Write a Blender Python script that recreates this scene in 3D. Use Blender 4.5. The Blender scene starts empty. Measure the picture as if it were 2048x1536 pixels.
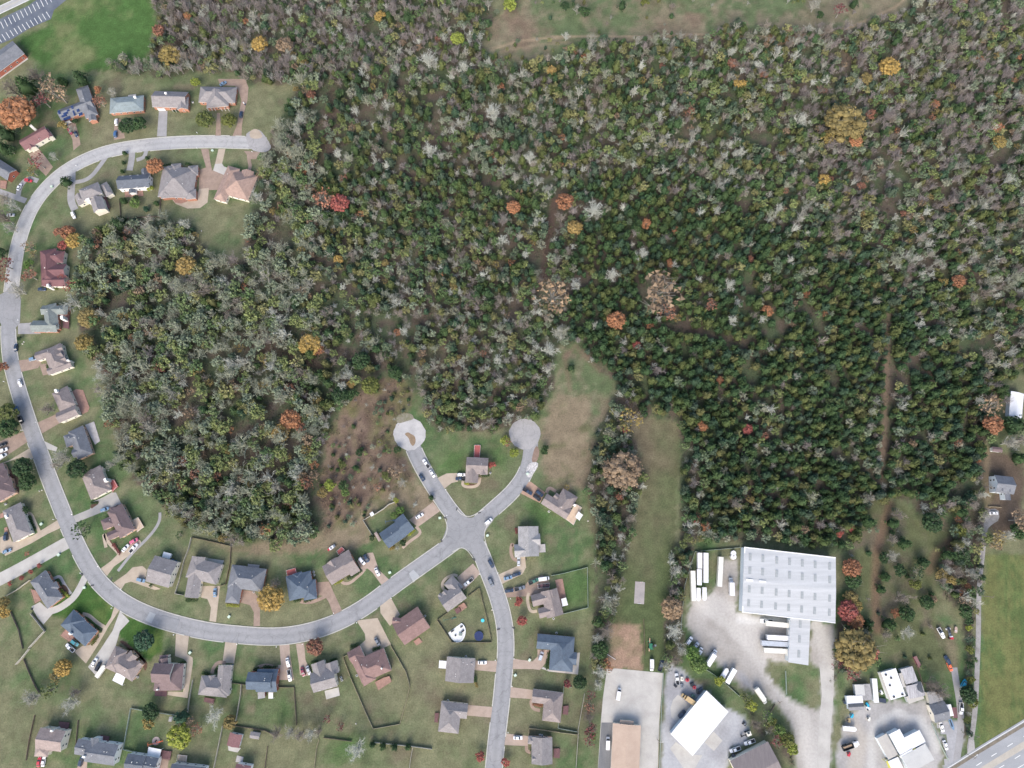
import bpy, bmesh, math, random
import numpy as np
from mathutils import Vector, Matrix

# ------------------------------------------------------------------ camera, world, sun, exposure
scn = bpy.context.scene
TILT = math.radians(13.0); FPX = 1365.0; HCAM = 400.0
ct, st = math.cos(TILT), math.sin(TILT)
cam_d = bpy.data.cameras.new('camera'); cam = bpy.data.objects.new('camera', cam_d)
scn.collection.objects.link(cam)
cam.location = (0, 0, HCAM); cam.rotation_euler = (TILT, 0, 0)
cam_d.sensor_width = 36.0; cam_d.lens = 36.0 * FPX / 2048.0
cam_d.clip_start = 1.0; cam_d.clip_end = 8000.0
scn.camera = cam
SUN_EL, SUN_AZ = math.radians(38), math.radians(192)      # azimuth clockwise from north (+Y)
w = bpy.data.worlds.new('World'); scn.world = w; w.use_nodes = True
nt = w.node_tree; nt.nodes.clear()
sky = nt.nodes.new('ShaderNodeTexSky'); sky.sky_type = 'NISHITA'; sky.sun_disc = False
sky.sun_elevation = SUN_EL; sky.sun_rotation = SUN_AZ; sky.dust_density = 4.0; sky.air_density = 1.0; sky.ozone_density = 1.5
bg = nt.nodes.new('ShaderNodeBackground'); bg.inputs[1].default_value = 0.15
out = nt.nodes.new('ShaderNodeOutputWorld')
nt.links.new(sky.outputs[0], bg.inputs[0]); nt.links.new(bg.outputs[0], out.inputs[0])
sd = bpy.data.lights.new('sun', 'SUN'); sd.energy = 1.05; sd.angle = math.radians(42); sd.color = (1.0, 0.975, 0.94)
sun = bpy.data.objects.new('sun', sd); scn.collection.objects.link(sun)
dirv = Vector((-math.sin(SUN_AZ) * math.cos(SUN_EL), -math.cos(SUN_AZ) * math.cos(SUN_EL), -math.sin(SUN_EL)))
sun.rotation_euler = dirv.to_track_quat('-Z', 'Y').to_euler()
scn.view_settings.view_transform = 'Standard'; scn.view_settings.look = 'None'
scn.view_settings.exposure = 1.08; scn.view_settings.gamma = 1.0

C = scn.collection
rng = random.Random(7)
nr = np.random.RandomState(11)

# ------------------------------------------------------------------ helpers
def P(px, py, z=0.0):
    """photo pixel -> world point at height z"""
    u = (px - 1024) / FPX; v = (768 - py) / FPX
    d1 = v * ct + st; d2 = v * st - ct
    s = (z - HCAM) / d2
    return Vector((u * s, d1 * s, z))
def PX(X, Y, z=0.0):
    """world -> photo pixel (arrays allowed)"""
    dz = z - HCAM
    f = Y * st - dz * ct; v = Y * ct + dz * st
    return 1024 + FPX * X / f, 768 - FPX * v / f
def mpp(px, py):
    return (P(px + 1, py) - P(px, py)).length
def heading(px, py, deg):
    a = math.radians(deg)
    d = P(px + 8 * math.cos(a), py - 8 * math.sin(a)) - P(px, py)
    return math.atan2(d.y, d.x)
def lin(r, g, b):
    def c(x):
        x /= 255.0
        return x / 12.92 if x <= 0.04045 else ((x + 0.055) / 1.055) ** 2.4
    return (c(r), c(g), c(b))

def tag(o, label=None, cat=None, group=None, kind=None):
    if label: o['label'] = label
    if cat: o['category'] = cat
    if group: o['group'] = group
    if kind: o['kind'] = kind
    return o
def thing(name, label, cat, loc=(0, 0, 0), rz=0.0, group=None):
    o = bpy.data.objects.new(name, None); C.objects.link(o)
    o.location = loc; o.rotation_euler = (0, 0, rz); o.empty_display_size = 0.5
    return tag(o, label, cat, group)
def link(name, me, parent=None, loc=None, rz=None):
    o = bpy.data.objects.new(name, me); C.objects.link(o)
    if parent is not None: o.parent = parent
    if loc is not None: o.location = loc
    if rz is not None: o.rotation_euler = (0, 0, rz)
    return o

class MB:
    """collects polygons with material indices into one mesh"""
    def __init__(s): s.v = []; s.f = []; s.m = []
    def face(s, pts, mi=0):
        i = len(s.v); s.v += [tuple(p) for p in pts]; s.f.append(tuple(range(i, i + len(pts)))); s.m.append(mi)
    def solid(s, bot, top, mi=0, mt=None, mb=None):
        """prism between two equal rings (ccw from above)"""
        n = len(bot); i = len(s.v)
        s.v += [tuple(p) for p in bot] + [tuple(p) for p in top]
        s.f.append(tuple(i + n + k for k in range(n))); s.m.append(mi if mt is None else mt)
        s.f.append(tuple(i + k for k in reversed(range(n)))); s.m.append(mi if mb is None else mb)
        for k in range(n):
            j = (k + 1) % n
            s.f.append((i + k, i + j, i + n + j, i + n + k)); s.m.append(mi)
    def box(s, x0, x1, y0, y1, z0, z1, mi=0, rot=0.0, org=(0, 0)):
        c, sn = math.cos(rot), math.sin(rot)
        q = [(x0, y0), (x1, y0), (x1, y1), (x0, y1)]
        q = [(org[0] + x * c - y * sn, org[1] + x * sn + y * c) for x, y in q]
        s.solid([(x, y, z0) for x, y in q], [(x, y, z1) for x, y in q], mi)
    def cyl(s, cx, cy, z0, z1, r0, r1=None, n=10, mi=0):
        r1 = r0 if r1 is None else r1
        a = [(math.cos(2 * math.pi * k / n), math.sin(2 * math.pi * k / n)) for k in range(n)]
        s.solid([(cx + r0 * x, cy + r0 * y, z0) for x, y in a], [(cx + r1 * x, cy + r1 * y, z1) for x, y in a], mi)
    def cylx(s, x, y0, y1, z, r, n=12, mi=0):
        """cylinder with its axis along y (a wheel)"""
        a = [(math.cos(2 * math.pi * k / n), math.sin(2 * math.pi * k / n)) for k in range(n)]
        s.solid([(x + r * c, y1, z + r * d) for c, d in a], [(x + r * c, y0, z + r * d) for c, d in a], mi)
    def mesh(s, name, mats):
        me = bpy.data.meshes.new(name); me.from_pydata(s.v, [], s.f)
        for m in mats: me.materials.append(m)
        if len(mats) > 1: me.polygons.foreach_set('material_index', s.m)
        me.update(); return me
    def build(s, name, mats, parent=None, loc=None, rz=None):
        if not isinstance(mats, (list, tuple)): mats = [mats]
        return link(name, s.mesh(name, mats), parent, loc, rz)

def area2(p):
    return sum(p[i][0] * p[(i + 1) % len(p)][1] - p[(i + 1) % len(p)][0] * p[i][1] for i in range(len(p)))
def ccw(p):
    return list(p) if area2(p) > 0 else list(reversed(p))

# ------------------------------------------------------------------ materials
def newmat(name):
    m = bpy.data.materials.new(name); m.use_nodes = True
    t = m.node_tree; b = t.nodes['Principled BSDF']
    return m, t, b
def ramp2(t, fac, a, b):
    mx = t.nodes.new('ShaderNodeMix'); mx.data_type = 'RGBA'
    mx.inputs[6].default_value = (*a, 1); mx.inputs[7].default_value = (*b, 1)
    t.links.new(fac, mx.inputs[0]); return mx.outputs[2]
def noise(t, scale, detail=4, rough=0.6, coord=None, stretch=None):
    n = t.nodes.new('ShaderNodeTexNoise'); n.inputs['Scale'].default_value = scale
    n.inputs['Detail'].default_value = detail; n.inputs['Roughness'].default_value = rough
    tc = t.nodes.new('ShaderNodeTexCoord')
    src = tc.outputs['Object'] if coord is None else tc.outputs[coord]
    if stretch:
        mp = t.nodes.new('ShaderNodeMapping'); mp.inputs['Scale'].default_value = stretch[:3]
        if len(stretch) > 3: mp.inputs['Rotation'].default_value = (0, 0, stretch[3])
        t.links.new(src, mp.inputs[0]); src = mp.outputs[0]
    t.links.new(src, n.inputs['Vector'])
    return n.outputs['Fac']
def rng_map(t, fac, lo, hi, a=0.0, b=1.0):
    r = t.nodes.new('ShaderNodeMapRange'); r.inputs[1].default_value = lo; r.inputs[2].default_value = hi
    r.inputs[3].default_value = a; r.inputs[4].default_value = b
    t.links.new(fac, r.inputs[0]); return r.outputs[0]
def mulc(t, col, fac):
    mx = t.nodes.new('ShaderNodeMix'); mx.data_type = 'RGBA'; mx.blend_type = 'MULTIPLY'
    mx.inputs[0].default_value = 1.0
    t.links.new(col, mx.inputs[6])
    cb = t.nodes.new('ShaderNodeCombineColor')
    for k in range(3): t.links.new(fac, cb.inputs[k])
    t.links.new(cb.outputs[0], mx.inputs[7]); return mx.outputs[2]
_mc = {}
def mat(name, col, col2=None, scale=1.0, rough=0.85, metal=0.0, spec=0.3, fine=0.0, coord=None, stretch=None, lo=0.35, hi=0.65, coat=0.0, bump=0.0):
    if name in _mc: return _mc[name]
    m, t, b = newmat(name)
    b.inputs['Roughness'].default_value = rough; b.inputs['Metallic'].default_value = metal
    b.inputs['Specular IOR Level'].default_value = spec; b.inputs['Coat Weight'].default_value = coat
    if col2 is None:
        col2 = tuple(c * 0.86 for c in col)
    f = rng_map(t, noise(t, scale, 5, 0.6, coord, stretch), lo, hi)
    c = ramp2(t, f, col, col2)
    if fine > 0:
        g = rng_map(t, noise(t, 2.2, 3, 0.7, coord), 0.3, 0.7, 1 - fine, 1 + fine)
        c = mulc(t, c, g)
    t.links.new(c, b.inputs['Base Color'])
    if bump > 0:
        bp = t.nodes.new('ShaderNodeBump'); bp.inputs['Strength'].default_value = bump; bp.inputs['Distance'].default_value = 0.3
        t.links.new(noise(t, 3.0, 3, 0.7, coord), bp.inputs['Height']); t.links.new(bp.outputs[0], b.inputs['Normal'])
    _mc[name] = m; return m

def tint_mat(name, fine=0.25, rough=0.8, transl=0.0, scale=1.2):
    """natural colour from the mesh attribute 'tint' broken up by noise"""
    m, t, b = newmat(name)
    a = t.nodes.new('ShaderNodeAttribute'); a.attribute_name = 'tint'
    f = rng_map(t, noise(t, scale, 3, 0.7), 0.3, 0.7, 1 - fine, 1 + fine)
    t.links.new(mulc(t, a.outputs['Color'], f), b.inputs['Base Color'])
    b.inputs['Roughness'].default_value = rough; b.inputs['Specular IOR Level'].default_value = 0.2
    return m
M_LEAF = tint_mat('foliage', 0.25)
M_BARK = mat('bark', (0.20, 0.175, 0.15), (0.12, 0.10, 0.085), 1.5, 0.9)

def roadmat(name, c1, c2):
    """asphalt with worn wheel lanes ('lane' attribute runs across the street), blotches and hairline cracks"""
    m, t, b = newmat(name); b.inputs['Roughness'].default_value = .92
    c = ramp2(t, rng_map(t, noise(t, .07, 5, .65), .3, .7), c1, c2)
    a = t.nodes.new('ShaderNodeAttribute'); a.attribute_name = 'lane'
    s_ = t.nodes.new('ShaderNodeMath'); s_.operation = 'MULTIPLY'; s_.inputs[1].default_value = 4 * math.pi; t.links.new(a.outputs['Fac'], s_.inputs[0])
    k = t.nodes.new('ShaderNodeMath'); k.operation = 'COSINE'; t.links.new(s_.outputs[0], k.inputs[0])
    c = mulc(t, c, rng_map(t, k.outputs[0], -1, 1, 1.05, .93))
    v = t.nodes.new('ShaderNodeTexVoronoi'); v.feature = 'DISTANCE_TO_EDGE'; v.inputs['Scale'].default_value = .11
    tc = t.nodes.new('ShaderNodeTexCoord'); nz = t.nodes.new('ShaderNodeTexNoise'); nz.inputs['Scale'].default_value = .25; t.links.new(tc.outputs['Object'], nz.inputs['Vector'])
    ad = t.nodes.new('ShaderNodeVectorMath'); ad.operation = 'MULTIPLY_ADD'; ad.inputs[1].default_value = (5, 5, 0); t.links.new(nz.outputs['Color'], ad.inputs[0]); t.links.new(tc.outputs['Object'], ad.inputs[2]); t.links.new(ad.outputs[0], v.inputs['Vector'])
    c = mulc(t, c, rng_map(t, v.outputs['Distance'], 0, .022, .80, 1.0))
    c = mulc(t, c, rng_map(t, noise(t, 1.6, 3, .7), .3, .7, .93, 1.07)); c = mulc(t, c, rng_map(t, noise(t, .45, 3, .6), .35, .5, .90, 1.0))
    t.links.new(c, b.inputs['Base Color']); _mc[name] = m; return m
M_ASPH = roadmat('road_asphalt', (0.275, 0.275, 0.280), (0.225, 0.228, 0.235))
M_PATCH = mat('asphalt_patch', (0.34, 0.35, 0.355), (0.31, 0.32, 0.325), 0.3, 0.9, fine=0.07)
M_KERB = mat('kerb_concrete', (0.46, 0.45, 0.41), (0.38, 0.37, 0.33), 0.4, 0.85, fine=0.1)
M_CONC = mat('pale_concrete', (0.43, 0.415, 0.385), (0.35, 0.335, 0.31), 0.15, 0.88, fine=0.08)
M_TAN = mat('tan_concrete', (0.40, 0.335, 0.265), (0.33, 0.275, 0.215), 0.25, 0.88, fine=0.08)
M_BROWN = mat('exposed_aggregate', (0.30, 0.225, 0.18), (0.235, 0.175, 0.14), 0.35, 0.9, fine=0.12)
M_GREYD = mat('grey_concrete', (0.30, 0.295, 0.295), (0.245, 0.24, 0.24), 0.25, 0.9, fine=0.08)
M_DASPH = mat('dark_asphalt', (0.085, 0.10, 0.13), (0.13, 0.145, 0.17), 0.12, 0.9, fine=0.12)
M_GRAVEL = mat('yard_gravel', (0.40, 0.385, 0.37), (0.29, 0.28, 0.265), 0.07, 0.95, fine=0.14, lo=0.3, hi=0.7)
M_LGRAVEL = mat('light_gravel', (0.50, 0.49, 0.47), (0.40, 0.39, 0.37), 0.12, 0.95, fine=0.12)
M_DGRAVEL = mat('lane_gravel', (0.29, 0.28, 0.27), (0.21, 0.20, 0.19), 0.3, 0.95, fine=0.2)
M_WHITEP = mat('white_paint', (0.72, 0.72, 0.70), (0.62, 0.62, 0.60), 0.5, 0.7, fine=0.05)
M_MULCH = mat('mulch', (0.115, 0.07, 0.05), (0.08, 0.05, 0.035), 0.8, 0.95, fine=0.25)
# ------------------------------------------------------------------ ground cover (one sheet)
def pip(px, py, poly):
    inside = np.zeros(px.shape, bool); n = len(poly)
    for i in range(n):
        x0, y0 = poly[i]; x1, y1 = poly[(i + 1) % n]
        c = ((y0 > py) != (y1 > py)); 
        with np.errstate(divide='ignore', invalid='ignore'):
            xi = (x1 - x0) * (py - y0) / ((y1 - y0) if y1 != y0 else 1e-9) + x0
        inside ^= c & (px < xi)
    return inside
def vnoise(x, y, seed):
    """smooth value noise in -1..1"""
    r = np.random.RandomState(seed); T = r.uniform(-1, 1, (256, 256))
    xi = np.floor(x).astype(int); yi = np.floor(y).astype(int)
    fx = x - xi; fy = y - yi; fx = fx * fx * (3 - 2 * fx); fy = fy * fy * (3 - 2 * fy)
    a = T[xi & 255, yi & 255]; b = T[(xi + 1) & 255, yi & 255]; c = T[xi & 255, (yi + 1) & 255]; d = T[(xi + 1) & 255, (yi + 1) & 255]
    return (a * (1 - fx) + b * fx) * (1 - fy) + (c * (1 - fx) + d * fx) * fy
def fbm(x, y, s, seed, o=4):
    t = 0; amp = 1; tot = 0
    for k in range(o):
        t = t + amp * vnoise(x / s * 2 ** k, y / s * 2 ** k, seed + k); tot += amp; amp *= 0.55
    return t / tot

# woods (photo outlines)
W1 = [(165,490),(205,462),(240,448),(330,440),(385,452),(400,480),(430,516),(490,522),(500,440),(512,400),(530,310),(545,262),(575,215),(590,190),(620,150),(900,130),(900,700),(850,800),(800,760),(760,742),(715,775),(690,820),(640,900),(650,960),(690,1010),(660,1050),(620,1078),(560,1092),(500,1088),(430,1072),(370,1050),(330,1020),(298,990),(270,960),(245,915),(228,860),(212,800),(200,750),(178,700),(160,660),(152,600),(150,550),(160,520)]
W2 = [(305,-30),(950,-30),(985,15),(1000,35),(965,90),(975,132),(1080,122),(1180,90),(1300,80),(1480,60),(1600,64),(1700,54),(1780,40),(1850,-10),(1880,-40),(2090,-40),(2090,745),(2040,748),(2005,775),(1992,850),(1965,900),(1968,960),(1962,1020),(1930,1030),(1905,1012),(1880,1050),(1850,1040),(1830,1010),(1790,990),(1755,1000),(1748,1060),(1740,1100),(1680,1102),(1560,1085),(1480,1082),(1400,1078),(1362,1095),(1362,900),(1355,842),(1310,832),(1268,848),(1276,905),(1290,950),(1270,1000),(1264,1060),(1256,1110),(1248,1160),(1242,1200),(1228,1240),(1222,1300),(1212,1335),(1190,1372),(1182,1330),(1188,1200),(1190,1050),(1176,990),(1165,930),(1190,880),(1204,830),(1242,770),(1200,742),(1150,688),(1115,700),(1105,790),(1070,832),(1030,850),(985,862),(940,862),(880,868),(852,840),(850,790),(620,150),(590,170),(500,168),(470,148),(380,146),(340,160),(310,152),(240,150),(215,140),(240,125),(295,125),(312,80)]
W4 = [(1345,1095),(1388,1095),(1380,1150),(1366,1200),(1362,1240),(1372,1290),(1368,1320),(1340,1345),(1325,1325),(1322,1260),(1328,1200),(1336,1140)]
W5 = [(1690,1200),(1660,1330),(1662,1365),(1695,1340),(1760,1330),(1750,1270),(1705,1220)]
W6 = [(1868,1112),(1895,1070),(1912,1028),(1950,985),(1968,1000),(1963,1100),(1955,1180),(1940,1215),(1905,1210),(1872,1172)]
W7 = [(1930,1208),(1949,1208),(1947,1330),(1943,1420),(1931,1482),(1923,1472),(1931,1400),(1934,1300)]
W8 = [(1488,1404),(1520,1428),(1560,1450),(1590,1500),(1587,1535),(1560,1488),(1520,1468),(1504,1440)]
MEADOW = [[(975,110),(970,60),(1010,20),(1060,-30),(1860,-30),(1780,40),(1700,56),(1600,64),(1480,60),(1300,80),(1180,90),(1050,124),(980,130)],
          [(1120,690),(1150,700),(1200,740),(1240,770),(1215,820),(1190,870),(1185,930),(1172,985),(1100,945),(1072,930),(1090,900),(1085,850),(1110,780)]]
BRUSH = [(745,752),(800,752),(832,790),(800,832),(790,880),(825,930),(835,960),(800,985),(745,1010),(720,1055),(650,1075),(645,1010),(640,940),(650,880),(700,800)]
TANL = [[(385,1072),(470,1092),(640,1072),(700,1030),(760,1000),(835,960),(875,1005),(835,1035),(790,1005),(735,1040),(745,1085),(700,1100),(620,1100),(560,1110),(462,1105)],
        [(1112,790),(1180,790),(1175,930),(1130,990),(1090,960),(1085,860)]]
STRIP = [(1262,850),(1310,835),(1357,845),(1360,900),(1345,1100),(1330,1250),(1325,1340),(1215,1340),(1224,1240),(1254,1110),(1290,950)]
DIRT = [(1224,1252),(1283,1248),(1284,1342),(1214,1338),(1218,1300)]
FIELD = [(1972,1112),(2120,1100),(2120,1400),(2048,1444),(1958,1498),(1955,1480),(1962,1350),(1966,1200)]
GREENF = [(60,30),(135,0),(160,-30),(300,-30),(312,60),(298,120),(240,140),(160,145),(95,150),(55,110),(25,80),(110,45)]
CLEAR = [(1700,1090),(1745,1000),(1800,1000),(1850,1045),(1890,1030),(1898,1060),(1890,1100),(1868,1150),(1872,1230),(1925,1300),(1905,1345),(1840,1340),(1760,1320),(1740,1260),(1720,1200),(1690,1140)]
COURT_RED = [(1960,905),(1985,900),(2048,920),(2048,1060),(1990,1080),(1970,1040),(1960,980)]
LAWNS = [[(98,1200),(180,1165),(235,1218),(215,1255),(130,1240),(100,1228)],[(236,1262),(262,1236),(330,1258),(325,1300),(300,1320),(262,1300)]]
GPATCH = [[(560,1395),(585,1400),(583,1452),(535,1448)],[(1108,1165),(1175,1135),(1175,1214),(1130,1225)],[(870,930),(905,890),(935,905),(930,960),(880,950)],[(140,240),(160,235),(168,262),(155,290),(130,262)],[(205,1005),(150,990),(130,950),(175,1010)],[(1040,1010),(1075,1000),(1120,1040),(1075,1060)],[(690,1460),(640,1530),(700,1530),(735,1490)],[(980,880),(1020,900),(1000,950),(985,930)]]

def axis(lo, hi, step, far):
    a = list(np.arange(lo, hi + step / 2, step)); k = step; l, r = [], []
    x = lo
    while x > -far: k *= 1.5; x -= k; l.append(x)
    x = hi; k = step
    while x < far: k *= 1.5; x += k; r.append(x)
    return np.array(l[::-1] + a + r)
gx = axis(-350, 350, 1.5, 2500); gy = axis(-245, 400, 1.5, 2500)
GX, GY = np.meshgrid(gx, gy, indexing='xy'); nx_, ny_ = len(gx), len(gy)
X, Y = GX.ravel(), GY.ravel()
pxx, pyy = PX(X, Y)
# soften the outlines
jx = pxx + 7 * fbm(X, Y, 7, 3, 3) + 4 * vnoise(X / 1.6, Y / 1.6, 40); jy = pyy + 7 * fbm(X, Y, 7, 23, 3) + 4 * vnoise(X / 1.6, Y / 1.6, 60)
def lerp(a, b, t): return a + (b - a) * t[:, None]
A = lambda *c: np.array(c)
n1 = fbm(X, Y, 38, 101); n2 = fbm(X, Y, 11, 131); n3 = fbm(X, Y, 90, 151); n4 = fbm(X, Y, 5, 171)
sm = lambda v, lo, hi: np.clip((v - lo) / (hi - lo), 0, 1)
lawn_tan = A(0.150, 0.152, 0.088); lawn_green = A(0.066, 0.112, 0.046); lawn_brown = A(0.150, 0.120, 0.086)
col = np.tile(lawn_tan, (len(X), 1))
col = lerp(col, lawn_green, sm(0.7 * n1 + 0.8 * n2 + 0.4 * n4 + .08, -0.15, 0.45))
col = lerp(col, lawn_brown, 0.75 * sm(n3 * 0.5 + n2 + 0.5 * n4, 0.15, 0.8))
def soft(poly, k=1):
    """0..1 membership softened over several offsets"""
    r = 0.0
    for dx, dy in ((0, 0), (3 * k, 0), (-3 * k, 0), (0, 3 * k), (0, -3 * k)):
        r = r + pip(jx + dx, jy + dy, poly) * 0.2
    return r
floor_c = lerp(lerp(np.tile(A(0.100, 0.082, 0.064), (len(X), 1)), A(0.068, 0.088, 0.048), sm(n2 + n4, -0.35, 0.3)), A(0.135, 0.098, 0.078), 0.5 * sm(n1 + .6 * n4, 0.1, 0.7))
def put(poly, c, k=1, amt=1.0):
    global col
    t = soft(poly, k) * amt
    c = c if isinstance(c, np.ndarray) and c.ndim == 2 else np.tile(np.array(c), (len(X), 1))
    col = col + (c - col) * t[:, None]
meadow_c = lerp(lerp(np.tile(A(0.168, 0.150, 0.100), (len(X), 1)), A(0.092, 0.120, 0.060), sm(n1 + n4 + .5 * n2, -0.3, 0.4)), A(0.150, 0.108, 0.080), 0.8 * sm(n2 - n1, 0.1, 0.7))
brush_c = lerp(lerp(np.tile(A(0.160, 0.118, 0.088), (len(X), 1)), A(0.120, 0.115, 0.055), sm(n2 + n4, 0.0, 0.6)), A(0.105, 0.072, 0.058), 0.8 * sm(n4 - n2, 0.05, 0.6))
for w_ in (W1, W2, W4, W6, W7, W8): put(w_, floor_c)
put(W5, floor_c)
for m_ in MEADOW: put(m_, meadow_c)
put(BRUSH, brush_c, 2)
tanl = lerp(np.tile(A(0.190, 0.155, 0.105), (len(X), 1)), A(0.115, 0.115, 0.062), sm(n2 + n4, 0.0, 0.7))
for m_ in TANL: put(m_, tanl, 2)
strip_c = lerp(np.tile(A(0.135, 0.115, 0.075), (len(X), 1)), A(0.078, 0.100, 0.046), sm((pyy - 880) / 300 + n2 * .6 + (pxx - 1300) / 160, -0.2, 1.0))
put(STRIP, strip_c)
put(DIRT, lerp(np.tile(A(0.27, 0.185, 0.135), (len(X), 1)), A(0.19, 0.155, 0.095), sm(n4 + n2, -0.1, .6)))
put(GREENF, lerp(np.tile(A(0.058, 0.112, 0.034), (len(X), 1)), A(0.135, 0.150, 0.070), 0.9 * sm(n1 + n2 * .7, 0.05, 0.6)), 2)
put(CLEAR, lerp(np.tile(A(0.100, 0.112, 0.056), (len(X), 1)), A(0.120, 0.104, 0.072), sm(n2 + n4 * .5, 0.0, 0.5)), 2)
put(COURT_RED, lerp(np.tile(A(0.105, 0.080, 0.060), (len(X), 1)), A(0.10, 0.10, 0.05), sm(n2, 0.1, 0.5)), 2)
fs = vnoise(pxx / 2.4, pyy / 60, 77) * 0.5 + n2
put(FIELD, lerp(np.tile(A(0.130, 0.138, 0.056), (len(X), 1)), A(0.082, 0.112, 0.042), sm(fs, -0.2, 0.5)))
for p_ in LAWNS: put(p_, lerp(np.tile(A(0.048, 0.100, 0.026), (len(X), 1)), A(0.085, 0.125, 0.038), sm(n4 + n2, -0.1, 0.5)), 1)
for p_ in GPATCH: put(p_, (0.058, 0.110, 0.036), 5, 0.8)
n5 = fbm(X, Y, 3.2, 191, 3); col = col * (1 + .22 * n5 + .10 * n2)[:, None]
# worn double tracks, paths and mown lines
def trail(pts, wpx, c, amt=0.8):
    global col
    d = np.full(len(X), 1e9)
    for (x0, y0), (x1, y1) in zip(pts[:-1], pts[1:]):
        L2 = (x1 - x0) ** 2 + (y1 - y0) ** 2
        t = np.clip(((pxx - x0) * (x1 - x0) + (pyy - y0) * (y1 - y0)) / L2, 0, 1)
        d = np.minimum(d, np.hypot(pxx - x0 - t * (x1 - x0), pyy - y0 - t * (y1 - y0)))
    t = np.clip(1.5 - d / wpx, 0, 1) * amt
    col = col + (np.array(c) - col) * t[:, None]
trail([(985,98),(1040,82),(1100,75),(1180,72),(1300,75),(1420,68),(1560,75),(1640,70),(1700,55),(1790,15),(1830,-20)], 2.6, (0.27, 0.21, 0.14))
trail([(1000,105),(1060,92),(1120,84),(1200,79),(1300,82),(1420,75)], 1.6, (0.22, 0.18, 0.12), .6)
trail([(1540,78),(1580,80),(1620,75)], 7, (0.38, 0.22, 0.12), .8)
trail([(1775,560),(1778,640),(1772,760),(1770,800),(1768,880),(1760,960)], 6, (0.17, 0.125, 0.09), .8)
trail([(1110,400),(1098,470),(1088,540),(1080,570)], 9, (0.085, 0.055, 0.047), .8)
trail([(640,735),(560,705),(530,700)], 9, (0.12, 0.08, 0.06), .7)
trail([(570,830),(545,880),(480,940),(520,900)], 6, (0.13, 0.09, 0.07), .6)
trail([(650,255),(670,230),(665,180),(640,330),(660,300)], 6, (0.10, 0.065, 0.055), .6)
trail([(1310,655),(1400,665),(1520,690),(1640,680)], 8, (0.105, 0.075, 0.058), .7)
trail([(1780,1010),(1770,1040),(1755,1100),(1750,1180),(1755,1260)], 9, (0.17, 0.11, 0.075), .7)
trail([(1860,1140),(1870,1110),(1895,1085)], 9, (0.15, 0.10, 0.07), .6)
trail([(1900,1260),(1903,1300),(1908,1335)], 10, (0.17, 0.145, 0.095), .7)
trail([(1975,900),(1972,960),(1978,1020)], 6, (0.20, 0.16, 0.10), .6)
trail([(1186,880),(1175,940),(1180,1000),(1188,1060)], 7, (0.11, 0.08, 0.06), .5)
trail([(1200,742),(1150,692),(1130,715),(1140,780)], 5, (0.165, 0.11, 0.085), .5)
me = bpy.data.meshes.new('ground')
me.vertices.add(nx_ * ny_); me.vertices.foreach_set('co', np.stack([X, Y, np.zeros_like(X)], 1).ravel())
ii, jj = np.meshgrid(np.arange(nx_ - 1), np.arange(ny_ - 1), indexing='xy')
a_ = (jj * nx_ + ii).ravel(); quads = np.stack([a_, a_ + 1, a_ + nx_ + 1, a_ + nx_], 1)
me.loops.add(quads.size); me.loops.foreach_set('vertex_index', quads.ravel())
me.polygons.add(len(quads)); me.polygons.foreach_set('loop_start', np.arange(len(quads)) * 4)
me.update(calc_edges=True)
ca = me.color_attributes.new('tint', 'FLOAT_COLOR', 'POINT')
ca.data.foreach_set('color', np.concatenate([np.clip(col, 0.01, 1), np.ones((len(X), 1))], 1).ravel().astype(np.float32))
m, t, b = newmat('grass_and_soil')
at_ = t.nodes.new('ShaderNodeAttribute'); at_.attribute_name = 'tint'
f1 = rng_map(t, noise(t, 1.1, 5, 0.8), 0.3, 0.7, 0.66, 1.34)
f2 = rng_map(t, noise(t, 0.16, 4, 0.6), 0.3, 0.7, 0.86, 1.14)
t.links.new(mulc(t, mulc(t, at_.outputs['Color'], f1), f2), b.inputs['Base Color'])
b.inputs['Roughness'].default_value = 0.95; b.inputs['Specular IOR Level'].default_value = 0.1
bp = t.nodes.new('ShaderNodeBump'); bp.inputs['Strength'].default_value = 0.6; bp.inputs['Distance'].default_value = 0.35
t.links.new(noise(t, 1.5, 4, 0.75), bp.inputs['Height']); t.links.new(bp.outputs[0], b.inputs['Normal'])
me.materials.append(m)
tag(link('ground', me), kind='structure')
m2_, t2_, b2_ = newmat('gravel_and_soil'); a2_ = t2_.nodes.new('ShaderNodeAttribute'); a2_.attribute_name = 'tint'
t2_.links.new(mulc(t2_, mulc(t2_, a2_.outputs['Color'], rng_map(t2_, noise(t2_, .8, 4, .7), .3, .7, .88, 1.12)), rng_map(t2_, noise(t2_, .07, 4, .6, stretch=(1, .5, 1, .5)), .3, .7, .9, 1.08)), b2_.inputs['Base Color']); b2_.inputs['Roughness'].default_value = .95
GMAT = m2_
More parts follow.
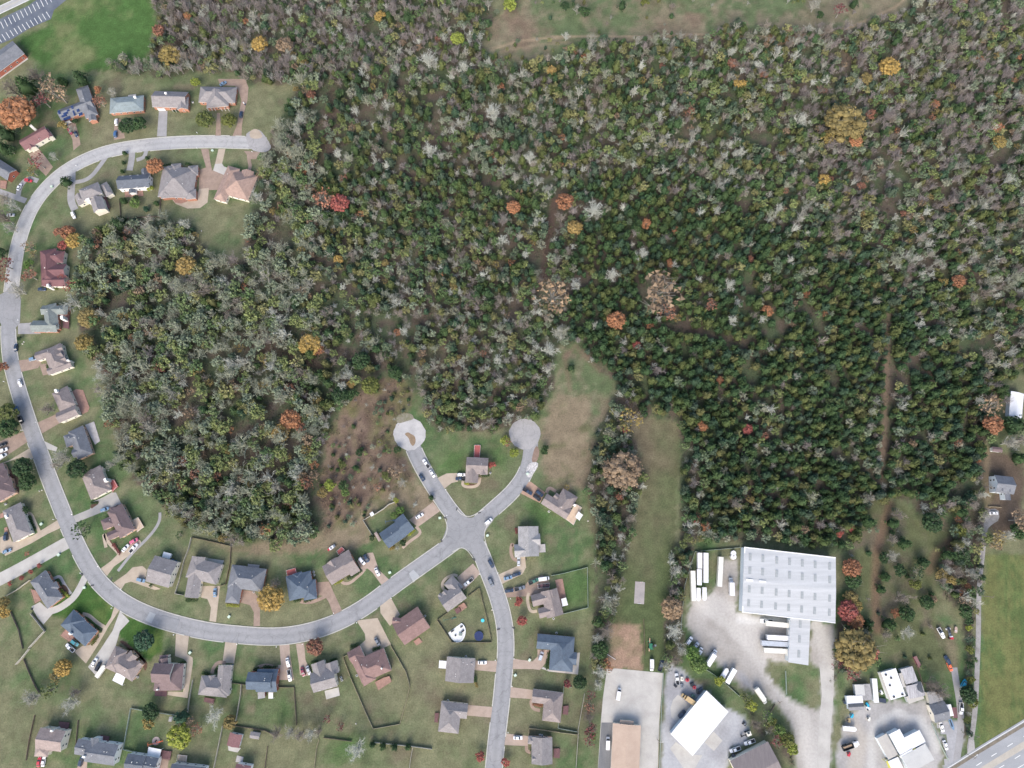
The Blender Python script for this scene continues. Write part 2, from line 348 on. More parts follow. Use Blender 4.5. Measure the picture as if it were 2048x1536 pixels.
def soft_sheet(name, poly, ca_, cb_, z, trails=()):
    """gravel sheet whose rim fades into the surrounding soil"""
    mem = soft(poly, 1); c0_ = col.copy()
    cc_ = lerp(np.tile(np.array(ca_), (len(X), 1)), np.array(cb_), sm(n2 + n4 * .6 + n1 * .4, -.3, .6))
    for pts, wpx, tc in trails:
        d = np.full(len(X), 1e9)
        for (x0, y0), (x1, y1) in zip(pts[:-1], pts[1:]):
            L2 = (x1 - x0) ** 2 + (y1 - y0) ** 2; t_ = np.clip(((pxx - x0) * (x1 - x0) + (pyy - y0) * (y1 - y0)) / L2, 0, 1)
            d = np.minimum(d, np.hypot(pxx - x0 - t_ * (x1 - x0), pyy - y0 - t_ * (y1 - y0)))
        cc_ = lerp(cc_, np.array(tc), np.clip(1.3 - (d + 4 * n4) / wpx, 0, .85))
    c0_ = c0_ + (cc_ - c0_) * mem[:, None]
    hit = mem > 0; qs = quads[hit[quads].any(1)]; used, inv = np.unique(qs, return_inverse=True); inv = inv.reshape(-1, 4)
    me = bpy.data.meshes.new(name); me.vertices.add(len(used)); me.vertices.foreach_set('co', np.stack([X[used], Y[used], np.full(len(used), z)], 1).ravel())
    me.loops.add(inv.size); me.loops.foreach_set('vertex_index', inv.ravel().astype(np.int32)); me.polygons.add(len(inv)); me.polygons.foreach_set('loop_start', np.arange(len(inv)) * 4)
    me.update(calc_edges=True); ca = me.color_attributes.new('tint', 'FLOAT_COLOR', 'POINT')
    ca.data.foreach_set('color', np.concatenate([c0_[used], np.ones((len(used), 1))], 1).ravel().astype(np.float32))
    me.materials.append(GMAT); tag(link(name, me), kind='structure')

# ------------------------------------------------------------------ flat sheets: yards, driveways, roads
_lay = {}
def sheet(name, poly, material, z, kind='structure', smooth=0):
    p = [(P(x, y).x, P(x, y).y) for x, y in poly]
    for _ in range(smooth):
        q = []
        for i in range(len(p)):
            a, b2 = p[i], p[(i + 1) % len(p)]
            q += [(a[0] * .75 + b2[0] * .25, a[1] * .75 + b2[1] * .25), (a[0] * .25 + b2[0] * .75, a[1] * .25 + b2[1] * .75)]
        p = q
    p = ccw(p)
    k = _lay[name] = _lay.get(name, 0) + 1
    z = z + 0.004 * (k % 9)
    mb = MB(); mb.solid([(x, y, -0.05) for x, y in p], [(x, y, z) for x, y in p])
    o = mb.build(name, material)
    if kind: tag(o, kind=kind)
    return o
def smooth_line(pts, it=2):
    for _ in range(it):
        q = [pts[0]]
        for a, b2 in zip(pts[:-1], pts[1:]):
            q += [(a[0] * .75 + b2[0] * .25, a[1] * .75 + b2[1] * .25), (a[0] * .25 + b2[0] * .75, a[1] * .25 + b2[1] * .75)]
        q.append(pts[-1]); pts = q
    return pts
def offset_line(w, d):
    r = []
    for i in range(len(w)):
        a = w[max(0, i - 1)]; b2 = w[min(len(w) - 1, i + 1)]
        dx, dy = b2[0] - a[0], b2[1] - a[1]; L = math.hypot(dx, dy) or 1
        r.append((w[i][0] - dy / L * d, w[i][1] + dx / L * d))
    return r
def ribbon(name, pts, width, material, z, it=2, kind='structure'):
    w = smooth_line([(P(x, y).x, P(x, y).y) for x, y in pts], it)
    l, r = offset_line(w, width / 2), offset_line(w, -width / 2)
    k = _lay[name] = _lay.get(name, 0) + 1
    z += 0.004 * (k % 9)
    me = bpy.data.meshes.new(name); n = len(w)
    v = [(x, y, z) for x, y in l] + [(x, y, z) for x, y in r] + [(x, y, -0.05) for x, y in l] + [(x, y, -0.05) for x, y in r]
    f = []
    for i in range(n - 1):
        f += [(i, n + i, n + i + 1, i + 1), (i, i + 1, 2 * n + i + 1, 2 * n + i), (n + i, 3 * n + i, 3 * n + i + 1, n + i + 1)]
    me.from_pydata(v, [], f); me.materials.append(material); me.update()
    la = me.attributes.new('lane', 'FLOAT', 'POINT'); la.data.foreach_set('value', ([0.0] * n + [1.0] * n) * 2)
    o = link(name, me)
    if kind: tag(o, kind=kind)
    return w

R1 = [(532,287),(490,285),(420,283),(350,285),(280,291),(220,301),(170,319),(125,345),(90,378),(64,414),(48,450),(36,490),(29,530),(24,570),(20,605),(17,640),(17,680),(21,720),(31,760),(43,800),(56,840),(70,880),(84,915),(98,955),(116,1000),(132,1040),(149,1080),(170,1122),(192,1157),(218,1184),(248,1207),(292,1229),(350,1248),(415,1263),(480,1270),(540,1274),(590,1270),(640,1258),(690,1238),(740,1208),(787,1171),(845,1130),(893,1096),(938,1062)]
R2 = [(824,890),(838,922),(858,958),(880,992),(905,1028),(938,1062),(960,1100),(975,1140),(991,1180),(1004,1222),(1011,1262),(1012,1305),(1007,1356),(1003,1400),(998,1440),(992,1490),(987,1545),(982,1600)]
R3 = [(938,1062),(962,1040),(992,1014),(1021,988),(1040,965),(1053,942),(1060,915),(1062,885)]
RW = 8.9
wl_ = lambda pts: smooth_line([(P(x, y).x, P(x, y).y) for x, y in pts], 2)
w1 = wl_(R1); w1a = ribbon('street', R1[:16], RW, roadmat('pale_worn_asphalt', (0.385,0.38,0.375), (0.30,0.30,0.30)), 0.075, 2); ribbon('street', R1[15:], RW, M_ASPH, 0.06); w2 = ribbon('street', R2, RW, M_ASPH, 0.06); w3 = ribbon('street', R3, 8.4, M_ASPH, 0.06)
def disc(cx, cy, r, n=28, jit=0.0):
    return [(cx + (r + jit * rng.uniform(-1, 1)) * math.cos(2 * math.pi * k / n), cy + (r + jit * rng.uniform(-1, 1)) * math.sin(2 * math.pi * k / n)) for k in range(n)]
CDS1, CDS2 = disc(819, 868, 32.5, 30, 1.6), disc(1049, 868, 31, 30, 1.6)
M_CDS = roadmat('gravelly_asphalt', (0.36,0.35,0.345), (0.27,0.265,0.265))
sheet('street_end', CDS1, mat('pale_gravelly_asphalt', (0.44,0.43,0.42), (0.32,0.315,0.31), .14, .95, fine=.1), 0.10); sheet('street_end', CDS2, M_CDS, 0.11)
JW = [(-60,588),(-5,592),(12,583),(30,560),(42,600),(40,645),(22,668),(6,650),(-8,640),(-60,640)]
sheet('street_junction', JW, M_ASPH, 0.10)
EYE = [(500,262),(516,258),(526,266),(542,290),(541,299),(528,306),(500,300),(490,270)]
sheet('street_end', EYE, M_CDS, 0.11, smooth=1)
FLARE = [(882,1083),(893,1060),(893,1040),(905,1012),(918,1022),(930,1034),(945,1036),(958,1030),(985,1012),(992,1036),(970,1060),(966,1085),(975,1110),(962,1135),(948,1115),(938,1100),(918,1093),(900,1102)]
sheet('street_junction', FLARE, M_ASPH, 0.12, smooth=2)
wS = ribbon('side_street', [(-30,1172),(0,1159),(60,1127),(136,1084),(150,1078)], 7.0, M_CONC, 0.03)
# paler worn patches and a repaired square in the asphalt
for p_ in ([(499,262),(512,257),(522,264),(526,277),(500,278)],):
    sheet('sand_pile', p_, M_TAN, 0.145, smooth=2)
sheet('asphalt_patch', [(818,1147),(827,1139),(839,1152),(827,1165)], M_PATCH, 0.15)
sheet('asphalt_patch', [(291,1240),(300,1223),(312,1228),(303,1247)], M_PATCH, 0.15)
sheet('asphalt_patch', [(316,1249),(324,1230),(360,1240),(352,1262)], mat('darker_asphalt', (0.24,0.245,0.255), (0.21,0.215,0.225), .3, fine=.08), 0.155)
sheet('weedy_patch', [(790,838),(800,826),(822,826),(830,838),(812,843),(796,848)], mat('weeds', (0.15,0.15,0.09), (0.22,0.20,0.16), .5, fine=.25), 0.16, smooth=2)
sheet('weedy_patch', [(822,868),(830,872),(832,884),(826,894),(820,886),(818,876),(808,868),(816,864)], mat('bare_soil', (0.25,0.18,0.12), (0.19,0.14,0.09), .5, fine=.2), 0.165, smooth=2)
sheet('crushed_stone', [(1052,937),(1060,925),(1076,924),(1076,933),(1068,946),(1060,957),(1052,951)], mat('riprap', (0.55,0.53,0.52), (0.30,0.29,0.28), 1.2, fine=.3), 0.12, smooth=1)
sheet('washed_soil', [(1068,898),(1074,890),(1080,905),(1073,926),(1062,925)], mat('washed_soil', (0.24,0.17,0.135), (0.18,0.13,0.10), .6, fine=.2), 0.11, smooth=1)

DRV = [  # (outline, material, smoothing)
 ([(132,243),(150,243),(158,270),(161,289),(147,301),(145,280),(138,260)], 'b'),
 ([(229,238),(241,238),(247,262),(250,276),(228,280),(228,260)], 'b'),
 ([(318,221),(335,222),(333,273),(314,273)], 'y'),
 ([(436,158),(490,158),(497,175),(495,200),(488,225),(484,250),(483,272),(465,272),(474,250),(479,222),(483,200),(476,180),(470,172),(440,170)], 'b'),
 ([(434,226),(440,226),(442,272),(431,272)], 'b'),
 ([(58,308),(78,298),(92,315),(106,334),(92,352),(75,335)], 'b'),
 ([(402,298),(417,298),(421,325),(424,340),(448,350),(438,380),(398,380),(398,340),(412,335)], 'b'),
 ([(398,378),(418,376),(415,405),(400,416),(375,417),(352,408),(345,400),(352,392),(392,402)], 't'),
 ([(437,298),(451,298),(444,328),(430,329)], 't'),
 ([(430,328),(444,327),(448,333),(456,336),(448,350),(424,349)], 'w'),
 ([(488,302),(521,304),(512,318),(500,318)], 'b'),
 ([(36,647),(70,645),(82,668),(36,668)], 'y'),
 ([(36,721),(70,717),(83,725),(76,736),(42,744)], 'b'),
 ([(79,729),(93,727),(98,748),(86,751)], 'b'),
 ([(76,845),(111,829),(125,843),(84,867)], 'b'),
 ([(-25,893),(48,863),(56,883),(20,907),(-25,935)], 'b'),
 ([(20,920),(60,896),(70,917),(40,915),(-25,938)], 't'),
 ([(84,880),(115,895),(112,903),(94,898)], 'w'),
 ([(146,1032),(180,1018),(186,1003),(205,995),(223,985),(232,985),(243,1008),(215,1020),(152,1045)], 'y2'),
 ([(200,1138),(222,1122),(240,1104),(250,1092),(280,1080),(284,1088),(262,1108),(241,1124),(228,1133),(214,1152)], 't'),
 ([(64,1072),(119,1038),(127,1053),(95,1068),(60,1088),(10,1112),(5,1092),(22,1084)], 't'),
 ([(0,1075),(18,1066),(26,1090),(8,1108),(0,1105)], 't'),
 ([(63,1213),(80,1204),(95,1218),(110,1222),(87,1249),(75,1235)], 'w'),
 ([(229,1212),(240,1218),(216,1255),(196,1290),(172,1327),(148,1303),(165,1292),(180,1290),(198,1268),(212,1250),(222,1235)], 't'),
 ([(240,1222),(259,1242),(240,1262),(232,1290),(209,1335),(193,1352),(176,1334),(200,1300),(225,1262)], 'w'),
 ([(352,1268),(378,1272),(374,1308),(385,1315),(386,1325),(375,1396),(335,1390),(336,1383),(366,1384),(372,1345),(374,1325),(368,1318),(350,1312)], 't'),
 ([(451,1281),(475,1284),(468,1327),(445,1325)], 't'),
 ([(559,1290),(579,1289),(580,1310),(588,1360),(557,1360),(556,1330),(562,1330)], 'b2'),
 ([(592,1288),(608,1286),(611,1320),(622,1345),(615,1352),(600,1350),(598,1330)], 'b2'),
 ([(713,1241),(755,1236),(782,1289),(765,1297),(733,1313),(720,1290),(731,1280),(730,1268)], 't'),
 ([(760,1206),(781,1194),(800,1229),(780,1252),(761,1226)], 't'),
 ([(946,1127),(961,1147),(927,1181),(914,1155)], 'b2'),
 ([(875,956),(893,947),(915,946),(916,963),(903,966),(888,978)], 't'),
 ([(1050,968),(1061,963),(1090,985),(1080,1006),(1042,987)], 'o'),
 ([(997,1149),(1035,1132),(1036,1113),(1050,1113),(1052,1135),(1045,1148),(1004,1168)], 't'),
 ([(1008,1178),(1050,1171),(1058,1160),(1085,1150),(1100,1165),(1098,1182),(1060,1192),(1014,1195)], 'b'),
 ([(1025,1317),(1065,1323),(1075,1313),(1075,1299),(1098,1300),(1094,1322),(1080,1340),(1065,1338),(1023,1338)], 'b2'),
 ([(1021,1374),(1066,1380),(1064,1398),(1019,1395)], 'b2'),
 ([(1012,1467),(1056,1472),(1056,1492),(1009,1490)], 'b2'),
 ([(948,1321),(996,1322),(994,1344),(948,1340)], 'b2'),
 ([(936,1410),(985,1414),(982,1435),(934,1431)], 'b2'),
 ([(226,1166),(252,1148),(265,1135),(285,1132),(294,1140),(289,1164),(322,1178),(310,1180),(262,1163),(250,1167),(242,1180)], 't'),
 ([(404,1172),(440,1172),(437,1200),(432,1244),(419,1242),(422,1215),(415,1198),(402,1195)], 't'),
 ([(485,1180),(508,1183),(520,1200),(520,1252),(507,1253),(508,1225),(500,1210),(480,1205)], 'b'),
 ([(630,1165),(658,1163),(666,1182),(684,1221),(667,1230),(658,1205),(650,1192),(632,1190)], 'b'),
 ([(714,1122),(735,1106),(746,1105),(758,1140),(779,1160),(763,1170),(745,1145),(735,1137),(723,1140)], 'b2'),
 ([(818,1040),(866,1004),(880,1022),(836,1054)], 'b2'),
 ([(157,1525),(175,1520),(172,1560),(150,1560)], 'b2'),
 ([(318,1514),(338,1517),(334,1545),(312,1540)], 'b'),
]
MD = {'b': M_BROWN, 'b2': mat('pinkish_aggregate', (0.36,0.285,0.235), (0.30,0.235,0.19), .35, .9, fine=.1), 't': M_TAN, 'y': M_GREYD, 'y2': mat('warm_grey_concrete', (0.35,0.335,0.31), (0.27,0.265,0.26), .12, .9, fine=.07), 'w': M_CONC,
      'o': mat('orange_aggregate', (0.37,0.25,0.185), (0.30,0.20,0.15), .35, .9, fine=.1)}
for p_, k in DRV: sheet('driveway', p_, MD[k], 0.02)
PATHS = [([(76,362),(60,356),(48,362),(39,376),(36,392)], 3.2, 'y'), ([(-10,380),(10,387),(52,402)], 3.6, 'y'), ([(144,332),(144,362),(142,385),(142,403),(150,420)], 4.6, 'y'),
 ([(218,306),(199,333),(184,352),(170,361),(148,365)], 2.7, 'y'), ([(264,300),(264,317),(259,341)], 4.0, 'y'), ([(293,300),(289,315),(273,320)], 2.6, 'y'),
 ([(497,303),(498,322),(501,332),(497,345)], 2.2, 'b'), ([(50,1028),(62,1026),(70,1045),(80,1066)], 1.8, 't'), ([(172,1150),(162,1172),(150,1192),(135,1206),(112,1220),(85,1225)], 3.8, 'w'),
 ([(106,1158),(120,1151),(128,1168),(142,1188)], 1.6, 'y'), ([(165,1228),(178,1230),(195,1246),(209,1254)], 1.9, 't'), ([(212,1095),(206,1062),(216,1085),(232,1100),(240,1110)], 1.8, 't'),
 ([(1028,1093),(1023,1086),(1021,1105),(1026,1118),(1036,1122)], 1.7, 'b'), ([(1058,1186),(1054,1196),(1058,1218),(1064,1224),(1074,1222)], 1.6, 't'), ([(926,962),(925,970),(932,974),(948,974),(958,969),(960,955)], 1.6, 't'),
 ([(452,1326),(436,1324),(427,1335),(424,1347)], 1.9, 'b'), ([(915,1152),(907,1149),(892,1156),(884,1166),(885,1176),(892,1182)], 1.5, 't'), ([(1066,1398),(1061,1404),(1066,1418),(1080,1421)], 1.7, 'b'),
 ([(1053,1492),(1053,1502),(1062,1505)], 1.7, 'b'), ([(832,1053),(844,1066),(820,1082),(805,1096)], 1.6, 'b2'), ([(600,1203),(620,1206),(645,1196),(655,1190)], 1.8, 'b'), ([(677,1160),(695,1171),(722,1148),(730,1138)], 1.6, 'b2'),
 ([(1093,986),(1098,974),(1112,983)], 1.9, 'b'), ([(555,1338),(540,1330),(520,1331),(506,1342)], 1.6, 'b'), ([(320,1025),(320,1040),(311,1058),(292,1080),(265,1105),(236,1142)], 1.6, 'y')]
for p_, wd, k in PATHS: ribbon('path', p_, wd, MD[k], 0.05)
BEDS = [[(276,1300),(262,1304),(250,1292),(238,1283),(246,1280),(262,1293),(274,1305),(290,1318),(296,1330),(290,1345),(286,1330),(286,1322)], [(1066,1394),(1080,1396),(1084,1412),(1072,1414)], [(180,1012),(188,1003),(198,1002),(197,1008),(188,1014),(183,1018)], [(1078,1213),(1060,1208),(1060,1196),(1068,1192)],
        [(225,1087),(235,1100),(240,1110),(214,1075),(212,1062)], [(27,940),(34,938),(40,990),(32,985)], [(930,968),(950,968),(949,972),(935,972)], [(130,1168),(140,1185),(128,1196),(118,1172)]]
for p_ in BEDS: sheet('mulch_bed', p_, M_MULCH, 0.045, smooth=1)

# commercial yards
YARD = [(1376,1215),(1388,1196),(1425,1185),(1440,1150),(1446,1122),(1472,1115),(1474,1222),(1582,1238),(1578,1324),(1536,1318),(1531,1335),(1550,1365),(1575,1395),(1600,1415),(1640,1421),(1642,1365),(1638,1330),(1618,1329),(1622,1243),(1669,1250),(1667,1385),(1662,1450),(1657,1580),(1592,1580),(1593,1500),(1590,1470),(1575,1430),(1545,1400),(1520,1385),(1490,1375),(1470,1360),(1440,1335),(1410,1310),(1385,1280),(1377,1250)]
soft_sheet('gravel_yard', YARD, (0.335,0.315,0.29), (0.25,0.23,0.205), 0.03, [([(1400,1205),(1440,1230),(1500,1290),(1540,1345),(1580,1395),(1610,1440),(1622,1545)], 16, (0.43,0.41,0.38)), ([(1420,1190),(1500,1250),(1540,1320)], 14, (0.41,0.39,0.365)), ([(1576,1245),(1520,1245),(1480,1240)], 9, (0.47,0.46,0.44)), ([(1622,1250),(1660,1300),(1655,1420),(1640,1545)], 22, (0.39,0.375,0.35)), ([(1480,1350),(1510,1380),(1560,1440)], 8, (0.27,0.265,0.27))])
sheet('concrete_lane', [(1638,1325),(1668,1328),(1667,1385),(1662,1450),(1657,1580),(1632,1580),(1638,1450),(1644,1385)], M_CONC, 0.07)
sheet('concrete_lot', [(1214,1337),(1232,1337),(1326,1346),(1322,1400),(1318,1450),(1315,1580),(1193,1580),(1202,1440),(1206,1395)], M_CONC, 0.03)
sheet('dark_asphalt_lane', [(1203,1445),(1227,1445),(1222,1580),(1193,1580)], mat('oily_asphalt', (0.20,0.20,0.205), (0.13,0.135,0.14), .12, fine=.15, stretch=(1.6, .25, 1)), 0.05)
soft_sheet('gravel_yard', [(1331,1335),(1345,1330),(1370,1345),(1412,1385),(1460,1424),(1482,1428),(1500,1445),(1495,1480),(1460,1500),(1440,1580),(1320,1580),(1325,1450),(1328,1400)], (0.34,0.345,0.355), (0.25,0.25,0.26), 0.03)
sheet('concrete_apron', [(1346,1400),(1356,1389),(1363,1395),(1378,1412),(1380,1425),(1352,1441),(1343,1435),(1341,1416)], M_CONC, 0.06)
sheet('concrete_apron', [(1427,1463),(1445,1481),(1428,1502),(1409,1485)], M_CONC, 0.06)
sheet('concrete_apron', [(1340,1497),(1352,1484),(1388,1510),(1405,1510),(1385,1545),(1370,1540)], M_CONC, 0.07)
soft_sheet('gravel_yard', [(1690,1430),(1740,1405),(1760,1400),(1815,1405),(1850,1400),(1865,1445),(1885,1480),(1880,1530),(1870,1580),(1680,1580),(1672,1520),(1680,1480),(1690,1450)], (0.33,0.32,0.31), (0.26,0.25,0.24), 0.035, [([(1745,1545),(1740,1480),(1750,1450),(1790,1425),(1840,1440),(1875,1500)], 9, (0.43,0.42,0.40)), ([(1700,1440),(1720,1480),(1710,1540)], 18, (0.36,0.33,0.29))])
soft_sheet('gravel_yard', [(1862,1445),(1875,1440),(1905,1440),(1928,1440),(1926,1480),(1915,1530),(1890,1540),(1880,1480)], (0.32,0.32,0.33), (0.25,0.25,0.255), 0.03)
ribbon('gravel_lane', [(1908,1335),(1912,1362),(1918,1395),(1921,1420),(1922,1450),(1919,1480),(1912,1530)], 3.6, M_GREYD, 0.05)
ribbon('gravel_lane', [(1985,1030),(1972,1050),(1968,1070),(1966,1100),(1960,1150),(1957,1200),(1957,1260),(1955,1320),(1953,1370),(1951,1410),(1947,1450),(1942,1480),(1938,1500),(1945,1515)], 2.7, M_DGRAVEL, 0.05)
sheet('gravel_pad', [(1970,1020),(1997,1016),(1999,1040),(1985,1048),(1972,1060),(1966,1055)], M_DGRAVEL, 0.07, smooth=1)
sheet('lane_mouth', [(1938,1480),(1948,1480),(1950,1500),(1962,1503),(1930,1520),(1936,1500)], M_GRAVEL, 0.08)
sheet('basketball_court', [(1270.6,1162.8),(1290,1164.5),(1288,1208.5),(1268,1206.8)], mat('court_concrete', (0.33,0.30,0.29), (0.27,0.25,0.24), .2, fine=.08), 0.05)
# highway bottom right and the road at the top left
def wl(pts): return [(P(x, y).x, P(x, y).y) for x, y in pts]
hw = [(1900,1592),(1995,1533),(2080,1481),(2240,1382)]
ribbon('highway', hw, 25.0, mat('highway_asphalt', (0.30,0.31,0.32), (0.25,0.26,0.27), .1, fine=.08, stretch=(.5,1.5,1,.55)), 0.10, 0)
def stripes(name, pts, off, width, dash, gap, material, z=0.13, parent=None):
    w = wl(pts); mb = MB(); w = offset_line(w, off)
    for (x0, y0), (x1, y1) in zip(w[:-1], w[1:]):
        L = math.hypot(x1 - x0, y1 - y0); ux, uy = (x1 - x0) / L, (y1 - y0) / L; s = 0
        while s < L:
            e = min(L, s + dash)
            q = [(x0 + ux * a - uy * b2, y0 + uy * a + ux * b2) for a, b2 in ((s, -width / 2), (e, -width / 2), (e, width / 2), (s, width / 2))]
            mb.solid([(x, y, z - .02) for x, y in q], [(x, y, z) for x, y in q]); s += dash + gap
    return tag(mb.build(name, material), kind='structure')
M_YEL = mat('road_yellow', (0.50, 0.42, 0.27), (0.42, 0.37, 0.26), .3, fine=.08)
stripes('lane_marking', hw, 11.6, .25, 400, 0, M_WHITEP); stripes('lane_marking', hw, -5.5, .25, 400, 0, M_WHITEP)
stripes('lane_marking', hw, 5.6, .3, 3.5, 7, M_WHITEP); stripes('lane_marking', hw, -1.0, .3, 3.5, 7, M_WHITEP)
stripes('median_marking', hw, 2.2, 3.0, 400, 0, mat('worn_median', (0.40,0.365,0.31), (0.35,0.325,0.28), .2, fine=.08), 0.12)
ribbon('highway_shoulder', [(1893,1544),(1960,1502),(2045,1451),(2200,1358)], 1.6, mat('shoulder', (0.19,0.165,0.13), (0.14,0.12,0.09), .5, fine=.2), 0.13, 0)
sheet('parking_lot', [(-40,58),(0,38),(55,12),(84,-8),(140,-30),(140,-6),(120,10),(108,20),(102,38),(60,56),(25,78),(-5,90),(-40,104)], M_DASPH, 0.05)
rd = [(-30,36),(0,20),(55,-6),(100,-28)]
ribbon('road', rd, 6.4, mat('worn_road', (0.37,0.365,0.36), (0.31,0.305,0.30), .2, fine=.06), 0.10, 0)
stripes('road_marking', rd, 2.9, .3, 400, 0, M_WHITEP); stripes('road_marking', rd, -2.9, .3, 400, 0, M_WHITEP); stripes('road_marking', rd, 0.15, .22, 400, 0, M_YEL)
mb = MB()
for k in range(13):   # parking bay lines, both sides of the aisle
    for (bx, by, ddx, ddy) in ((1 + k * 8.0, 43.5 - k * 4.35, 6.6, 13.5), (-4 + k * 8.05, 73 - k * 4.1, 7.4, 11.6)):
        a0, a1 = P(bx, by), P(bx + ddx, by + ddy); d = (a1 - a0).normalized(); n_ = Vector((-d.y, d.x, 0)) * .17
        q = ccw([(a0 + n_)[:2], (a1 + n_)[:2], (a1 - n_)[:2], (a0 - n_)[:2]])
        mb.solid([(x, y, .09) for x, y in q], [(x, y, .105) for x, y in q])
tag(mb.build('parking_markings', M_WHITEP), kind='structure')

# kerbs along the streets, open where drives and other streets meet them
drv_polys = [p_ for p_, _ in DRV] + [EYE, JW, FLARE, CDS1, CDS2, [(95,1105),(140,1070),(150,1100),(100,1130)]]
path_px = [(p_, wd) for p_, wd, _ in PATHS[:6]] + [([(172,1150),(162,1172)], 3.8)]
def nearline(x, y, line, d):
    for (x0, y0), (x1, y1) in zip(line[:-1], line[1:]):
        L2 = (x1 - x0) ** 2 + (y1 - y0) ** 2 or 1e-9
        t = max(0, min(1, ((x - x0) * (x1 - x0) + (y - y0) * (y1 - y0)) / L2))
        if math.hypot(x - x0 - t * (x1 - x0), y - y0 - t * (y1 - y0)) < d: return True
    return False
def kerb(w, off, others, name='kerb'):
    w = offset_line(w, off); runs = [[]]
    fine = []
    for (x0, y0), (x1, y1) in zip(w[:-1], w[1:]):
        n = max(1, int(math.hypot(x1 - x0, y1 - y0) / 1.5))
        fine += [(x0 + (x1 - x0) * k / n, y0 + (y1 - y0) * k / n) for k in range(n)]
    for x, y in fine:
        px, py = PX(x, y)
        bad = any(nearline(x, y, o, d) for o, d in others)
        if not bad:
            A1 = np.array([px]); B1 = np.array([py])
            bad = any(pip(A1, B1, p_)[0] for p_ in drv_polys) or any(nearline(x, y, wl(p_), wd / 2 + .6) for p_, wd in path_px)
        if bad:
            if runs[-1]: runs.append([])
        else: runs[-1].append((x, y))
    mb = MB()
    for r in runs:
        if len(r) < 3: continue
        a, b2 = offset_line(r, .24), offset_line(r, -.24)
        for k in range(len(r) - 1):
            q = ccw([a[k], a[k + 1], b2[k + 1], b2[k]])
            mb.solid([(x, y, 0) for x, y in q], [(x, y, .2) for x, y in q])
    return tag(mb.build(name, M_KERB), kind='structure')
h = RW / 2
kerb(w1, h + .1, [(w2, h + .5), (w3, h + .5), (wS, 4)]); kerb(w1, -h - .1, [(w2, h + .5), (w3, h + .5), (wS, 4)])
kerb(w2, h + .1, [(w1, h + .5), (w3, h + .5)]); kerb(w2, -h - .1, [(w1, h + .5), (w3, h + .5)])
kerb(w3[:-8], 4.3, [(w1, h + .5), (w2, h + .5)]); kerb(w3[:-8], -4.3, [(w1, h + .5), (w2, h + .5)])
fl = smooth_line(wl([(893,1052),(898,1036),(893,1030)]), 1)
for arc in ([(883,1082),(893,1069),(895,1052),(889,1034)], [(913,1018),(924,1030),(940,1034),(955,1026),(968,1018)], [(985,1040),(972,1054),(968,1068),(972,1088),(980,1108)], [(905,1104),(922,1094),(935,1100),(947,1117)]):
    w = smooth_line(wl(arc), 2); mb = MB(); a, b2 = offset_line(w, .2), offset_line(w, -.2)
    for k in range(len(w) - 1):
        q = ccw([a[k], a[k + 1], b2[k + 1], b2[k]]); mb.solid([(x, y, 0) for x, y in q], [(x, y, .21) for x, y in q])
    tag(mb.build('kerb', M_KERB), kind='structure')
# ------------------------------------------------------------------ buildings
def roofmat(name, c, c2=None, rough=.9):
    return mat('shingles_' + name, c, c2 or tuple(x * .78 for x in c), .35, rough, fine=.2, coord='Object', stretch=(1, 1, 3))
RF = {
 'bluegrey': roofmat('blue_grey', (0.165, 0.175, 0.195)), 'teal': roofmat('teal_grey', (0.22, 0.265, 0.275)), 'grey': roofmat('grey', (0.24, 0.225, 0.225)),
 'taupe': roofmat('taupe', (0.245, 0.21, 0.20)), 'maroon': roofmat('maroon', (0.165, 0.085, 0.09)), 'tan': roofmat('tan_brown', (0.33, 0.235, 0.195)),
 'slate': roofmat('slate', (0.115, 0.13, 0.155)), 'blue': roofmat('slate_blue', (0.095, 0.125, 0.165)), 'brown': roofmat('brown', (0.22, 0.145, 0.135)),
 'dbrown': roofmat('dark_brown', (0.175, 0.13, 0.13)), 'green': roofmat('green_grey', (0.20, 0.225, 0.215)), 'lgrey': roofmat('light_grey', (0.31, 0.305, 0.305)),
 'redbrown': roofmat('red_brown', (0.22, 0.12, 0.12)), 'dark': roofmat('dark_slate', (0.075, 0.085, 0.10)), 'pink': roofmat('pinkish_taupe', (0.30, 0.245, 0.225)),
 'white': mat('white_membrane', (0.72, 0.72, 0.72), (0.60, 0.60, 0.60), .18, .6, fine=.05, stretch=(1, .4, 1)), 'metal': mat('pale_metal_roof', (0.46, 0.47, 0.475), (0.385, 0.395, 0.40), .16, .55, fine=.07, stretch=(.25, 3, 1, .115)),
 'corr': mat('weathered_corrugated_metal', (0.42, 0.41, 0.42), (0.25, 0.245, 0.25), .5, .6, fine=.15, stretch=(2.5, .4, 1, .3)), 'ochre': mat('tan_sheet_roof', (0.42, 0.325, 0.255), (0.37, 0.28, 0.22), .2, .8, fine=.06),
 'brownm': mat('brown_metal_roof', (0.16, 0.14, 0.14), (0.20, 0.175, 0.17), .5, .55, fine=.08, stretch=(3, .3, 1, .45)), 'beige': mat('beige_metal_roof', (0.42, 0.40, 0.36), (0.38, 0.36, 0.33), .3, .6, fine=.05),
 'yellow': mat('yellow_fascia', (0.55,0.50,0.10), (0.45,0.41,0.09), .5), 'flatg': mat('grey_flat_roof', (0.48, 0.48, 0.46), (0.40, 0.40, 0.39), .12, .8, fine=.06),
}
def wallmat(n, c, c2, **k): return mat('wall_' + n, c, c2, 1.2, .85, fine=.08, **k)
